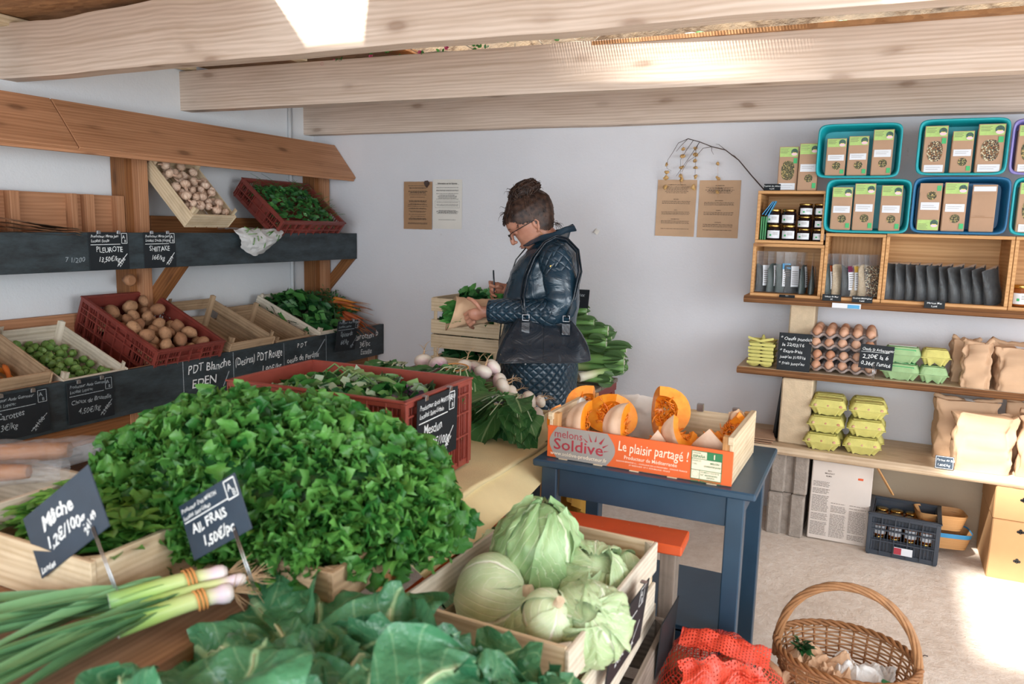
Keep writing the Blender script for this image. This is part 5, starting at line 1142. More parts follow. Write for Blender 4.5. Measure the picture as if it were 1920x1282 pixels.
# local axes: X = where she faces, Y = her left (towards the aisle), Z = up
woman = thing('person', 'woman in dark quilted leather coat and glasses writing on a paper bag', 'person', M=WM)
def spline(tab, z):
    """smooth table lookup, tab = [(z, a, b, ...)] ascending"""
    if z <= tab[0][0]: return tab[0][1:]
    for i in range(len(tab)-1):
        if z <= tab[i+1][0]:
            t = (z-tab[i][0])/(tab[i+1][0]-tab[i][0]); t = t*t*(3-2*t)*.5+t*.5; return tuple(a+(b-a)*t for a, b in zip(tab[i][1:], tab[i+1][1:]))
    return tab[-1][1:]
def loftz(b, tab, nz, n=40, q=.85, M=None, disp=None, uvs=None, mi=None, caps=True):
    """horizontal slices: tab rows (z, x front, x back, half width y)"""
    old = b.M; b.M = old @ (M or Matrix()); z0, z1 = tab[0][0], tab[-1][0]; base = len(b.v)
    def P(u, v):
        z = z0+(z1-z0)*v; f, k, w = spline(tab, z)[:3]; a = 2*pi*u; cx, cy = cos(a), sin(a)
        sx = (1 if cx > 0 else -1)*abs(cx)**q; sy = (1 if cy > 0 else -1)*abs(cy)**q
        p = V3(((f+k)/2+(f-k)/2*sx, w*sy, z)); return p+disp(p, u, v) if disp else p
    b.grid(P, n, nz, cu=True, uvf=uvs, mi=mi)
    if caps:
        b.face([b.p(P(k/n, 0)) for k in range(n)][::-1]); b.face([b.p(P(k/n, 1)) for k in range(n)])
    b.M = old
HA = radians(33); HE = V3((.027, 0, 1.500))
HM = Matrix.Translation(HE) @ Matrix.Rotation(HA, 4, 'Y')      # head frame: x out of the face, z to the crown
HEAD = [(-.088, .074, .040, .012), (-.080, .088, .015, .030), (-.060, .098, -.025, .049), (-.035, .105, -.055, .060), (-.010, .107, -.072, .067), (.02, .110, -.090, .072), (.045, .120, -.100, .074), (.07, .123, -.104, .075), (.095, .116, -.104, .073), (.118, .096, -.090, .063), (.135, .066, -.062, .046), (.146, .02, -.02, .015)]
def head_disp(p, u, v):
    d = V3((0, 0, 0))
    if p.x > .05:
        for s in (-1, 1):     # eye sockets and cheeks
            e = ((p.y-s*.031)/.017)**2+((p.z-.030)/.013)**2; d.x -= .011*exp(-e)
            e = ((p.y-s*.040)/.018)**2+((p.z+.008)/.018)**2; d.x += .004*exp(-e)
        d.x += .004*exp(-((p.z-.052)/.008)**2)*exp(-(p.y/.045)**2)
        d.x += .006*exp(-((p.z+.042)/.010)**2)*exp(-(p.y/.020)**2) - .004*exp(-((p.z+.058)/.006)**2)*exp(-(p.y/.02)**2)
    return d
b = MB(); loftz(b, HEAD, 46, 56, .92, HM, head_disp)
b.M = HM
b.tube([(.113, 0, .044), (.122, 0, .026), (.131, 0, .008), (.133, 0, -.006)], [.007, .009, .011, .0125], 12)
b.ball((.133, 0, -.008), (.0125, .0115, .0105), 14, 10)
for s in (-1, 1): b.ball((.122, s*.0115, -.012), (.0095, .008, .0075), 10, 8)
for s in (-1, 1): b.ball((.096, s*.031, .028), (.0145, .0145, .012), 14, 10)
b.ball((.104, 0, -.040), (.013, .021, .0065), 14, 8); b.ball((.101, 0, -.050), (.013, .018, .006), 14, 8)
for s in (-1, 1):   # ears
    b.tube([(.006, s*.068, -.024), (.002, s*.076, -.018), (-.008, s*.081, -.002), (-.016, s*.083, .016), (-.010, s*.083, .029), (.003, s*.080, .030), (.009, s*.075, .018), (.008, s*.072, .004)], [.0055, .0055, .0045, .0045, .0045, .0042, .004, .004], 8)
    b.ball((-.003, s*.073, .006), (.013, .006, .022), 12, 8)
b.M = Matrix()
b.tube([(-.075, 0, 1.33), (-.060, 0, 1.39), (-.030, 0, 1.44), (.005, 0, 1.475), (.02, 0, 1.51)], [.062, .056, .052, .054, .05], 18)
TORSO = [(.80, .10, -.11, .15), (.95, .11, -.12, .155), (1.10, .11, -.12, .135), (1.25, .10, -.14, .150), (1.35, .06, -.14, .150), (1.40, .0, -.12, .10), (1.43, -.03, -.10, .05)]
loftz(b, TORSO, 20, 30)
LSH, LEL, LWR = V3((-.055, .165, 1.355)), V3((-.085, .235, 1.135)), V3((.235, .165, 1.115))
RSH, REL, RWR = V3((-.03, -.165, 1.355)), V3((.00, -.235, 1.145)), V3((.170, -.115, 1.195))
for (a, e, w) in ((LSH, LEL, LWR), (RSH, REL, RWR)):
    b.tube([a, (a+e)/2, e], [.046, .042, .036], 14); b.ball(e, .037, 14, 8); b.tube([e, (e*.6+w*.4), w], [.037, .035, .0255], 14); b.ball(a, .05, 14, 8)
for s, fx, fy in ((1, .03, .10), (-1, .12, -.20)):
    b.tube([(0, s*.085, .88), (.01+fx*.3, s*.085+(fy-s*.085)*.45, .50), (fx-.03, fy, .10), (fx-.03, fy, .05)], [.085, .058, .036, .038], 16); b.ball((fx+.02, fy, .045), (.11, .036, .032), 14, 8)
def finger(b, pts, r): b.tube(pts, [r*1.04, r*1.05, r*.98, r*.86][:len(pts)], 10); b.ball(pts[-1], r*.86, 10, 6); b.ball(pts[0], r*1.05, 10, 6)
# left hand: cradles the bag from below, thumb along its near side, pointing away from the cuff
w = LWR
b.tube([w-V3((.03, 0, 0)), w+V3((.02, -.002, -.002)), w+V3((.045, -.012, -.012)), w+V3((.080, -.030, -.028))], [.026, .026, .029, .019], 14, up=(0, 0, 1), flat=.62)
b.ball(w+V3((.055, -.010, -.014)), (.036, .015, .029), 14, 10)
for i, (dz, L) in enumerate(((.012, .9), (-.008, 1.0), (-.028, .97), (-.046, .8))):
    k = w+V3((.082-.006*i, -.016-.008*i, -.012+dz*.9)); finger(b, [k, k+V3((.026*L, -.018, -.020*L)), k+V3((.026*L, -.052*L, -.034*L)), k+V3((.010, -.082*L, -.036))], .0085)
k = w+V3((.040, .002, .016)); finger(b, [k-V3((.012, 0, .01)), k+V3((.014, .004, .022)), k+V3((.034, -.006, .036)), k+V3((.052, -.022, .040))], .0095)
# right hand: closed round the pen, knuckles up, little finger resting on the bag
w = RWR
b.tube([w-V3((.03, -.0, .0)), w+V3((.018, .004, .004)), w+V3((.046, .010, .008))], [.024, .026, .029], 14, up=(0, 0, 1), flat=.75)
b.ball(w+V3((.040, .010, .006)), (.033, .023, .028), 14, 10)
PB, PT_ = V3((.222, -.070, 1.176)), V3((.230, -.080, 1.288))
for i in range(4):
    k = w+V3((.058, .004-.006*i, .030-.017*i)); m1 = k+V3((.020-.002*i, .010, .004-.006*i)); m2 = m1+V3((-.004-.003*i, .024, -.010-.001*i)); e = m2+V3((-.020, .010, -.008)); finger(b, [k, m1, m2, e], .0082-.0004*i)
k = w+V3((.020, .026, .010)); finger(b, [k, k+V3((.014, .014, .008)), k+V3((.030, .012, .004)), k+V3((.042, .004, -.004))], .0092)
body = b.obj('body', 'skin', woman)
md = body.modifiers.new('r', 'REMESH'); md.mode = 'VOXEL'; md.voxel_size = 0.0032; md.use_smooth_shade = True
m2 = body.modifiers.new('s', 'SMOOTH'); m2.factor = .5; m2.iterations = 3
dg = bpy.context.evaluated_depsgraph_get(); me = bpy.data.meshes.new_from_object(body.evaluated_get(dg)); body.modifiers.clear(); body.data = me; me.materials.clear(); me.materials.append(MATS['skin'])
for p in me.polygons: p.use_smooth = True
# face details
b = MB(); b.M = HM
b.grid(lambda u, v: V3((.1175-.010*abs(u-.5)*2*abs(u-.5)*2+.0006*sin(pi*v)*6, .019*(u*2-1), -.0405+.005*(v-.35)*(1-(u*2-1)**2*.8))), 12, 4); b.grid(lambda u, v: V3((.1140-.010*abs(u-.5)*2*abs(u-.5)*2+.004*sin(pi*v), .016*(u*2-1), -.0500+.006*(v-.2)*(1-(u*2-1)**2*.8))), 12, 4); b.obj('lips', 'lips', woman)
for s in (-1, 1):
    b = MB(); b.M = HM; b.tube([(.117, s*.014, .050), (.1185, s*.028, .056), (.110, s*.044, .052)], [.0015, .0022, .0012], 6); b.obj('eyebrow', 'brow', woman)
    b = MB(); b.M = HM; b.tube([(.1085, s*.020, .021), (.1110, s*.031, .0185), (.1035, s*.043, .022)], .0012, 6); b.obj('eyelashes', 'brow', woman)
    b = MB(); b.M = HM; b.tube([(.000, s*.076, -.028), (.000, s*.077, -.036), (-.002, s*.077, -.060)], .0012, 5); b.obj('earring', 'brass', woman)
# glasses
b = MB(); b.M = HM
for s in (-1, 1):
    ring = [(.134-.006*(abs(c_)/.05)**2 - .004*0, s*c_, z_) for c_, z_ in ((.010, .030), (.012, .014), (.022, .008), (.036, .008), (.048, .014), (.051, .030))]
    b.tube(ring, .0013, 6); b.tube([ring[0], (.134, s*.030, .034), ring[-1]], .0024, 6)
    b.tube([ring[-1], (.112, s*.066, .034), (.05, s*.078, .032), (-.004, s*.083, .030), (-.020, s*.081, .016)], .0022, 6)
b.tube([(.135, -.010, .026), (.137, 0, .030), (.135, .010, .026)], .0015, 6)
gl = b.obj('glasses', 'black_gloss', woman)
for s in (-1, 1):
    b = MB(); b.M = HM; b.grid(lambda u, v: V3((.1335-.004*u*u, s*(.011+.039*u), .009+.022*v+.004*(abs(u-.5)*2)**2*(1-v))), 6, 4); b.obj('lens', 'lens_glass', gl)
# hair: a shell over the scalp, a loose bun and combed strands
HAIR = [(z, f+.010, k-.012, w+.010) for z, f, k, w in HEAD]; HAIR[-1] = (.158, .03, -.03, .02); HAIR[-2] = (.148, .078, -.075, .056)
b = MB(); n0 = 72; nz = 44
def hp(u, v):
    z = -.075+.233*v; f, k, w = spline(HAIR, z)[:3]; a = 2*pi*u; cx, cy = cos(a), sin(a); p = V3(((f+k)/2+(f-k)/2*(1 if cx > 0 else -1)*abs(cx)**.92, w*(1 if cy > 0 else -1)*abs(cy)**.92, z))
    n_ = mn.noise(V3((a*7, z*12, 0)))*.004+.0025*sin(a*38+z*30); return p*(1+n_*6)
b.M = HM; base = len(b.v)
for i in range(n0):
    for j in range(nz+1): b.p(hp(i/n0, j/nz))
for i in range(n0):
    for j in range(nz):
        c_ = hp((i+.5)/n0, (j+.5)/nz); lim = -.055+max(0, (c_.x+.045))*.98; lim = lim if c_.x < -.005 else max(lim, .030+.35*max(0, c_.x-.01)); lim = min(lim, .082)
        if c_.z > lim: q_ = [base+i*(nz+1)+j, base+((i+1) % n0)*(nz+1)+j, base+((i+1) % n0)*(nz+1)+j+1, base+i*(nz+1)+j+1]; b.face(q_, None, True)
hr = random.Random(5); BUN = V3((-.030, 0, .163))
b.ball(BUN, (.072, .058, .042), 22, 14, fn=lambda d: 1+.22*mn.noise(d*2.6)+.10*sin(9*d.x+7*d.z+5*d.y))
for i in range(210):      # combed strands up to the bun
    a = hr.uniform(0, 6.28); v0 = hr.uniform(.38, .8) if abs(a-pi) > .9 else hr.uniform(.08, .7)
    if abs(a) < .9 or abs(a-6.28) < .9: v0 = hr.uniform(.66, .85)
    elif abs(a-pi) > 1.2: v0 = max(v0, .48)
    p0 = hp(a/6.2832, v0); e = BUN+V3((hr.uniform(-.03, .03), hr.uniform(-.03, .03), hr.uniform(-.02, .03))); pts = []
    for k in range(7):
        t_ = k/6; q_ = p0.lerp(e, t_); f, kk, w = spline(HAIR, min(.15, q_.z))[:3]; c0 = V3(((f+kk)/2*.6, 0, .03)); d_ = (q_-c0); bulge = (1+.10*sin(pi*t_)+.03*hr.random()) if q_.z < .16 else 1.02
        pts.append(c0+d_*bulge+V3((hr.uniform(-1, 1), hr.uniform(-1, 1), hr.uniform(-1, 1)))*.0015)
    b.tube(pts, [.0012, .0022, .0026, .0028, .0026, .002, .0012], 4)
for i in range(150):       # loops and tufts of the loose bun
    d0 = V3((hr.gauss(0, 1), hr.gauss(0, 1), hr.gauss(.2, .8))).normalized(); p0 = BUN+V3((d0.x*.06, d0.y*.05, d0.z*.035)); ax = V3((hr.gauss(0, 1), hr.gauss(0, 1), hr.gauss(0, 1))).normalized(); pts = []
    for k in range(6): R_ = Matrix.Rotation(.42*k, 3, ax); q_ = R_ @ d0; pts.append(BUN+V3((q_.x*.074, q_.y*.060, q_.z*.046))*(1+.14*sin(k*1.3+i)))
    b.tube(pts, [.001, .0024, .003, .003, .0022, .001], 4)
for i in range(46):       # flyaway ends
    o_, dr = ((BUN+V3((.035, 0, .025)), V3((.7, 0, .75))), (BUN+V3((-.045, 0, .0)), V3((-1, 0, .1))), (V3((.085, 0, .128)), V3((1, 0, .2))), (V3((-.075, 0, -.03)), V3((-.8, 0, -.6))))[i % 4]
    p0 = o_+V3((hr.uniform(-.01, .01), hr.uniform(-.045, .045), hr.uniform(-.01, .01))); d_ = (dr+V3((hr.gauss(0, .45), hr.gauss(0, .5), hr.gauss(0, .45)))).normalized(); L = hr.uniform(.025, .055) if i % 4 < 3 else .03
    b.tube([p0, p0+d_*L*.5, p0+d_*L*.85+V3((0, 0, -.006)), p0+d_*L+V3((.004, 0, -.018))], [.0014, .0011, .0008, .0004], 4)
b.obj('hair', 'hair', woman)
# coat
def fold(amp, sd, fz_=1.0):
    return lambda p, u, v: V3((mn.noise(V3((p.x*7+sd, p.y*7, p.z*9*fz_)))*amp, mn.noise(V3((p.x*7, p.y*7+sd, p.z*9*fz_)))*amp, 0))
def foldc(amp, sd):
    f_ = fold(amp, sd)
    return lambda p, u, v: f_(p, u, v)+V3((.010*(p.x-0)*4*sin(p.z*34+sd)*.12*(1 if p.z > .95 else .3), .004*sin(p.z*40+p.x*18+sd), 0))
COAT = [(.675, .190, -.185, .205), (.80, .188, -.182, .205), (.95, .185, -.175, .195), (1.08, .176, -.172, .185), (1.18, .168, -.178, .185), (1.28, .145, -.180, .190), (1.345, .112, -.172, .188), (1.385, .078, -.155, .165), (1.415, .045, -.130, .115), (1.440, .020, -.110, .075)]
b = MB(); loftz(b, COAT, 60, 64, .88, None, foldc(.014, 3), uvs=lambda u, v: (u*1.12, v*.77), caps=False)
for f in range(len(b.f)):
    zc = sum(b.v[i].z for i in b.f[f])/len(b.f[f]); b.mi[f] = 1 if zc < .90 else 0
coat = b.obj('coat', ['coat_leather', 'coat_quilted'], woman)
b = MB(); b.tube([(.183, .012, .70), (.190, .012, .95), (.172, .014, 1.18), (.120, .014, 1.345), (.060, .014, 1.42)], .0035, 6); b.obj('zip', 'black_gloss', coat)
b = MB(); b.tube([(.10, .176, .71), (.12, .172, .80), (.10, .180, .88)], .003, 6); b.box((.06, .204, .895), (.008, .006, .02)); b.obj('pocket_zip', 'steel', coat)
def sleeve(pts, rs, nm, quiltfrom=.45, sd=1.0):
    P_ = []; N = 34; pts = [V3(p) for p in pts]; L = [0]
    for i in range(1, len(pts)): L.append(L[-1]+(pts[i]-pts[i-1]).length)
    def at(t):
        s_ = t*L[-1]
        for i in range(len(pts)-1):
            if s_ <= L[i+1]+1e-6: k = (s_-L[i])/(L[i+1]-L[i]); return pts[i].lerp(pts[i+1], k), rs[i]+(rs[i+1]-rs[i])*k
        return pts[-1], rs[-1]
    C_ = [at(i/N) for i in range(N+1)]; Cs = []
    for i in range(N+1):
        a_ = [C_[max(0, min(N, i+k))][0] for k in (-2, -1, 0, 1, 2)]; Cs.append(sum(a_, V3())/5 if 0 < i < N else C_[i][0])
    b = MB(); n = 28; T0 = None; x = None; base = len(b.v)
    for i in range(N+1):
        T = (Cs[min(N, i+1)]-Cs[max(0, i-1)]).normalized(); x = basis(T, (0, 1, 0)).col[0].copy() if x is None else (x-T*x.dot(T)).normalized(); y = T.cross(x)
        for k in range(n):
            a = 2*pi*k/n; t = i/N; el = exp(-((t-.48)/.10)**2)
            r = C_[i][1]*(1+.06*sin(t*42+cos(a)*2.2+sd)*(.4+el)+.10*mn.noise(V3((cos(a)*1.6+sd, sin(a)*1.6, t*9)))); b.p(Cs[i]+(x*cos(a)+y*sin(a))*r)
    for i in range(N):
        for k in range(n):
            a_ = base+i*n+k; c_ = base+i*n+(k+1) % n
            b.face((a_, c_, c_+n, a_+n), [(k/n*.36, i/N*L[-1]), ((k+1)/n*.36, i/N*L[-1]), ((k+1)/n*.36, (i+1)/N*L[-1]), (k/n*.36, (i+1)/N*L[-1])], True, 1 if i/N > quiltfrom or i/N < .22 else 0)
    Tn = (Cs[N]-Cs[N-1]).normalized(); r0 = [b.p(b.v[base+N*n+k].lerp(Cs[N], .08)) for k in range(n)]; r1 = [b.p((b.v[base+N*n+k].lerp(Cs[N], .14)-Tn*.05)) for k in range(n)]
    for k in range(n): k2 = (k+1) % n; b.face((base+N*n+k, base+N*n+k2, r0[k2], r0[k])); b.face((r0[k], r0[k2], r1[k2], r1[k]))
    return b.obj(nm, ['coat_leather', 'coat_quilted'], coat)
sleeve([(-.045, .125, 1.400), (-.060, .180, 1.365), (-.080, .215, 1.28), (-.095, .235, 1.18), (-.075, .240, 1.128), (-.01, .232, 1.118), (.10, .205, 1.125), (.225, .170, 1.120)], [.050, .074, .076, .072, .071, .064, .057, .053], 'sleeve', .5, 1.0)
sleeve([(-.03, -.125, 1.400), (-.040, -.180, 1.365), (-.035, -.215, 1.28), (-.01, -.230, 1.19), (.02, -.215, 1.155), (.08, -.165, 1.175), (.160, -.122, 1.193)], [.050, .070, .070, .064, .060, .052, .044], 'sleeve', .5, 4.0)
b = MB()
def collar(u, v):      # open stand collar, falling outwards
    a = -2.45+4.9*u; r = .068+.050*v; c0 = V3((-.050, 0, 1.425)); back = .5-.5*cos(a-0)   # 0 front .. 1 back
    hgt = (.050+.045*back)*sin(pi*min(1, v*1.15)*.62)-(.045*(v-.6) if v > .6 else 0)
    return c0+V3((r*cos(a)*1.05-.012*back+.02*(1-back), r*sin(a)*.95, hgt+.006-.035*(1-back)*(1+.5*v)+.003*sin(a*7)))
b.grid(collar, 44, 12, uvf=lambda u, v: (u*.4, v*.1)); b.grid(lambda u, v: collar(u, v)*1-V3((0, 0, .004)), 44, 12, flip=True); b.obj('collar', 'coat_leather', coat)
b = MB(); b.box((-.055, .262, 1.335), (.042, .004, .010), (0, .30, 0), bev=.001); b.obj('metal_badge', 'brass', coat)
for s in (1, -1):
    fx, fy = (.03, .10) if s > 0 else (.12, -.20)
    b = MB(); b.tube([(0, s*.09, .80), (.01+fx*.3, s*.088+(fy-s*.085)*.45, .50), (fx-.03, fy, .13), (fx-.03, fy, .075)], [.10, .072, .058, .060], 18); b.obj('trouser_leg', 'trouser', woman)
    b = MB(); b.M = TRS((fx+.02, fy, 0)); loftz(b, [(.018, .155, -.085, .042), (.035, .158, -.090, .046), (.06, .12, -.088, .042), (.085, .03, -.085, .036), (.10, .00, -.08, .035)], 12, 26, .8); sh_ = b.obj('shoe', 'shoe_white', woman)
    b = MB(); b.M = TRS((fx+.02, fy, 0)); loftz(b, [(.0, .155, -.09, .045), (.020, .162, -.094, .049)], 2, 26, .8); b.obj('sole', 'shoe_sole', sh_)
# shoulder bag hanging at her left hip
hb = thing('handbag', 'black leather shoulder bag hanging at the woman left hip', 'bag', M=WM @ Matrix.Translation((-.02, .27, .93)))
hl = Matrix.Translation((.02, -.27, -.93))
b = MB(); b.M = hl
def bagp(u, v):
    a = 2*pi*u; cx, cy = cos(a), sin(a); q = .42; sx = (1 if cx > 0 else -1)*abs(cx)**q; sy = (1 if cy > 0 else -1)*abs(cy)**q
    xw = .205-.085*v**1.25+.012*sin(pi*v); th_ = .072*(1-v)**.7+.016; z = .925+.175*v+.010*sin(3*cx)*v-.012*cx*(1-v)
    return V3((-.018+xw*sx, .285+th_*sy-.02*v+.006*mn.noise(V3((cx*3, cy*3, v*3))), z-.018*(1-abs(cx))*v*(1-.2*sin(cx*5))))
b.grid(bagp, 60, 20, cu=True); b.face([b.p(bagp(k/60, 0)) for k in range(60)][::-1]); b.face([b.p(bagp(k/60, 1)) for k in range(60)]); bag_ = b.obj('bag_body', 'bag_leather', hb)
b = MB(); b.M = hl; b.tube([bagp(k/60, .03)*1+V3((0, .001, 0)) for k in range(60)]+[bagp(0, .03)], .0022, 5); b.tube([bagp(.25, v/10)+V3((0, .001, 0)) for v in range(11)], .0012, 4); b.obj('seam', 'bag_leather', hb)
for x0 in (-.112, .062):
    b = MB(); b.M = hl; b.box((x0, .312 if x0 < 0 else .308, 1.065), (.036, .005, .05), (.22, 0, 0)); b.obj('tab', 'bag_leather', hb)
    b = MB(); b.M = hl; b.tube([(x0-.014, .303, 1.098), (x0+.014, .303, 1.098), (x0+.014, .300, 1.122), (x0-.014, .300, 1.122), (x0-.014, .303, 1.098)], .0026, 6); b.obj('ring', 'steel', hb)
def strap(pts, nm='strap'):
    b = MB(); b.M = hl; b.tube(pts, .0125, 8, up=(0, 1, 0), flat=.4); b.obj(nm, 'bag_leather', hb)
strap([(-.112, .298, 1.115), (-.140, .285, 1.20), (-.160, .262, 1.31), (-.150, .225, 1.395), (-.105, .185, 1.440), (-.060, .165, 1.450), (-.015, .170, 1.425), (.030, .190, 1.36), (.060, .200, 1.28), (.072, .245, 1.20), (.064, .290, 1.118)])
strap([(-.120, .276, 1.112), (-.150, .265, 1.20), (-.172, .245, 1.31), (-.158, .205, 1.400), (-.110, .165, 1.448), (-.062, .148, 1.458), (-.010, .150, 1.430), (.042, .168, 1.36), (.078, .178, 1.27), (.085, .23, 1.19), (.068, .278, 1.112)])
# pen and paper bag
pen = thing('pen', 'dark pen held upright in the woman right hand', 'pen', M=WM @ Matrix.Translation(PB))
b = MB(); d_ = PT_-PB; b.tube([d_*0, d_*.06, d_*.10, d_*.9, d_], [.0008, .003, .0042, .0042, .0036], 10); b.obj('barrel', 'pen_black', pen); b = MB(); b.beam(d_*.62+V3((0, .005, 0)), d_*.95+V3((0, .005, 0)), .0025, .001); b.obj('clip', 'pen_black', pen)
pb = thing('paper_bag', 'open brown paper bag of greens held by the woman', 'bag', M=WM @ Matrix.Translation((.27, .06, 1.10)))
b = MB()
def pbf(u, v):
    a = 2*pi*u; x = .145-.285*v; ry = .070*(1-.25*v)+.012*(v < .12); rz = .066*(1-.30*v)+.014*(1-v)**4; n = .010*mn.noise(V3((cos(a)*2, sin(a)*2, v*6)))+.004*mn.noise(V3((cos(a)*6, sin(a)*6, v*15)))
    return V3((x-.030*cos(a-.9)*(1-v)**3, (ry+n)*cos(a), (rz+n)*sin(a)*(1.05 if sin(a) > 0 else .95)+.028*v-.012))
b.grid(pbf, 40, 18, cu=True); b.grid(lambda u, v: pbf(u, v*.6)*.97, 40, 8, cu=True, flip=True); b.face([b.p(pbf(k/40, 1)) for k in range(40)]); b.obj('bag', 'kraft_light', pb)
b = MB()
for i in range(46):
    y, z = rg.uniform(-.045, .05), rg.uniform(-.05, .04); p = V3((.10+rg.uniform(-.03, .03), y, z)); d = V3((1, rg.uniform(-.2, .7), rg.uniform(-.9, .5))); b.leaf(p, d, (rg.uniform(-.4, .4), .6, .8), rg.uniform(.05, .085), .032, curl=rg.uniform(-.3, .8), ruf=.01, nu=5, nv=3)
b.obj('greens', 'mid_greens', pb)['kind'] = 'stuff'
rg = random.Random(21)
# ------------------------------------------------------------------ bench with leeks and stacked crates at the back wall
t = thing('trestle_bench', 'narrow grey plank bench on red painted legs at the back wall', 'bench', (-1.8, 3.86, 0))
for y in (3.68, 3.82, 3.96): b = MB(); b.box((-1.80, y, .672), (1.14, .125, .022)); wobj(b, 'plank', 'grey_wood', t)
b = MB(); b.box((-1.26, 3.82, .638), (.045, .42, .045)); b.box((-2.34, 3.82, .638), (.045, .42, .045)); b.box((-1.8, 3.66, .635), (1.05, .03, .05)); wobj(b, 'rail', 'red_paint', t)
for x, s in ((-1.26, 1), (-2.34, -1)):
    for y, q in ((3.66, -1), (3.98, 1)): b = MB(); b.beam((x, y, .64), (x+s*.05, y+q*.04, .0 if s < 0 else .02), .045, .04, up=(1, 0, 0)); wobj(b, 'leg', 'red_paint', t)
    b = MB(); b.beam((x-s*.0, 3.66, .50), (x-s*.16, 3.66, .62), .03, .03); wobj(b, 'strut', 'red_paint', t)
for k in range(2):
    wood_crate('wooden_crate', ['lower pale slatted crate of greens stacked on the back bench', 'upper pale slatted crate of greens on the back bench, behind the paper bag'][k], TRS((-2.005, 3.83, .688+.206*k), (0, 0, 0)), .425, .33, .200, 'pale_crate', sides=2, ends=2, posth=.20, gap=.24)
for k in range(2):
    b = MB(); leaf_heap(b, TRS((-2.005, 3.83, .70+.206*k)), .36, .27, .12 if k == 0 else .17, 150, .10, rg, asp=.6, base=.05, exp_=3)
    tag(b.obj('crate_greens', 'dark_greens'), ['dark leaves showing through the gap of the lower back crate', 'dark leaves rising from the upper back crate'][k], 'greens', kind='stuff')
b = MB()
for i in range(9): p = V3((-2.10+.03*i, 3.80+.03*(i % 3), 1.09)); b.leaf(p, (rg.uniform(-.8, .5), -.3, 1), (0, -1, .3), rg.uniform(.06, .10), .055, curl=.8, ruf=.02)
b.obj('top_leaves', 'mid_greens', bpy.data.objects['crate_greens.001']); bpy.data.objects['top_leaves']['kind'] = 'stuff'
def leek(name, label, p0, p1, r, group, bend=.02, lm='leek_leaf', roots=True, nl=5, fan=.35, L2=None):
    p0, p1 = V3(p0), V3(p1); d = (p1-p0); L = d.length; d.normalize(); t = thing(name, label, 'leek', p0, group=group); sd = d.cross(V3((0, 0, 1))).normalized(); up = sd.cross(d)
    b = MB(); pts = []; rs = []; N = 12
    for i in range(N+1): u = i/N; pts.append(p0+d*L*u*.80+up*(-bend*u*u)+sd*(.01*sin(u*3))); rs.append(r*(1.12 if i < 2 else 1.0-.05*u)*(1+.35*max(0, u-.75)))
    ob = len(b.v); b.tube(pts, rs, 12)
    b.uv = [[(min(1, tt[0]/max(L, .01)), tt[1]) if tt != (0, 0) else tt for tt in f] for f in b.uv]
    wobj(b, 'stalk', 'leek_stalk', t)
    if roots:
        b = MB()
        for i in range(16): dd = (-d+V3((rg.gauss(0, .7), rg.gauss(0, .7), rg.gauss(0, .7)))).normalized(); b.tube([p0, p0+dd*.012, p0+dd*.026+V3((0, 0, -.004))], [.0016, .001, .0005], 3, caps=False)
        wobj(b, 'roots', 'leek_root', t)
    for i in range(nl):
        a = 2*pi*i/nl+rg.uniform(-.3, .3); o_ = (sd*cos(a)+up*sin(a)); s0 = pts[int(N*.80)]+o_*r*.6; dd = (d+o_*fan*.45*rg.uniform(.3, 1)).normalized(); b = MB(); b.leaf(s0, dd, o_+up*.4, L*rg.uniform(.18, .27), r*2.1, curl=rg.uniform(-.2, .7), nu=7, nv=4, cup=1.0, shape=1); wobj(b, 'leaf', lm, t)
    return t
LK = 'thick green and white leek lying in the pile on the back bench'
for i, (x0, z0, y, x1, z1) in enumerate(((-1.46, .715, 3.72, -1.12, .745), (-1.52, .755, 3.80, -1.05, .800), (-1.58, .80, 3.76, -1.02, .855), (-1.62, .845, 3.84, -1.03, .905), (-1.64, .885, 3.78, -1.14, .935), (-1.66, .925, 3.86, -1.16, .99), (-1.72, .965, 3.80, -1.22, 1.035), (-1.76, 1.0, 3.88, -1.30, 1.09), (-1.78, 1.03, 3.84, -1.36, 1.13), (-1.60, .73, 3.90, -1.10, .77), (-1.66, .79, 3.93, -1.08, .87), (-1.70, .87, 3.95, -1.16, .96))):
    leek('leek', LK, (x0, y, z0), (x1, y+.05, z1), .020+.003*(i % 3), 'leeks piled on the back bench', nl=5)
leek('leek', 'short leek with root tuft facing the aisle at the bottom of the pile', (-1.33, 3.66, .735), (-1.12, 3.98, .80), .022, None, nl=4)
slate('price_sign', 'black slate stuck in the leek pile behind the woman', frame((-1.50, 3.84, 1.075), (1, .1, 0), (0, .25, 1)), .14, .10, [('Poireaux', .028, .015, .06, J), ('2,50€', .026, .03, .02, J)], clips=(), chalk='chalk_faint')
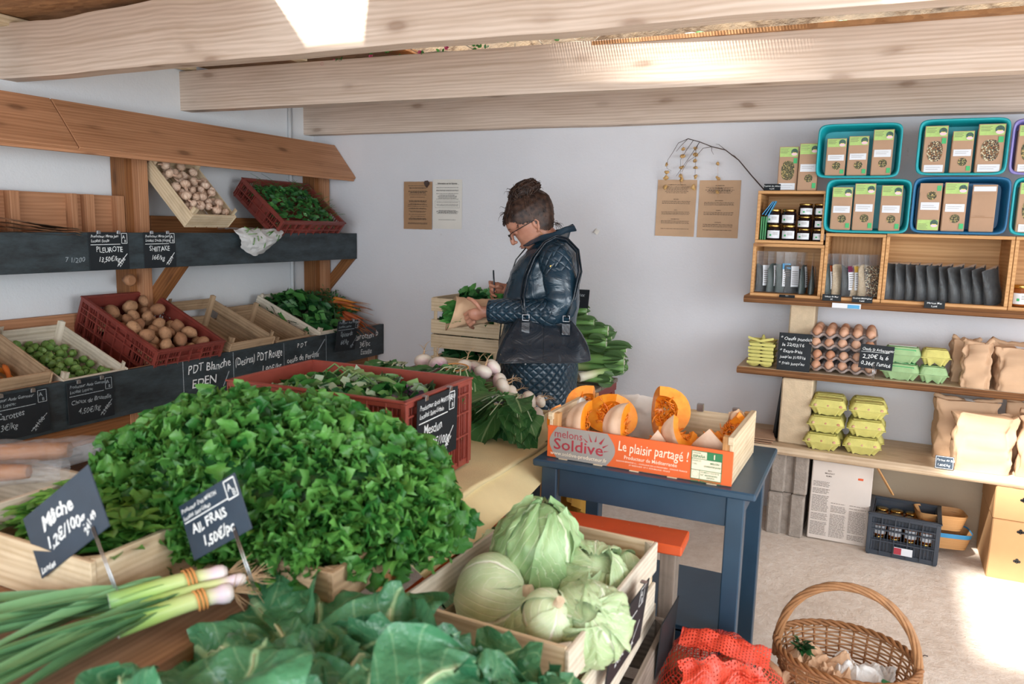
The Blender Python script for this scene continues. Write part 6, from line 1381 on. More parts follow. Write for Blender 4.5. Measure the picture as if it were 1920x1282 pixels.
# ------------------------------------------------------------------ long market table with yellow cloth
t = thing('market_table', 'long low market table of worn planks running through the shop', 'table', (-1.55, 1.8, 0))
for i in range(7):
    b = MB(); x = -2.09+.152*i; b.box((x, 1.66, .688), (.148, 2.70 if i < 6 else 2.66, .034), bev=.003); wobj(b, 'plank', 'plank_top', t)
for x in (-2.08, -1.16):
    for y in (.5, 1.7, 2.88): b = MB(); b.beam((x, y, 0), (x, y, .67), .055, .055, up=(0, 1, 0)); wobj(b, 'leg', 'pine', t)
b = MB(); b.beam((-1.16, 2.93, .10), (-1.10, 2.75, .60), .035, .05, up=(1, 0, 0)); wobj(b, 'brace', 'pine', t)
cl = MB()
def clf(u, v):
    y = 1.52+1.50*v; w = -2.16+1.235*u; edge = max(0, (u-.80)/.20); x = min(w, -1.055+.03*sin(v*5)); x += .10*max(0, edge)-.0
    drop = 0; s_ = w-(-1.055)
    if s_ > 0: x = -1.055+s_*.95; drop = .05*(s_/.1)**1.3
    z = .7085+.004*mn.noise(V3((u*5, v*7, 0)))+.003*sin(v*30+u*5)*u-drop*(.6+.4*sin(v*4+1))
    return V3((x, y, z))
cl.grid(clf, 60, 80); tag(cl.obj('tablecloth', 'cloth_yellow'), 'pale yellow cloth spread on the far part of the market table', 'tablecloth')
b = MB(); b.grid(lambda u, v: V3((-1.20+.20*u+.02*sin(v*6), 2.99+.02*sin(u*14)+.01*v, .70-.50*v)), 24, 10); b.grid(lambda u, v: V3((-1.01+.01*sin(u*16), 2.70+.29*u, .68-.40*v*(.6+.4*u))), 20, 8); tag(b.obj('hanging_cloth', 'cloth_ochre'), 'ochre cloth hanging down behind the corner of the blue table', 'cloth')
# red crate of mesclun
Mr = TRS((-1.478, 1.965, .714), (0, 0, .035)); 
plastic_crate('plastic_crate', 'large bright red plastic crate of salad leaves on the yellow cloth', Mr, .64, .415, .292, 'red_plastic_bright')
b = MB(); leaf_heap(b, Mr, .58, .37, .05, 620, .075, rg, asp=.6, ruf=.04, base=.235, exp_=4, mats=4, up=1.0, nu=5, nv=3)
tag(b.obj('salad_leaves', ['mid_greens', 'light_greens', 'frost_greens', 'dark_greens']), 'mixed salad leaves filling the large red crate', 'salad', kind='stuff')
b = MB(); leaf_heap(b, Mr @ Matrix.Translation((.20, .03, 0)), .13, .16, .03, 40, .06, rg, base=.25, ruf=.05, up=1.2); leaf_heap(b, Mr @ Matrix.Translation((-.02, -.02, 0)), .3, .2, .02, 30, .05, rg, base=.255, ruf=.05)
tag(b.obj('purple_leaves', 'purple_greens'), 'dark purple salad leaves at the right end of the large red crate', 'salad', kind='stuff')
b = MB()
for i in range(5): p = Mr @ V3((-.20+.05*i, .08-.03*i, .26)); b.tube([p, p+V3((.06, .02, .05)), p+V3((.13, -.01, .03))], [.004, .0035, .002], 6); b.leaf(p+V3((.10, 0, .04)), (1, .2*i-.4, .3), (0, 0, 1), .09, .05, curl=.8, ruf=.02)
tag(b.obj('long_salad_stems', 'light_greens'), 'long pale salad stems sticking up from the back of the large red crate', 'salad', kind='stuff')
L, sh = tagtext(.235, .20, 'Mesclun', '1,20€/100g', '2492', 'Producteur: Erick MARTINEAU', 'Localité: Saint-Urbain')
ry = .035; xs = Mr @ V3((.331, -.165, .082))
slate('price_sign', 'black slate reading Mesclun hooked on the end of the large red crate', frame(xs, (-sin(ry), cos(ry), 0), (0.02, 0, 1)), .25, .205, L, sh, clips=(.2, .8))
# ------------------------------------------------------------------ turnips
def turnip(loc, r, rd, group, first=[None]):
    """root pointing along rd"""
    M = Matrix.Translation(loc) @ basis(-V3(rd)).to_4x4() @ Matrix.Scale(r, 4)
    if first[0] is None:
        t = thing('turnip', 'white and purple turnip with thin root in the bunches on the cloth', 'turnip', M=M, group=group)
        b = MB(); b.ball((0, 0, 0), (1, 1, .80), 22, 14, fn=lambda d: 1-.10*max(0, -d.z)**3); b.M = Matrix()
        b.obj('root', 'turnip_skin1', t); b = MB(); b.tube([(0, 0, -.72), (.05, .02, -1.0), (.12, .1, -1.5), (.35, .05, -2.1), (.75, -.1, -2.5)], [.16, .09, .05, .035, .015], 7)
        for k in range(5): a = k*1.3; b.tube([(.05, .02, -1-.2*k), (.05+.4*cos(a), .4*sin(a), -1.3-.22*k), (.05+.7*cos(a), .6*sin(a), -1.35-.25*k)], [.03, .02, .008], 4)
        b.obj('tap_root', 'root_hair', t); b = MB()
        for k in range(5): a = k*1.25; b.tube([(.1*cos(a), .1*sin(a), .75), (.25*cos(a), .25*sin(a), 1.3), (.30*cos(a), .35*sin(a), 2.0)], [.13, .11, .08], 7)
        b.obj('stem', 'light_greens', t); first[0] = t; return t
    return dup(first[0], M=M)
m = NT('turnip_skin1'); sp = m.n('ShaderNodeSeparateXYZ', {0: m.n('ShaderNodeTexCoord').outputs['Object']}); nn = m.noise(m.coord('Object', (1, 1, 1)), 1.5, 3)
g_ = m.n('ShaderNodeObjectInfo').outputs['Random']
f = m.math('ADD', m.math('ADD', m.math('MULTIPLY', sp.outputs[2], .55), m.math('MULTIPLY', nn, .5)), m.math('MULTIPLY', g_, .45))
m.set('Base Color', m.ramp(f, [(0.35, hexc('#e8dfd2')), (0.62, hexc('#dcc6c4')), (1.0, hexc('#a06a8c'))])); m.set('Roughness', 0.33); m.set('Subsurface Weight', 0.08)
TG = 'turnips bunched on the yellow cloth'
TP = [(794, 677, 2.95, .036), (822, 683, 2.92, .036), (847, 697, 2.88, .030), (872, 686, 2.93, .032), (892, 688, 2.95, .027), (906, 697, 2.84, .033), (924, 688, 2.90, .033), (893, 712, 2.83, .026), (938, 716, 2.86, .034), (943, 723, 2.80, .029), (960, 735, 2.83, .026), (970, 751, 2.80, .024), (992, 751, 2.76, .034), (1014, 752, 2.78, .022), (1008, 779, 2.70, .030), (788, 694, 2.90, .02), (838, 700, 2.95, .024), (860, 694, 2.99, .022)]
for i, (px, py, y, r) in enumerate(TP):
    rd = V3((rg.uniform(-.5, .5), .5, rg.uniform(.5, 1.0))) if px < 930 else V3((1, .3, rg.uniform(.2, .6))); turnip(W(px, py, 'y', y), r*1.18, rd, TG)
# bunch greens draped on the cloth
for k, (lab, x0, y0, z0, n, W_, dr) in enumerate((('green turnip tops tied with twine hanging towards the red crate', -1.53, 2.74, .88, 34, .34, (0.05, -1)), ('green turnip tops draped at the right corner of the cloth', -1.22, 2.62, .82, 22, .16, (.15, -1)), ('turnip greens behind the far rim of the red crate', -1.86, 2.78, .86, 18, .22, (-.1, -1)))):
    b = MB(); bs = MB()
    for i in range(n):
        u = rg.uniform(-1, 1); p = V3((x0+u*W_*.20, y0+rg.uniform(-.02, .03), z0+rg.uniform(-.02, .04))); d = V3((dr[0]+u*.75, dr[1]*rg.uniform(.45, 1), rg.uniform(-.75, .12)))
        L_ = rg.uniform(.20, .33); b.leaf(p, d, V3((u*.5, -.25, 1)), L_, rg.uniform(.085, .13), curl=rg.uniform(.3, 1.0), ruf=.030, nu=12, nv=6, cup=.25, shape=.5, freq=3.2, stem=.22)
    o = b.obj('turnip_greens', 'turnip_leaf'); tag(o, lab, 'turnip greens', kind='stuff')
    for i in range(6): u = -.9+i*.36; bs.tube([(x0+u*.03, y0+.05, z0+.03), (x0+u*.07, y0-.04, z0+.035), (x0+u*.16, y0-.13, z0-.02)], [.0035, .003, .0015], 6)
    bs.obj('leaf_stalks', 'chard_rib', o)['kind'] = 'stuff'
b = MB(); b.tube([V3((-1.53+.055*cos(a), 2.735+.03*sin(a), .915+.01*sin(a))) for a in [k*.5 for k in range(14)]], .003, 5); tag(b.obj('twine', 'twine'), 'twine tied around the front turnip bunch', 'twine')
# ------------------------------------------------------------------ blue table and squash crate
t = thing('side_table', 'worn dark blue wooden side table with a lower shelf', 'table', (-.6, 2.48, 0))
X0, X1, Y0_, Y1_ = -.955, -.252, 2.222, 2.765
b = MB(); b.box(((X0+X1)/2, (Y0_+Y1_)/2, .739), (X1-X0, Y1_-Y0_, .024), bev=.005); wobj(b, 'table_top', 'blue_paint', t)
for x in (X0+.052, X1-.058):
    for y in (Y0_+.045, Y1_-.045): b = MB(); b.box((x, y, .363), (.052, .052, .726), bev=.003); wobj(b, 'leg', 'blue_paint', t)
b = MB(); b.box(((X0+X1)/2, Y0_+.038, .678), (X1-X0-.17, .02, .096)); wobj(b, 'apron', 'blue_paint', t)
b = MB(); b.box(((X0+X1)/2, Y1_-.038, .678), (X1-X0-.17, .02, .096)); wobj(b, 'apron', 'blue_paint', t)
for x in (X0+.052, X1-.058): b = MB(); b.box((x, (Y0_+Y1_)/2, .678), (.02, Y1_-Y0_-.15, .096)); wobj(b, 'apron', 'blue_paint', t)
b = MB(); b.box(((X0+X1)/2-.0, (Y0_+Y1_)/2, .262), (X1-X0-.17, Y1_-Y0_-.10, .022)); b.box(((X0+X1)/2, Y0_+.06, .235), (X1-X0-.17, .02, .05)); wobj(b, 'lower_shelf', 'blue_paint', t)
# squash crate
Mq = TRS((-.620, 2.455, .7515), (0, 0, -.020)); w_, d_, h_ = .595, .395, .105
t = thing('squash_crate', 'wooden crate with orange and grey printed front holding cut squash', 'crate', M=Mq)
b = MB(); b.box((0, -d_/2+.004, h_/2+.002), (w_, .006, h_), bev=.001); fr = b.obj('printed_front', 'sun_orange', t); fr['label'] = 'orange printed front board'
b = MB(); b.box((0, d_/2-.004, h_/2+.014), (w_, .006, h_+.02), bev=.001); b.obj('back_board', 'pale_crate', t)
for s in (-1, 1):
    b = MB(); b.box((s*(w_/2-.008), 0, .067), (.012, d_-.015, .134), bev=.002); b.box((s*(w_/2-.009), 0, .139), (.018, d_+.004, .024), bev=.002); b.obj('end_board', 'pale_crate', t)
    for q in (-1, 1): b = MB(); b.box((s*(w_/2-.024), q*(d_/2-.022), .074), (.022, .026, .148), bev=.002); b.obj('corner_post', 'pine', t)
b = MB()
for i in range(5): b.box((0, -d_/2+.04+i*(d_-.08)/4, .002), (w_-.01, .07, .004), bev=.001)
for i in range(5): b.box((-.24+.12*i, -d_/2+.003, -.0), (.03, .012, .004), bev=.0005)
b.obj('base', 'pale_crate', t)
FQ = Mq @ frame((-w_/2, -d_/2+.0008, .002), (1, 0, 0), (0, 0, 1)); NOP = Matrix.Translation((0, 0, 0))
def wpoly(name, polys, mat, par, dz=.0006): return wwrite(name, [], FQ @ Matrix.Translation((0, 0, dz-.0007)), mat, par, polys)
wpoly('grey_panel', [[(.008+.030*(1-sin(pi*k/20))*.9, h_*k/20) for k in range(21)]+[(.205+.028*sin(pi*(20-k)/20), h_*(20-k)/20) for k in range(21)]], 'print_grey', fr, .0010)
F6 = FQ @ Matrix.Translation((0, 0, .0006))
wwrite('crate_lettering', [('melons', .036, .024, .070, dict(fit=.098, bold=.0))], F6, 'print_red', fr)
wwrite('crate_lettering', [('Soldive', .052, .022, .030, dict(fit=.172, bold=.012))], F6, 'print_red', fr)
for q_ in ([(.150, .070), (.142, .098), (.156, .070)], [(.136, .066), (.124, .080), (.142, .068)], [(.163, .072), (.170, .094), (.170, .073)], [(.178, .070), (.198, .091), (.186, .066)], [(.190, .060), (.212, .071), (.193, .055)], [(.196, .047), (.214, .049), (.196, .043)]): wpoly('sun_ray', [q_], 'print_red', fr, .0013)
wwrite('crate_lettering', [('www.soldive-producteur.fr', .0175, .012, .010, dict(fit=.195))], F6, 'print_cream', fr)
wwrite('crate_lettering', [('Le plaisir partagé !', .044, .241, .056, dict(jit=.35, shear=.06, fit=.222, bold=.006))], F6, 'print_cream', fr)
wwrite('crate_lettering', [('Producteur de Méditerranée', .0165, .263, .033, dict(fit=.168)), ('SOLDIVE ESPAGNE S.L. - CHICLANA DE LA FRONTERA - SOLDIVE FRANCE', .0060, .238, .022, dict(fit=.225)), ('Z.P. MARJOLAINE - B.P. 8 - 82200 MALAUSE - FRANCE', .0060, .28, .0135, dict(fit=.13))], F6, 'print_cream', fr)
FG = FQ @ Matrix.Translation((.022, 0, 0))
def gpoly(name, polys, mat, dz): return wwrite(name, [], FG @ Matrix.Translation((0, 0, dz-.0007)), mat, fr, polys)
gpoly('label_ground', [[(.452, .008), (.542, .008), (.542, .094), (.452, .094)]], 'print_cream', .0009)
gpoly('green_label', rectline(.452, .008, .542, .094, .0022)+[[(.497, .070), (.542, .070), (.542, .094), (.497, .094)]]+rectline(.452, .036, .542, .070, .0018)+rectline(.452, .008, .478, .036, .0014), 'print_green', .0013)
wwrite('label_text', [('ESPAÑA', .0115, .456, .074, dict(fit=.037, bold=.02)), ('ORIGINE:', .006, .455, .086, {}), ('MELON', .008, .508, .058, dict(bold=.02)), ('CHARENTAIS JAUNE', .0065, .490, .048, dict(fit=.049, bold=.02)), ('PRODUIT:', .006, .455, .062, {}), ('TYPE:', .006, .455, .052, {}), ('NUMERO SOCIETE', .0055, .481, .029, dict(fit=.055)), ('Nº 40/004040', .0075, .481, .020, dict(fit=.05)), ('ESPAÑA', .0065, .50, .013, {}), ('GGN: 4050373505161', .0088, .452, -.001, dict(fit=.09, bold=.02))], FG @ Matrix.Translation((0, 0, .0010)), 'print_green', fr, [[(.465+.009*cos(a)+.0012*cos(c), .023+.009*sin(a)+.0012*sin(c)) for c in (0, 2.1, 4.2)] for a in [k*pi/6 for k in range(12)]])
wwrite('label_text', [('I', .020, .517, .075, dict(bold=.03))], FG @ Matrix.Translation((0, 0, .0012)), 'print_cream', fr)
def squash_wedge(label, M, r, span, H, seed, cavity=True):
    """a slice of round squash: skin outside, flesh on the cut sides, fibres in the middle"""
    t = thing('squash_wedge', label, 'squash', M=M, group=None); A0, A1 = -span/2, span/2
    def out(a, v, k=1.0): ph = pi*(v-.5); R_ = r*cos(ph)**.8 if abs(cos(ph)) > 1e-6 else 0; R_ *= (1+.035*sin(a*9+seed)); return V3((R_*cos(a)*k, R_*sin(a)*k, H/2*sin(ph)*(1-.12*(1-k)*2)))
    b = MB(); b.grid(lambda u, v: out(A0+(A1-A0)*u, v), 14, 14); b.obj('skin', 'squash_skin', t)
    b = MB(); th_ = .66
    def inner(a, v):
        ph = pi*(v-.5); k = th_-.06*mn.noise(V3((a*3, v*4, seed))); R_ = r*max(0, cos(ph))**.8; return V3((R_*cos(a)*k*.9, R_*sin(a)*k*.9, H/2*sin(ph)*.62))
    for e, A in ((0, A0), (1, A1)): b.grid(lambda u, v, A=A: out(A, v).lerp(inner(A, v), u), 4, 14, flip=bool(e))
    b.grid(lambda u, v: inner(A0+(A1-A0)*u, v), 10, 12, flip=True); b.obj('flesh', 'squash_flesh', t)
    if cavity:
        q = random.Random(seed); b = MB()
        for i in range(60):
            a = q.uniform(A0, A1); v = q.uniform(.2, .8); p = inner(a, v)*q.uniform(.8, 1.02); dd = V3((q.uniform(-1, 1), q.uniform(-1, 1), q.uniform(-1, 1)))*.014*r/.09; e_ = V3((q.uniform(-1, 1), q.uniform(-1, 1), q.uniform(-1, 1)))*.014; b.tube([p-dd, p-V3((.006, 0, 0)), p+dd, p+dd+e_], [.0016, .003, .0028, .0012], 4, caps=False)
        b.obj('fibres', 'squash_fibre', t)['kind'] = 'stuff'
        for i in range(7):
            p = inner(q.uniform(A0*.8, A1*.8), q.uniform(.25, .75))*.88; b = MB(); b.ball((0, 0, 0), (.007, .004, .0018), 8, 5, M=Matrix.Translation(p) @ rrot(q)); b.obj('seed', 'squash_seed', t)
def sqM(px, py, y, rot, up=0.0): p = W(px, py, 'y', y); return Matrix.Translation(p) @ Matrix.Rotation(rot[2], 4, 'Z') @ Matrix.Rotation(rot[1], 4, 'Y') @ Matrix.Rotation(rot[0], 4, 'X')
for i, (px, py, y, rot, r, span, H, lab) in enumerate((
    (1060, 790, 2.36, (.1, .3, 3.5), .065, .9, .12, 'small squash wedge at the left end of the printed crate'),
    (1108, 762, 2.53, (.3, .2, 2.6), .095, 1.6, .15, 'deep orange squash piece by the left end board'),
    (1112, 795, 2.37, (.15, .0, -2.2), .090, 1.0, .16, 'squash wedge with pale skin facing front, left of the middle'),
    (1150, 775, 2.47, (.2, .45, 2.0), .105, 2.1, .14, 'large squash piece showing its fibrous hollow in the middle'),
    (1182, 800, 2.37, (.1, .0, -2.15), .090, 1.0, .16, 'squash wedge with pale skin facing front, in the middle'),
    (1236, 770, 2.52, (-.2, .25, 1.2), .105, 1.7, .17, 'tall squash piece with stringy inside right of the middle'),
    (1236, 808, 2.40, (.1, 1.25, -1.3), .085, 1.3, .12, 'low squash piece with orange flesh up in the middle front'),
    (1286, 796, 2.40, (.0, .9, -2.3), .090, 1.2, .12, 'small upright squash piece with fibres, right part of the crate'),
    (1340, 806, 2.42, (.1, 1.3, -1.5), .10, 1.6, .16, 'flat cut squash piece at the right end of the printed crate'),
    (1372, 796, 2.52, (.2, .9, 1.5), .080, 1.4, .12, 'squash piece with seeds in the right back corner'))):
    squash_wedge(lab, sqM(px, py, y, rot), r, span, H, 3+i)
for i, (x0, x1, y, sd, lab) in enumerate(((-.83, -.62, 2.632, 1, 'large sheet of printed wrapping paper at the back of the squash crate'), (-.40, -.335, 2.58, 2, 'crumpled wrapping paper in the right back corner of the squash crate'), (-.90, -.86, 2.47, 3, 'crumpled pinkish wrapping paper at the left end of the squash crate'), (-.50, -.38, 2.50, 4, 'newspaper lining under the squash on the right'))):
    b = MB(); b.grid(lambda u, v: V3((x0+(x1-x0)*u+.015*mn.noise(V3((u*4, v*4, sd))), y+.02*mn.noise(V3((u*5, v*5, sd+3)))-.03*(1-v), .765+(.15-.03*abs(u-.5)-.05*(u > .85)*(u-.85)*6 if i != 3 else .03)*v+.004*mn.noise(V3((u*15, v*15, sd))))), 18, 12); tag(b.obj('wrapping_paper', 'white_paper' if i != 1 else 'kraft_light'), lab, 'paper')
for x in (-.505, -.385):
    b = MB(); b.box((x, 2.640, .892), (.022, .016, .026), (0.1, 0, 0), bev=.001); tag(b.obj('metal_clip', 'steel'), 'small metal clip on the squash crate back board, %s one' % ('left' if x < -.45 else 'right'), 'clip')
# ------------------------------------------------------------------ orange frame, lower crates, cabbages
t = thing('orange_bench', 'orange painted wooden bench frame around the cabbage crate', 'bench', (-.7, 1.6, 0))
b = MB(); b.beam((-.985, 2.135, .588), (-.432, 2.165, .588), .135, .030, bev=.004); wobj(b, 'end_plank', 'orange_paint', t)
b = MB(); b.beam((-.948, .60, .588), (-.958, 2.065, .588), .060, .030, bev=.004); wobj(b, 'side_rail', 'orange_paint', t)
for (x, y) in ((-.475, 2.16), (-.955, 2.12), (-.955, .68)): b = MB(); b.box((x, y, .286), (.045 if x > -.5 else .05, .060, .572)); wobj(b, 'leg', 'grey_wood', t)
wood_crate('wooden_crate', 'weathered grey slatted crate at the bottom under the cabbages', TRS((-.676, 1.69, .006), (0, 0, pi/2+.02)), .76, .475, .385, 'grey_wood', sides=2, ends=2, gap=.12, th=.014)
wood_crate('wooden_crate', 'shallow greenish wooden crate directly under the cabbage crate', TRS((-.700, 1.69, .393), (0, 0, pi/2+.01)), .70, .445, .055, 'white_crate', th=.010)
Mk = TRS((-.6915, 1.672, .452), (0, -.0, pi/2-.03))
wood_crate('wooden_crate', 'pale wooden crate of cabbages in front of the blue table', Mk, .625, .425, .205, 'white_crate', sides=2, ends=1, gap=.16, th=.009, endmat='pale_crate')
def cabbage(label, M, r, seed, mat='cabbage_green', outer=5, flat=.86, ruf=.03, point=0.0, name='cabbage', open_=.0, stem=True, om=None, crk=0.0):
    t = thing(name, label, 'cabbage', M=M); q = random.Random(seed); off = q.random()*9
    b = MB(); b.ball((0, 0, 0), (r*.94, r*.94, r*.94*flat), 30, 20, fn=lambda d: 1+.05*mn.noise(d*2.2+V3((off, 0, 0)))+point*max(0, d.z)**3+.02*mn.noise(d*6)); b.obj('heart', mat, t)
    for i in range(outer):
        az = 2*pi*i/outer+q.uniform(-.3, .3); lay = i % 2; b = MB(); ph = q.random()*9; span = q.uniform(1.35, 1.8)
        def P(u, v):
            a = (v-.5)*span*(1.0 if u > .15 else .5+u*3.3); el = -1.35+u*q_top; rr = r*(1.0+.03*lay+open_*u*u*.8+ruf*3*(abs(v-.5)*2)**3*.35); w = 1-.30*max(0, u-.72)/.28
            e = (abs(v-.5)*2)**2*.8+max(0, u-.8)*1.6
            wob = 1+ruf*(sin(v*16+ph)*e+.8*mn.noise(V3((u*5+ph, v*6, seed)))+.5*mn.noise(V3((u*13+ph, v*15, seed))))+crk*abs(mn.noise(V3((u*8+ph, v*7+ph, seed+3)))); d = V3((cos(el)*cos(a*w), cos(el)*sin(a*w), sin(el)*flat*(1+point*.7*max(0, sin(el))**2)))
            return Matrix.Rotation(az, 3, 'Z') @ (TL @ (d*rr*wob))
        q_top = q.uniform(2.2, 2.9) if not open_ else q.uniform(2.3, 2.9)
        TL = Matrix.Rotation(q.uniform(-.5, .5)*(1 if open_ else .25), 3, 'X') @ Matrix.Rotation(q.uniform(-.35, .35)*(1 if open_ else .25), 3, 'Y')
        b.grid(P, 20, 20); b.obj('outer_leaf', om or mat, t)
    if stem: b = MB(); b.lathe([(.016*r/.1, -r*flat-.012), (.018*r/.1, -r*flat+.02), (.022*r/.1, -r*flat*.9)], 12); b.obj('stem', 'plaster_block', t)
    return t
def cbM(px, py, y, rx, ry, rz=0.0): return Matrix.Translation(W(px, py, 'y', y)) @ Matrix.Rotation(rx, 4, 'X') @ Matrix.Rotation(ry, 4, 'Y') @ Matrix.Rotation(rz, 4, 'Z')
cabbage('large smooth pale green cabbage at the front left of the crate, cut stem showing', cbM(925, 1118, 1.60, -.5, -1.9, .5), .106, 1, 'cabbage_white', outer=5, ruf=.012)
cabbage('small whitish cabbage with cut stem at the front of the crate', cbM(1028, 1155, 1.47, .3, -2.6, .2), .063, 2, 'cabbage_white', outer=3, ruf=.010)
cabbage('tall wrinkled green cabbage on top at the back of the crate', cbM(1006, 1035, 1.74, -.25, .10, .4), .110, 3, 'cabbage_outer', outer=6, ruf=.05, point=.20, flat=1.0, crk=.16)
cabbage('ruffled pale green cabbage right of the tall wrinkled one', cbM(1108, 1085, 1.76, .35, .45, 1.0), .090, 4, 'cabbage_green', outer=9, ruf=.07, open_=.06, crk=.12)
cabbage('loose leafy pale cabbage at the front right of the crate', cbM(1105, 1168, 1.53, .7, .35, 2.0), .088, 5, 'cabbage_green', outer=9, ruf=.075, open_=.07, crk=.12)
cabbage('pale cabbage showing its brown cut root in the right back corner', cbM(1168, 1075, 1.88, -2.2, .3), .062, 6, 'cabbage_green', outer=3, ruf=.05)
cabbage('whitish cabbage half hidden at the back left of the crate', cbM(912, 1030, 1.86, .1, .2), .070, 7, 'cabbage_white', outer=3, ruf=.02)
cabbage('dark green outer leafed cabbage at the left edge of the crate', cbM(868, 1092, 1.72, .2, -.3, .3), .085, 8, 'cabbage_dark', outer=4, ruf=.03)
cabbage('cabbage low in the middle of the crate under the others', TRS((-.70, 1.60, .545)), .085, 9, 'cabbage_green', outer=3, ruf=.03)
L, sh = tagtext(.24, .17, 'Choux', '2€/pc', '24', '', '')
slate('price_sign', 'dark slate hooked on the right side of the cabbage crate, seen edge on', frame((-.462, 1.52, .475), (.02, 1, 0), (.10, 0, 1)), .27, .165, L, sh, clips=(.2, .85))
slate('price_sign', 'thin blank slate wedged behind the grey crate beside the blue shelf', frame((-.438, 1.90, .30), (0.05, 1, .1), (.10, .3, 1)), .16, .17, [], [], clips=())
# ------------------------------------------------------------------ chard in front
wood_crate('wooden_crate', 'wooden crate hidden under the big chard leaves at the front', TRS((-.70, .98, .452), (0, 0, pi/2)), .56, .46, .16, 'aged_crate')
wood_crate('wooden_crate', 'low supporting crate beneath the chard crate', TRS((-.70, .98, .006), (0, 0, pi/2)), .56, .46, .44, 'grey_wood', sides=3, ends=3)
def big_leaf(label, base, d, up, L, Wd, curl, seed, ruf=.02, rib=True, group=None, mat='chard_leaf', cup=.18, freq=1.8):
    t = thing('chard_leaf', label, 'chard', base, group=group); b = MB(); base = V3(base); b.leaf(base, d, up, L, Wd, curl=curl, ruf=ruf, nu=26, nv=14, cup=cup, warp=.22, shape=1, freq=freq, seed=seed, stem=.10); wobj(b, 'blade', mat, t)
    if rib:
        d = V3(d).normalized(); n = (V3(up)-d*V3(up).dot(d)).normalized(); pts = []
        for k in range(-3, 12):
            u = k/14; a = curl*u; al = d*(sin(a)/a*u*L if abs(a) > 1e-3 else u*L) - n*((1-cos(a))/max(abs(a), 1e-3)*u*L*(1 if a >= 0 else -1)); pts.append(base+al+n*(.003+.22*L*(mn.noise(V3((u*2.6+seed, 0, seed)))+.35*mn.noise(V3((u*7+seed, 0, seed))))))
        b = MB(); b.tube(pts, [max(.0018, .010*(1-(k+3)/15)*L/.3) for k in range(-3, 12)], 8, flat=.6, up=n); wobj(b, 'rib', 'chard_rib', t)
    return t
CH = [('broad chard leaf spreading left beside the garlic shoots', (-.86, 1.00, .71), (-.75, .34, .18), (.2, -.45, 1), .32, .24, .5, 1.0),
      ('glossy chard leaf lying across the middle foreground', (-.80, .88, .73), (-.80, .20, .06), (.1, -.3, 1), .33, .22, .4, 2.0),
      ('chard leaf curving up behind the middle of the chard', (-.78, 1.10, .66), (-.15, .45, .35), (0, -.6, 1), .24, .21, .9, 3.0),
      ('upright chard leaf with pale veins in the centre', (-.74, .93, .69), (-.10, .60, .34), (.1, -.75, .8), .30, .22, .5, 4.0),
      ('dark chard leaf at the right, white rib running to the corner', (-.60, .80, .75), (-.35, .65, .10), (.3, -.4, 1), .34, .19, .5, 5.0),
      ('bright green chard leaf at the bottom centre', (-.80, .70, .77), (-.25, .62, .22), (-.1, -.5, 1), .25, .22, .6, 6.0),
      ('chard leaf hanging over the bottom left of the foreground', (-.86, .78, .74), (-.72, -.15, .12), (0, -.1, 1), .26, .19, .7, 7.0),
      ('crinkled dark chard leaf against the cabbage crate', (-.60, 1.04, .67), (.12, .6, .34), (.2, -.6, 1), .22, .20, 1.1, 8.0),
      ('crinkled chard leaf at the right end of the bunch', (-.57, .98, .70), (.35, .45, .26), (.4, -.4, 1), .22, .18, 1.2, 9.0),
      ('chard leaf bending forward at the bottom right', (-.62, .84, .74), (.20, .45, .24), (.4, -.3, 1), .26, .19, .8, 10.0),
      ('chard leaf folded over at the top of the bunch', (-.76, 1.02, .71), (.35, .45, .20), (0, -.5, 1), .24, .20, 1.2, 11.0),
      ('chard leaf standing up between the garlic and the cabbage crate', (-.88, 1.06, .68), (-.3, .35, .35), (.3, -.6, .8), .20, .17, .8, 12.0),
      ('small chard leaf low at the bottom edge, left of the bright one', (-.90, .66, .76), (-.5, .35, .2), (0, -.3, 1), .20, .15, .6, 13.0)]
for (lab, bs, d, up, L_, w, cu, sd) in CH: big_leaf(lab, bs, d, up, L_, w, cu, sd, ruf=.035 if sd > 7 or sd in (3, 5) else .018)
b = MB(); leaf_heap(b, TRS((-.70, .98, .54)), .48, .56, .14, 210, .15, rg, asp=.75, ruf=.045, base=.08, exp_=3, nu=10, nv=6, curl=(.4, 1.4), up=.9)
leaf_heap(b, TRS((-.565, 1.10, .52)), .20, .34, .12, 90, .085, rg, asp=.8, ruf=.07, base=.07, exp_=3, nu=8, nv=5, curl=(.4, 1.6), up=1.1)
tag(b.obj('chard_heap', 'chard_leaf'), 'dark crinkled chard leaves filling the front of the stall', 'chard', kind='stuff')
# ------------------------------------------------------------------ curly kale heap
wood_crate('wooden_crate', 'stained wooden crate under the heap of curly kale', TRS((-1.22, 1.40, .707), (0, 0, pi/2)), .44, .56, .085, 'aged_crate', th=.014)
def kale_heap(seed, n):
    b = MB(); q = random.Random(seed)
    C0 = V3((-1.34, 1.455, .795))
    for i in range(n):
        a = q.uniform(0, 2*pi); el = math.asin(q.uniform(-.18, 1)); k = 1+.10*mn.noise(V3((cos(a)*2, sin(a)*2, el*2+seed)))
        d0 = V3((cos(el)*cos(a), cos(el)*sin(a), sin(el))); R3 = V3((.535, .335, .262)); dep = q.uniform(.72, 1.0); p = C0+V3((d0.x*R3.x, d0.y*R3.y, d0.z*R3.z))*k*dep
        n_ = V3((d0.x/R3.x, d0.y/R3.y, d0.z/R3.z)).normalized(); tg = V3((q.gauss(0, 1), q.gauss(0, 1), q.gauss(0, 1))); tg = (tg-n_*tg.dot(n_)).normalized()
        L = q.uniform(.028, .056); b.leaf(p-n_*L*.3, n_*q.uniform(.3, 1.2)+tg*.8, tg.cross(n_)+n_*.5, L, L*1.0, curl=q.uniform(-.8, 1.3), ruf=.20, nu=7, nv=6, cup=q.uniform(-.3, .9), shape=1, freq=q.uniform(3, 6))
    return b
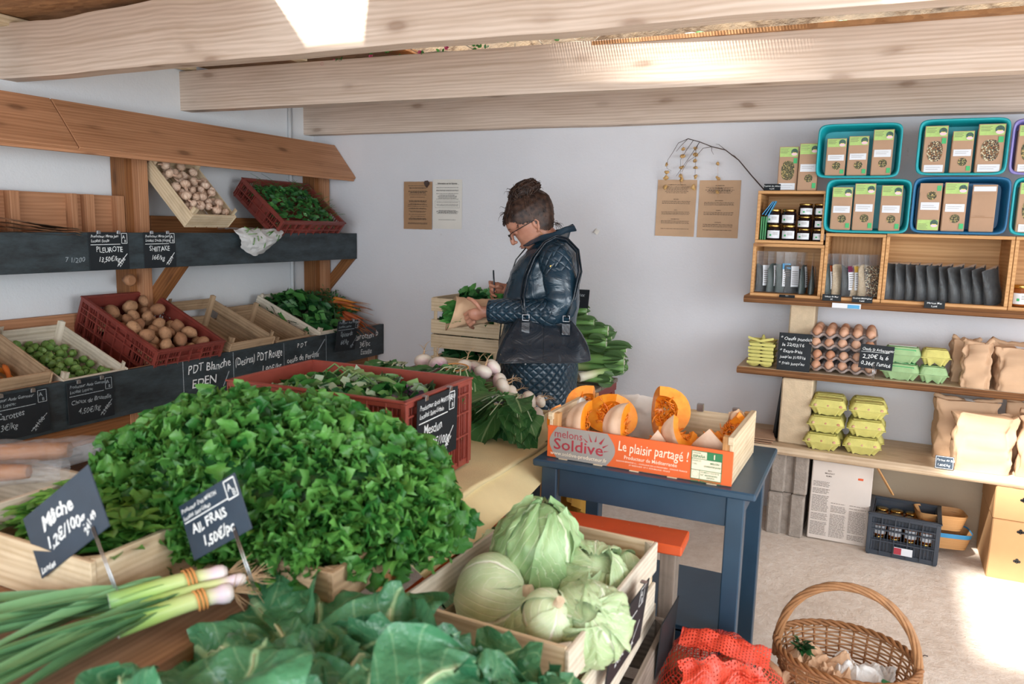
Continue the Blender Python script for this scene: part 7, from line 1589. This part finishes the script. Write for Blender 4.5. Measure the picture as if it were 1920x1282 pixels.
o = kale_heap(4, 5200).obj('curly_kale', 'kale_leaf'); tag(o, 'big heap of bright green curly kale filling the middle of the stall', 'kale', kind='stuff')
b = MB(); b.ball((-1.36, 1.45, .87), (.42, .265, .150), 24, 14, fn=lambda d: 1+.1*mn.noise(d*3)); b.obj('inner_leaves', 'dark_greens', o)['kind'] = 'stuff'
# ------------------------------------------------------------------ lamb's lettuce crate, bread crate
Mm = TRS((-1.54, 1.095, .707), (0, 0, .0))
wood_crate('wooden_crate', "pale wooden crate of lamb's lettuce at the front left", Mm, .40, .31, .118, 'pale_crate', th=.012)
b = MB()
for i in range(150):     # rosettes of round leaves
    p = Mm @ V3((rg.uniform(-.16, .16), rg.uniform(-.085, .135), .085+.05*rg.random()))
    for k in range(6): a = 1.05*k+rg.random(); b.leaf(p, (cos(a), sin(a), .7), (-cos(a), -sin(a), 1.2), rg.uniform(.05, .085), .030, curl=.7, nu=6, nv=3, cup=.4, shape=1)
for i in range(110):
    p = V3((rg.uniform(-1.34, -1.12), rg.uniform(1.14, 1.34), .74+.10*rg.random()))
    for k in range(4): a = 1.6*k+rg.random(); b.leaf(p, (cos(a), sin(a), .8), (-cos(a), -sin(a), 1), rg.uniform(.05, .085), .030, curl=.8, nu=5, nv=3, cup=.4)
tag(b.obj('lambs_lettuce', 'mache_leaf'), "small rosettes of lamb's lettuce filling the front left crate", "lamb's lettuce", kind='stuff')
def corner_slate(label, y, TL, TR, BR, BL, lines, shapes, mat='slate_tag_blue', stick=None, y2=None):
    bl, br, tl = W(*BL, 'y', y), W(*BR, 'y', y2 or y), W(*TL, 'y', y+.02); M = frame(bl, br-bl, tl-bl); w = (br-bl).length; h = (tl-bl).length
    return slate('price_sign', label, M, w, h, lines(w, h), shapes(w, h), mat=mat, clips=(), stick=stick)
B2 = dict(jit=.8, shear=.15, bold=.03)
corner_slate('tilted blue black slate reading Mâche in the front left crate', .93, (36, 979), (164, 892), (205, 986), (78, 1085), lambda w, h: [('Mâche', h*.30, w*.22, h*.60, B2), ('1,2€/100g', h*.25, w*.20, h*.30, dict(B2, sx=.95)), ('24149', h*.15, w*.72, h*.10, dict(B2, rot=.5)), ('Landes', h*.13, w*.03, h*.04, B2)], lambda w, h: [], stick=(.19, .13), y2=.95)
def agri(w, h): return [seg(w*.03, h*.66, w*.80, h*.66, h*.022)]+rectline(w*.80, h*.63, w*.97, h*.95, h*.025)
corner_slate('blue black slate reading AIL FRAIS standing behind the young garlic', 1.08, (330, 953), (447, 905), (472, 991), (364, 1051), lambda w, h: [('Producteur: Erick MARTIN', h*.105, w*.03, h*.84, dict(B2, sx=.85, bold=.015)), ('Localité: Saint-Urbain', h*.105, w*.03, h*.71, dict(B2, sx=.85, bold=.015)), ('AIL FRAIS', h*.23, w*.12, h*.42, dict(B2, shear=0)), ('1,50€/pc', h*.24, w*.22, h*.12, B2), ('A', h*.18, w*.83, h*.76, {}), ('B', h*.16, w*.89, h*.66, {})], agri, stick=(.14, .11))
wood_crate('wooden_crate', 'whitish wooden crate under the bread bags at the far left', TRS((-1.93, 1.00, .707), (0, 0, pi/2+.02)), .46, .42, .152, 'white_crate', th=.012)
for k, (p0, p1, r, lab) in enumerate((((-2.10, 1.02, .890), (-1.82, 1.24, .905), .035, 'brown baguette in a clear plastic bag on the whitish crate'), ((-2.06, .93, .882), (-1.80, 1.12, .885), .030, 'lower baguette in clear plastic on the whitish crate'))):
    t = thing('bread_bag', lab, 'bread', p0); p0, p1 = V3(p0), V3(p1); b = MB(); b.tube([p0.lerp(p1, u/10) for u in range(11)], [r*(.35+.65*sin(pi*min(1, .12+u/10*.8))**.5) for u in range(11)], 12, flat=.8); wobj(b, 'loaf', 'bread_crust', t)
    b = MB(); d = (p1-p0).normalized(); sd = d.cross(V3((0, 0, 1)))
    b.grid(lambda u, v: p0-d*.05+d*((p1-p0).length+.13)*v+(sd*cos(2*pi*u)*1.15+V3((0, 0, 1))*sin(2*pi*u)*.85)*(r*1.35*(1-.25*v)*(1+.30*mn.noise(V3((cos(2*pi*u)*2, sin(2*pi*u)*2, v*9+k))))+.004*mn.noise(V3((u*20, v*30, k)))), 30, 26, cu=True); wobj(b, 'plastic', 'clear_wrap', t)
    b = MB(); b.box(p0.lerp(p1, .35)+V3((.01, -.02, r*1.05)), (.07, .035, .001), (.35, 0, .65), bev=.0002); wobj(b, 'label', 'label_white', t)
# ------------------------------------------------------------------ young garlic
def shoot(label, p0, pts, r, seed, nl=4):
    q = random.Random(seed); t = thing('young_garlic', label, 'garlic shoot', p0); P_ = [V3(p) for p in [p0]+pts]; N = 24; C_ = []
    for i in range(N+1):
        s_ = i/N*(len(P_)-1); k = min(len(P_)-2, int(s_)); f_ = s_-k; a0, a1, a2, a3 = P_[max(0, k-1)], P_[k], P_[k+1], P_[min(len(P_)-1, k+2)]
        C_.append(a1*1.0+(a2-a0)*.5*f_+(a0*2-a1*5+a2*4-a3)*.5*f_*f_+(-a0+a1*3-a2*3+a3)*.5*f_**3)
    T_ = sum((C_[i+1]-C_[i]).length for i in range(N)); b = MB(); M_ = int(N*.62)
    b.tube(C_[:M_], [r*(1.25 if i in (1, 2) else (.8 if i == 0 else 1.0))*(1+.25*i/M_) for i in range(M_)], 14); b.uv = [[(tt[0]/T_, tt[1]) for tt in f] for f in b.uv]; wobj(b, 'stalk', 'garlic_stalk', t)
    d0 = (C_[0]-C_[2]).normalized(); b = MB()
    for i in range(26): dd = (d0+V3((q.gauss(0, .4), q.gauss(0, .4), q.gauss(0, .4)))).normalized(); L = q.uniform(.03, .06); b.tube([C_[0], C_[0]+dd*L*.5, C_[0]+dd*L+V3((0, 0, q.uniform(-.01, .012)))], [.0014, .001, .0005], 3, caps=False)
    wobj(b, 'roots', 'root_hair', t)
    for i in range(nl):
        st = C_[int(M_*(.55+.4*i/nl))]; d = (C_[-1]-C_[M_-4]).normalized()+V3((q.uniform(-.35, .35), q.uniform(-.30, .30), q.uniform(-.05, .12))); b = MB(); b.leaf(st, d, (q.uniform(-.3, .3), q.uniform(-.3, .3), 1), q.uniform(.30, .48), r*q.uniform(2.2, 3.2), curl=q.uniform(-.05, .45), nu=14, nv=3, cup=.9, shape=.4); wobj(b, 'leaf', 'garlic_leaf', t)
    return t
shoot('uppermost young garlic stalk tied with twine, white bulb to the right', (-1.140, 1.095, .785), [(-1.19, 1.03, .785), (-1.24, .93, .78), (-1.32, .80, .765), (-1.42, .66, .75)], .0145, 1, 5)
shoot('thin young garlic stalk in the middle of the tied bunch', (-1.095, 1.100, .782), [(-1.155, 1.03, .775), (-1.215, .93, .765), (-1.29, .80, .755), (-1.37, .64, .745)], .010, 2, 4)
shoot('lowest young garlic stalk with purple bulb nearest the front', (-1.095, 1.065, .768), [(-1.14, 1.00, .765), (-1.185, .90, .757), (-1.24, .77, .748), (-1.29, .60, .742)], .0155, 3, 6)
shoot('young garlic stalk lying behind, mostly green leaves', (-1.19, 1.08, .755), [(-1.25, .99, .75), (-1.33, .89, .748), (-1.44, .77, .745), (-1.57, .66, .742)], .012, 4, 6)
for (c_, lab) in (((-1.185, 1.04, .785), 'twine binding the upper garlic stalks'), ((-1.13, 1.015, .766), 'twine binding the lowest garlic stalk')):
    b = MB(); M_ = Matrix.Translation(c_) @ basis(V3((.45, .85, .08))).to_4x4(); b.tube([M_ @ V3((.0200*cos(k*.7)*(1.2 if 'upper' in lab else 1), .0200*sin(k*.7), -.010+.0008*k)) for k in range(28)], .0022, 5); tag(b.obj('twine', 'twine'), lab, 'twine')
# ------------------------------------------------------------------ net of potatoes
P = [blob_proto(0.038, 20+i).obj('potato', 'potato_skin') for i in range(3)]; Ms = []
NC = V3((-.300, 2.05, 0)); pk = drop_pack(46, -.17, .17, -.17, .17, lambda: rg.uniform(.032, .042), rg, 12, zfn=lambda x, y: .2*max(0, (x*x+y*y)**.5-.13), zmax=.29)
Ms = [Matrix.Translation(NC+V3((x, y, z+.012))) @ rrot(rg) @ Matrix.Scale(r/.042, 4) for x, y, z, r in pk]
scatter(P, 'large potato inside the red net bag on the floor', 'potato', 'potatoes in the red net bag', Ms, 'potato')
t = thing('net_bag', 'open red net bag of potatoes standing on the floor by the blue table', 'net bag', NC); b = MB()
def netf(u, v):
    a = 2*pi*u; el = -.45+v*(pi/2+.40); R_ = .205+.022*mn.noise(V3((cos(a)*2, sin(a)*2, v*4)))+.010*mn.noise(V3((cos(a)*5, sin(a)*5, v*11))); d = V3((cos(el)*cos(a)*R_*1.02, cos(el)*sin(a)*R_*1.12, .125+sin(el)*.235*(1+.10*cos(a-2.2))+.02*mn.noise(V3((cos(a)*3, sin(a)*3, v*5)))))
    d.z = max(.012, d.z); return NC+d
b.grid(netf, 64, 30, cu=True, uvf=lambda u, v: (u*1.2, v*.45)); wobj(b, 'net', 'net_weave', t)
b = MB()
def fold_(u, v):
    s_ = sin(pi*v); x = -.08+.20*v; y = -.16+.10*v-.05*u; return NC+V3((x+.02*sin(u*6), y-.05*s_*u+.03*mn.noise(V3((u*4, v*4, 3))), .385-.13*u-.05*(v-.4)**2+.025*mn.noise(V3((u*6, v*6, 1)))))
b.grid(fold_, 22, 30, uvf=lambda u, v: (v*.25, u*.2)); b.grid(lambda u, v: fold_(u, v)+V3((.004, -.006, -.008)), 22, 30, uvf=lambda u, v: (v*.25+.03, u*.2+.01)); b.grid(lambda u, v: NC+V3((-.10+.24*u, -.06+.05*sin(v*3), .375-.02*abs(u-.3)+.03*sin(v*pi)+.02*mn.noise(V3((u*5, v*5, 8))))), 30, 10, uvf=lambda u, v: (u*.25, v*.15)); wobj(b, 'gathered_mouth', 'net_dense', t)
# ------------------------------------------------------------------ wicker basket
BC = V3((.022, 2.375, 0)); t = thing('wicker_basket', 'round brown wicker basket with a tall arched handle on the sandy floor', 'basket', BC)
def bk(a, z, dr=0.0): k = z/.25; rx = .150+.048*k+dr; ry = .125+.045*k+dr; return BC+V3((rx*cos(a), ry*sin(a), .01+z))
rows = 22; st_ = 30
b = MB()
for j in range(rows):
    for ph in (0, 1):
        b.tube([bk(2*pi*i/(st_*2), .008+j*.0108, .0045*cos(pi*i/2*1.0+(j+ph)*pi)*(1 if i % 2 == 0 else 0)) for i in range(st_*2+1)], .0033, 5, caps=False)
        if j % 1 == 0 and ph == 0 and j > 14: pass
        break
wobj(b, 'weave', 'wicker', t)
b = MB()
for i in range(st_): a = 2*pi*i/st_; b.tube([bk(a, 0), bk(a, .13), bk(a, .25)], .0036, 6)
wobj(b, 'stakes', 'wicker_dark', t)
b = MB()
for k in range(3): b.tube([bk(a, .250+.006*cos(a*14+k*2.1), .007*sin(a*14+k*2.1)) for a in [2*pi*i/160 for i in range(161)]], .0052, 6, caps=False)
wobj(b, 'rim', 'wicker_dark', t)
b = MB(); b.lathe([(.001, 0), (.14, 0), (.14, .01), (.001, .01)], 28, M=Matrix.Translation(BC) @ Matrix.Diagonal((1, .84, 1, 1))); wobj(b, 'bottom', 'wicker_dark', t)
hp_ = []
for i in range(41): a = pi*i/40; hp_.append(BC+V3((-.196*cos(a)*(1+.04*sin(a)), .0, .20+.265*sin(a)**.85)))
for k in range(6):
    b = MB(); pp = []
    for i in range(41):
        T = (hp_[min(40, i+1)]-hp_[max(0, i-1)]).normalized(); y = V3((0, 1, 0)); x = y.cross(T); ph = i*.30+k*pi/3; pp.append(hp_[i]+(x*cos(ph)+y*sin(ph))*.0085)
    b.tube(pp, .0052, 6); wobj(b, 'handle_strand', 'wicker', t)
def crumple(name, label, mat, c, rx, ry, H, sd, cat='paper', amp=.04):
    b = MB()
    def P(u, v): x, y = (u-.5)*2, (v-.5)*2; f_ = abs(mn.noise(V3((u*3+sd, v*3, 0))))*2+.6*abs(mn.noise(V3((u*7+sd, v*7, 2)))); return V3(c)+V3((rx*x+.02*mn.noise(V3((v*4, u*4, sd))), ry*y+.02*mn.noise(V3((u*4, v*4, sd+5))), H*(1-.5*(x*x+y*y)*.7)-.04+amp*f_))
    b.grid(P, 26, 26, sm=False); return tag(b.obj(name, mat), label, cat)
crumple('crumpled_paper', 'crumpled brown paper with green herbs at the left in the wicker basket', 'kraft_light', BC+V3((-.075, -.02, .17)), .095, .10, .07, 2.0, amp=.055)
crumple('white_wrap', 'thin whitish plastic wrap folded at the right in the wicker basket', 'milky_plastic', BC+V3((.055, .03, .17)), .085, .08, .05, 5.0, 'wrap', .05)
crumple('paper_sheet', 'pale brown paper sheet at the front of the wicker basket', 'kraft_light', BC+V3((.06, -.10, .165)), .10, .06, .05, 8.0, amp=.02)
b = MB()
for i in range(30): p = BC+V3((-.13+.02*rg.random(), -.03+.05*rg.random(), .245)); b.leaf(p, (rg.uniform(-.5, .8), rg.uniform(-.8, .2), rg.uniform(0, .8)), (0, 0, 1), .035, .014, curl=.5, ruf=.02)
tag(b.obj('herbs', 'dark_greens'), 'sprig of dark herbs poking from the crumpled paper in the basket', 'herbs', kind='stuff')
b = MB(); b.box(BC+V3((.125, -.03, .205)), (.05, .03, .004), (.1, .3, .2)); tag(b.obj('green_packet', 'print_green'), 'small green packet corner at the right in the wicker basket', 'packet')
# ------------------------------------------------------------------ plants on the ledge above the second beam
b = MB(); t = thing('flowering_branch', 'thin flowering quince branch lying along the top of the second beam', 'branch', W(800, 100, 'y', 3.2))
def BR(px, py): return W(px, py, 'y', 3.075+.064*(px-340)/1580*3)
P_ = [BR(x, y) for x, y in ((640, 115), (690, 108), (730, 105), (780, 102), (820, 97), (860, 97), (905, 96), (960, 93), (1020, 87), (1080, 79), (1140, 78))]; b.tube(P_, [.002+.0022*i/10 for i in range(11)], 6)
for x, y, x2, y2 in ((900, 97, 872, 84), (1085, 80, 1072, 66), (1020, 86, 1010, 74), (1110, 79, 1125, 66), (965, 93, 966, 80), (790, 101, 770, 92)): b.tube([BR(x, y), BR((x+x2)/2, (y+y2)/2+1), BR(x2, y2)], .0016, 5)
wobj(b, 'stem', 'grey_twig', t)
for i, (x, y) in enumerate(((608, 121), (698, 106), (734, 110), (715, 122), (790, 100), (840, 90), (630, 116))):
    b = MB(); p = BR(x, y)+V3((0, -.012, 0))
    for k in range(6): a = k*1.05+i; b.leaf(p, (cos(a), -.5, sin(a)), (0, -1, 0), .014, .013, curl=.9, nu=4, nv=3, cup=.6)
    wobj(b, 'flower', 'blossom', t)
b = MB()
for (x, y) in ((632, 118), (700, 98), (715, 115), (732, 100), (755, 110), (800, 103), (830, 98), (850, 100), (895, 88), (900, 93), (912, 92), (955, 80), (1093, 72), (640, 113), (1050, 76)):
    for k in range(3): p = BR(x+rg.uniform(-4, 4), y+rg.uniform(-4, 3))+V3((0, -.012, 0)); b.leaf(p, (rg.uniform(-1, 1), -.4, rg.uniform(-.2, 1)), (0, -1, .4), .020, .013, curl=.6, nu=4, nv=2)
wobj(b, 'leaves', 'mid_greens', t)
for k, (px, py, mat) in enumerate(((1296, 62, 'white_paper'), (1556, 42, 'terracotta'))):
    p = W(px, py, 'y', 3.42); p.z = 2.262; t = thing('flower_pot', ['pale flower pot with round leaves on the ledge above the beams', 'terracotta flower pot on the ledge above the beams'][k], 'flower pot', p)
    b = MB(); b.lathe([(.020, 0), (.026, .05), (.030, .052), (.031, .064), (.026, .064), (.024, .05), (.001, .048)], 20); b.obj('pot', mat, t); b = MB()
    for i in range(7): a = rg.uniform(-.7, .5) if k == 0 else rg.uniform(-.4, .2); q_ = V3((.02+.03*rg.random(), -.02, .05)); b.leaf(q_, (cos(a), -.3, sin(a)+.1), (0, -1, .6), .035, .028, curl=.5, nu=5, nv=4)
    b.obj('leaves', 'mid_greens', t)
bpy.context.view_layer.update()
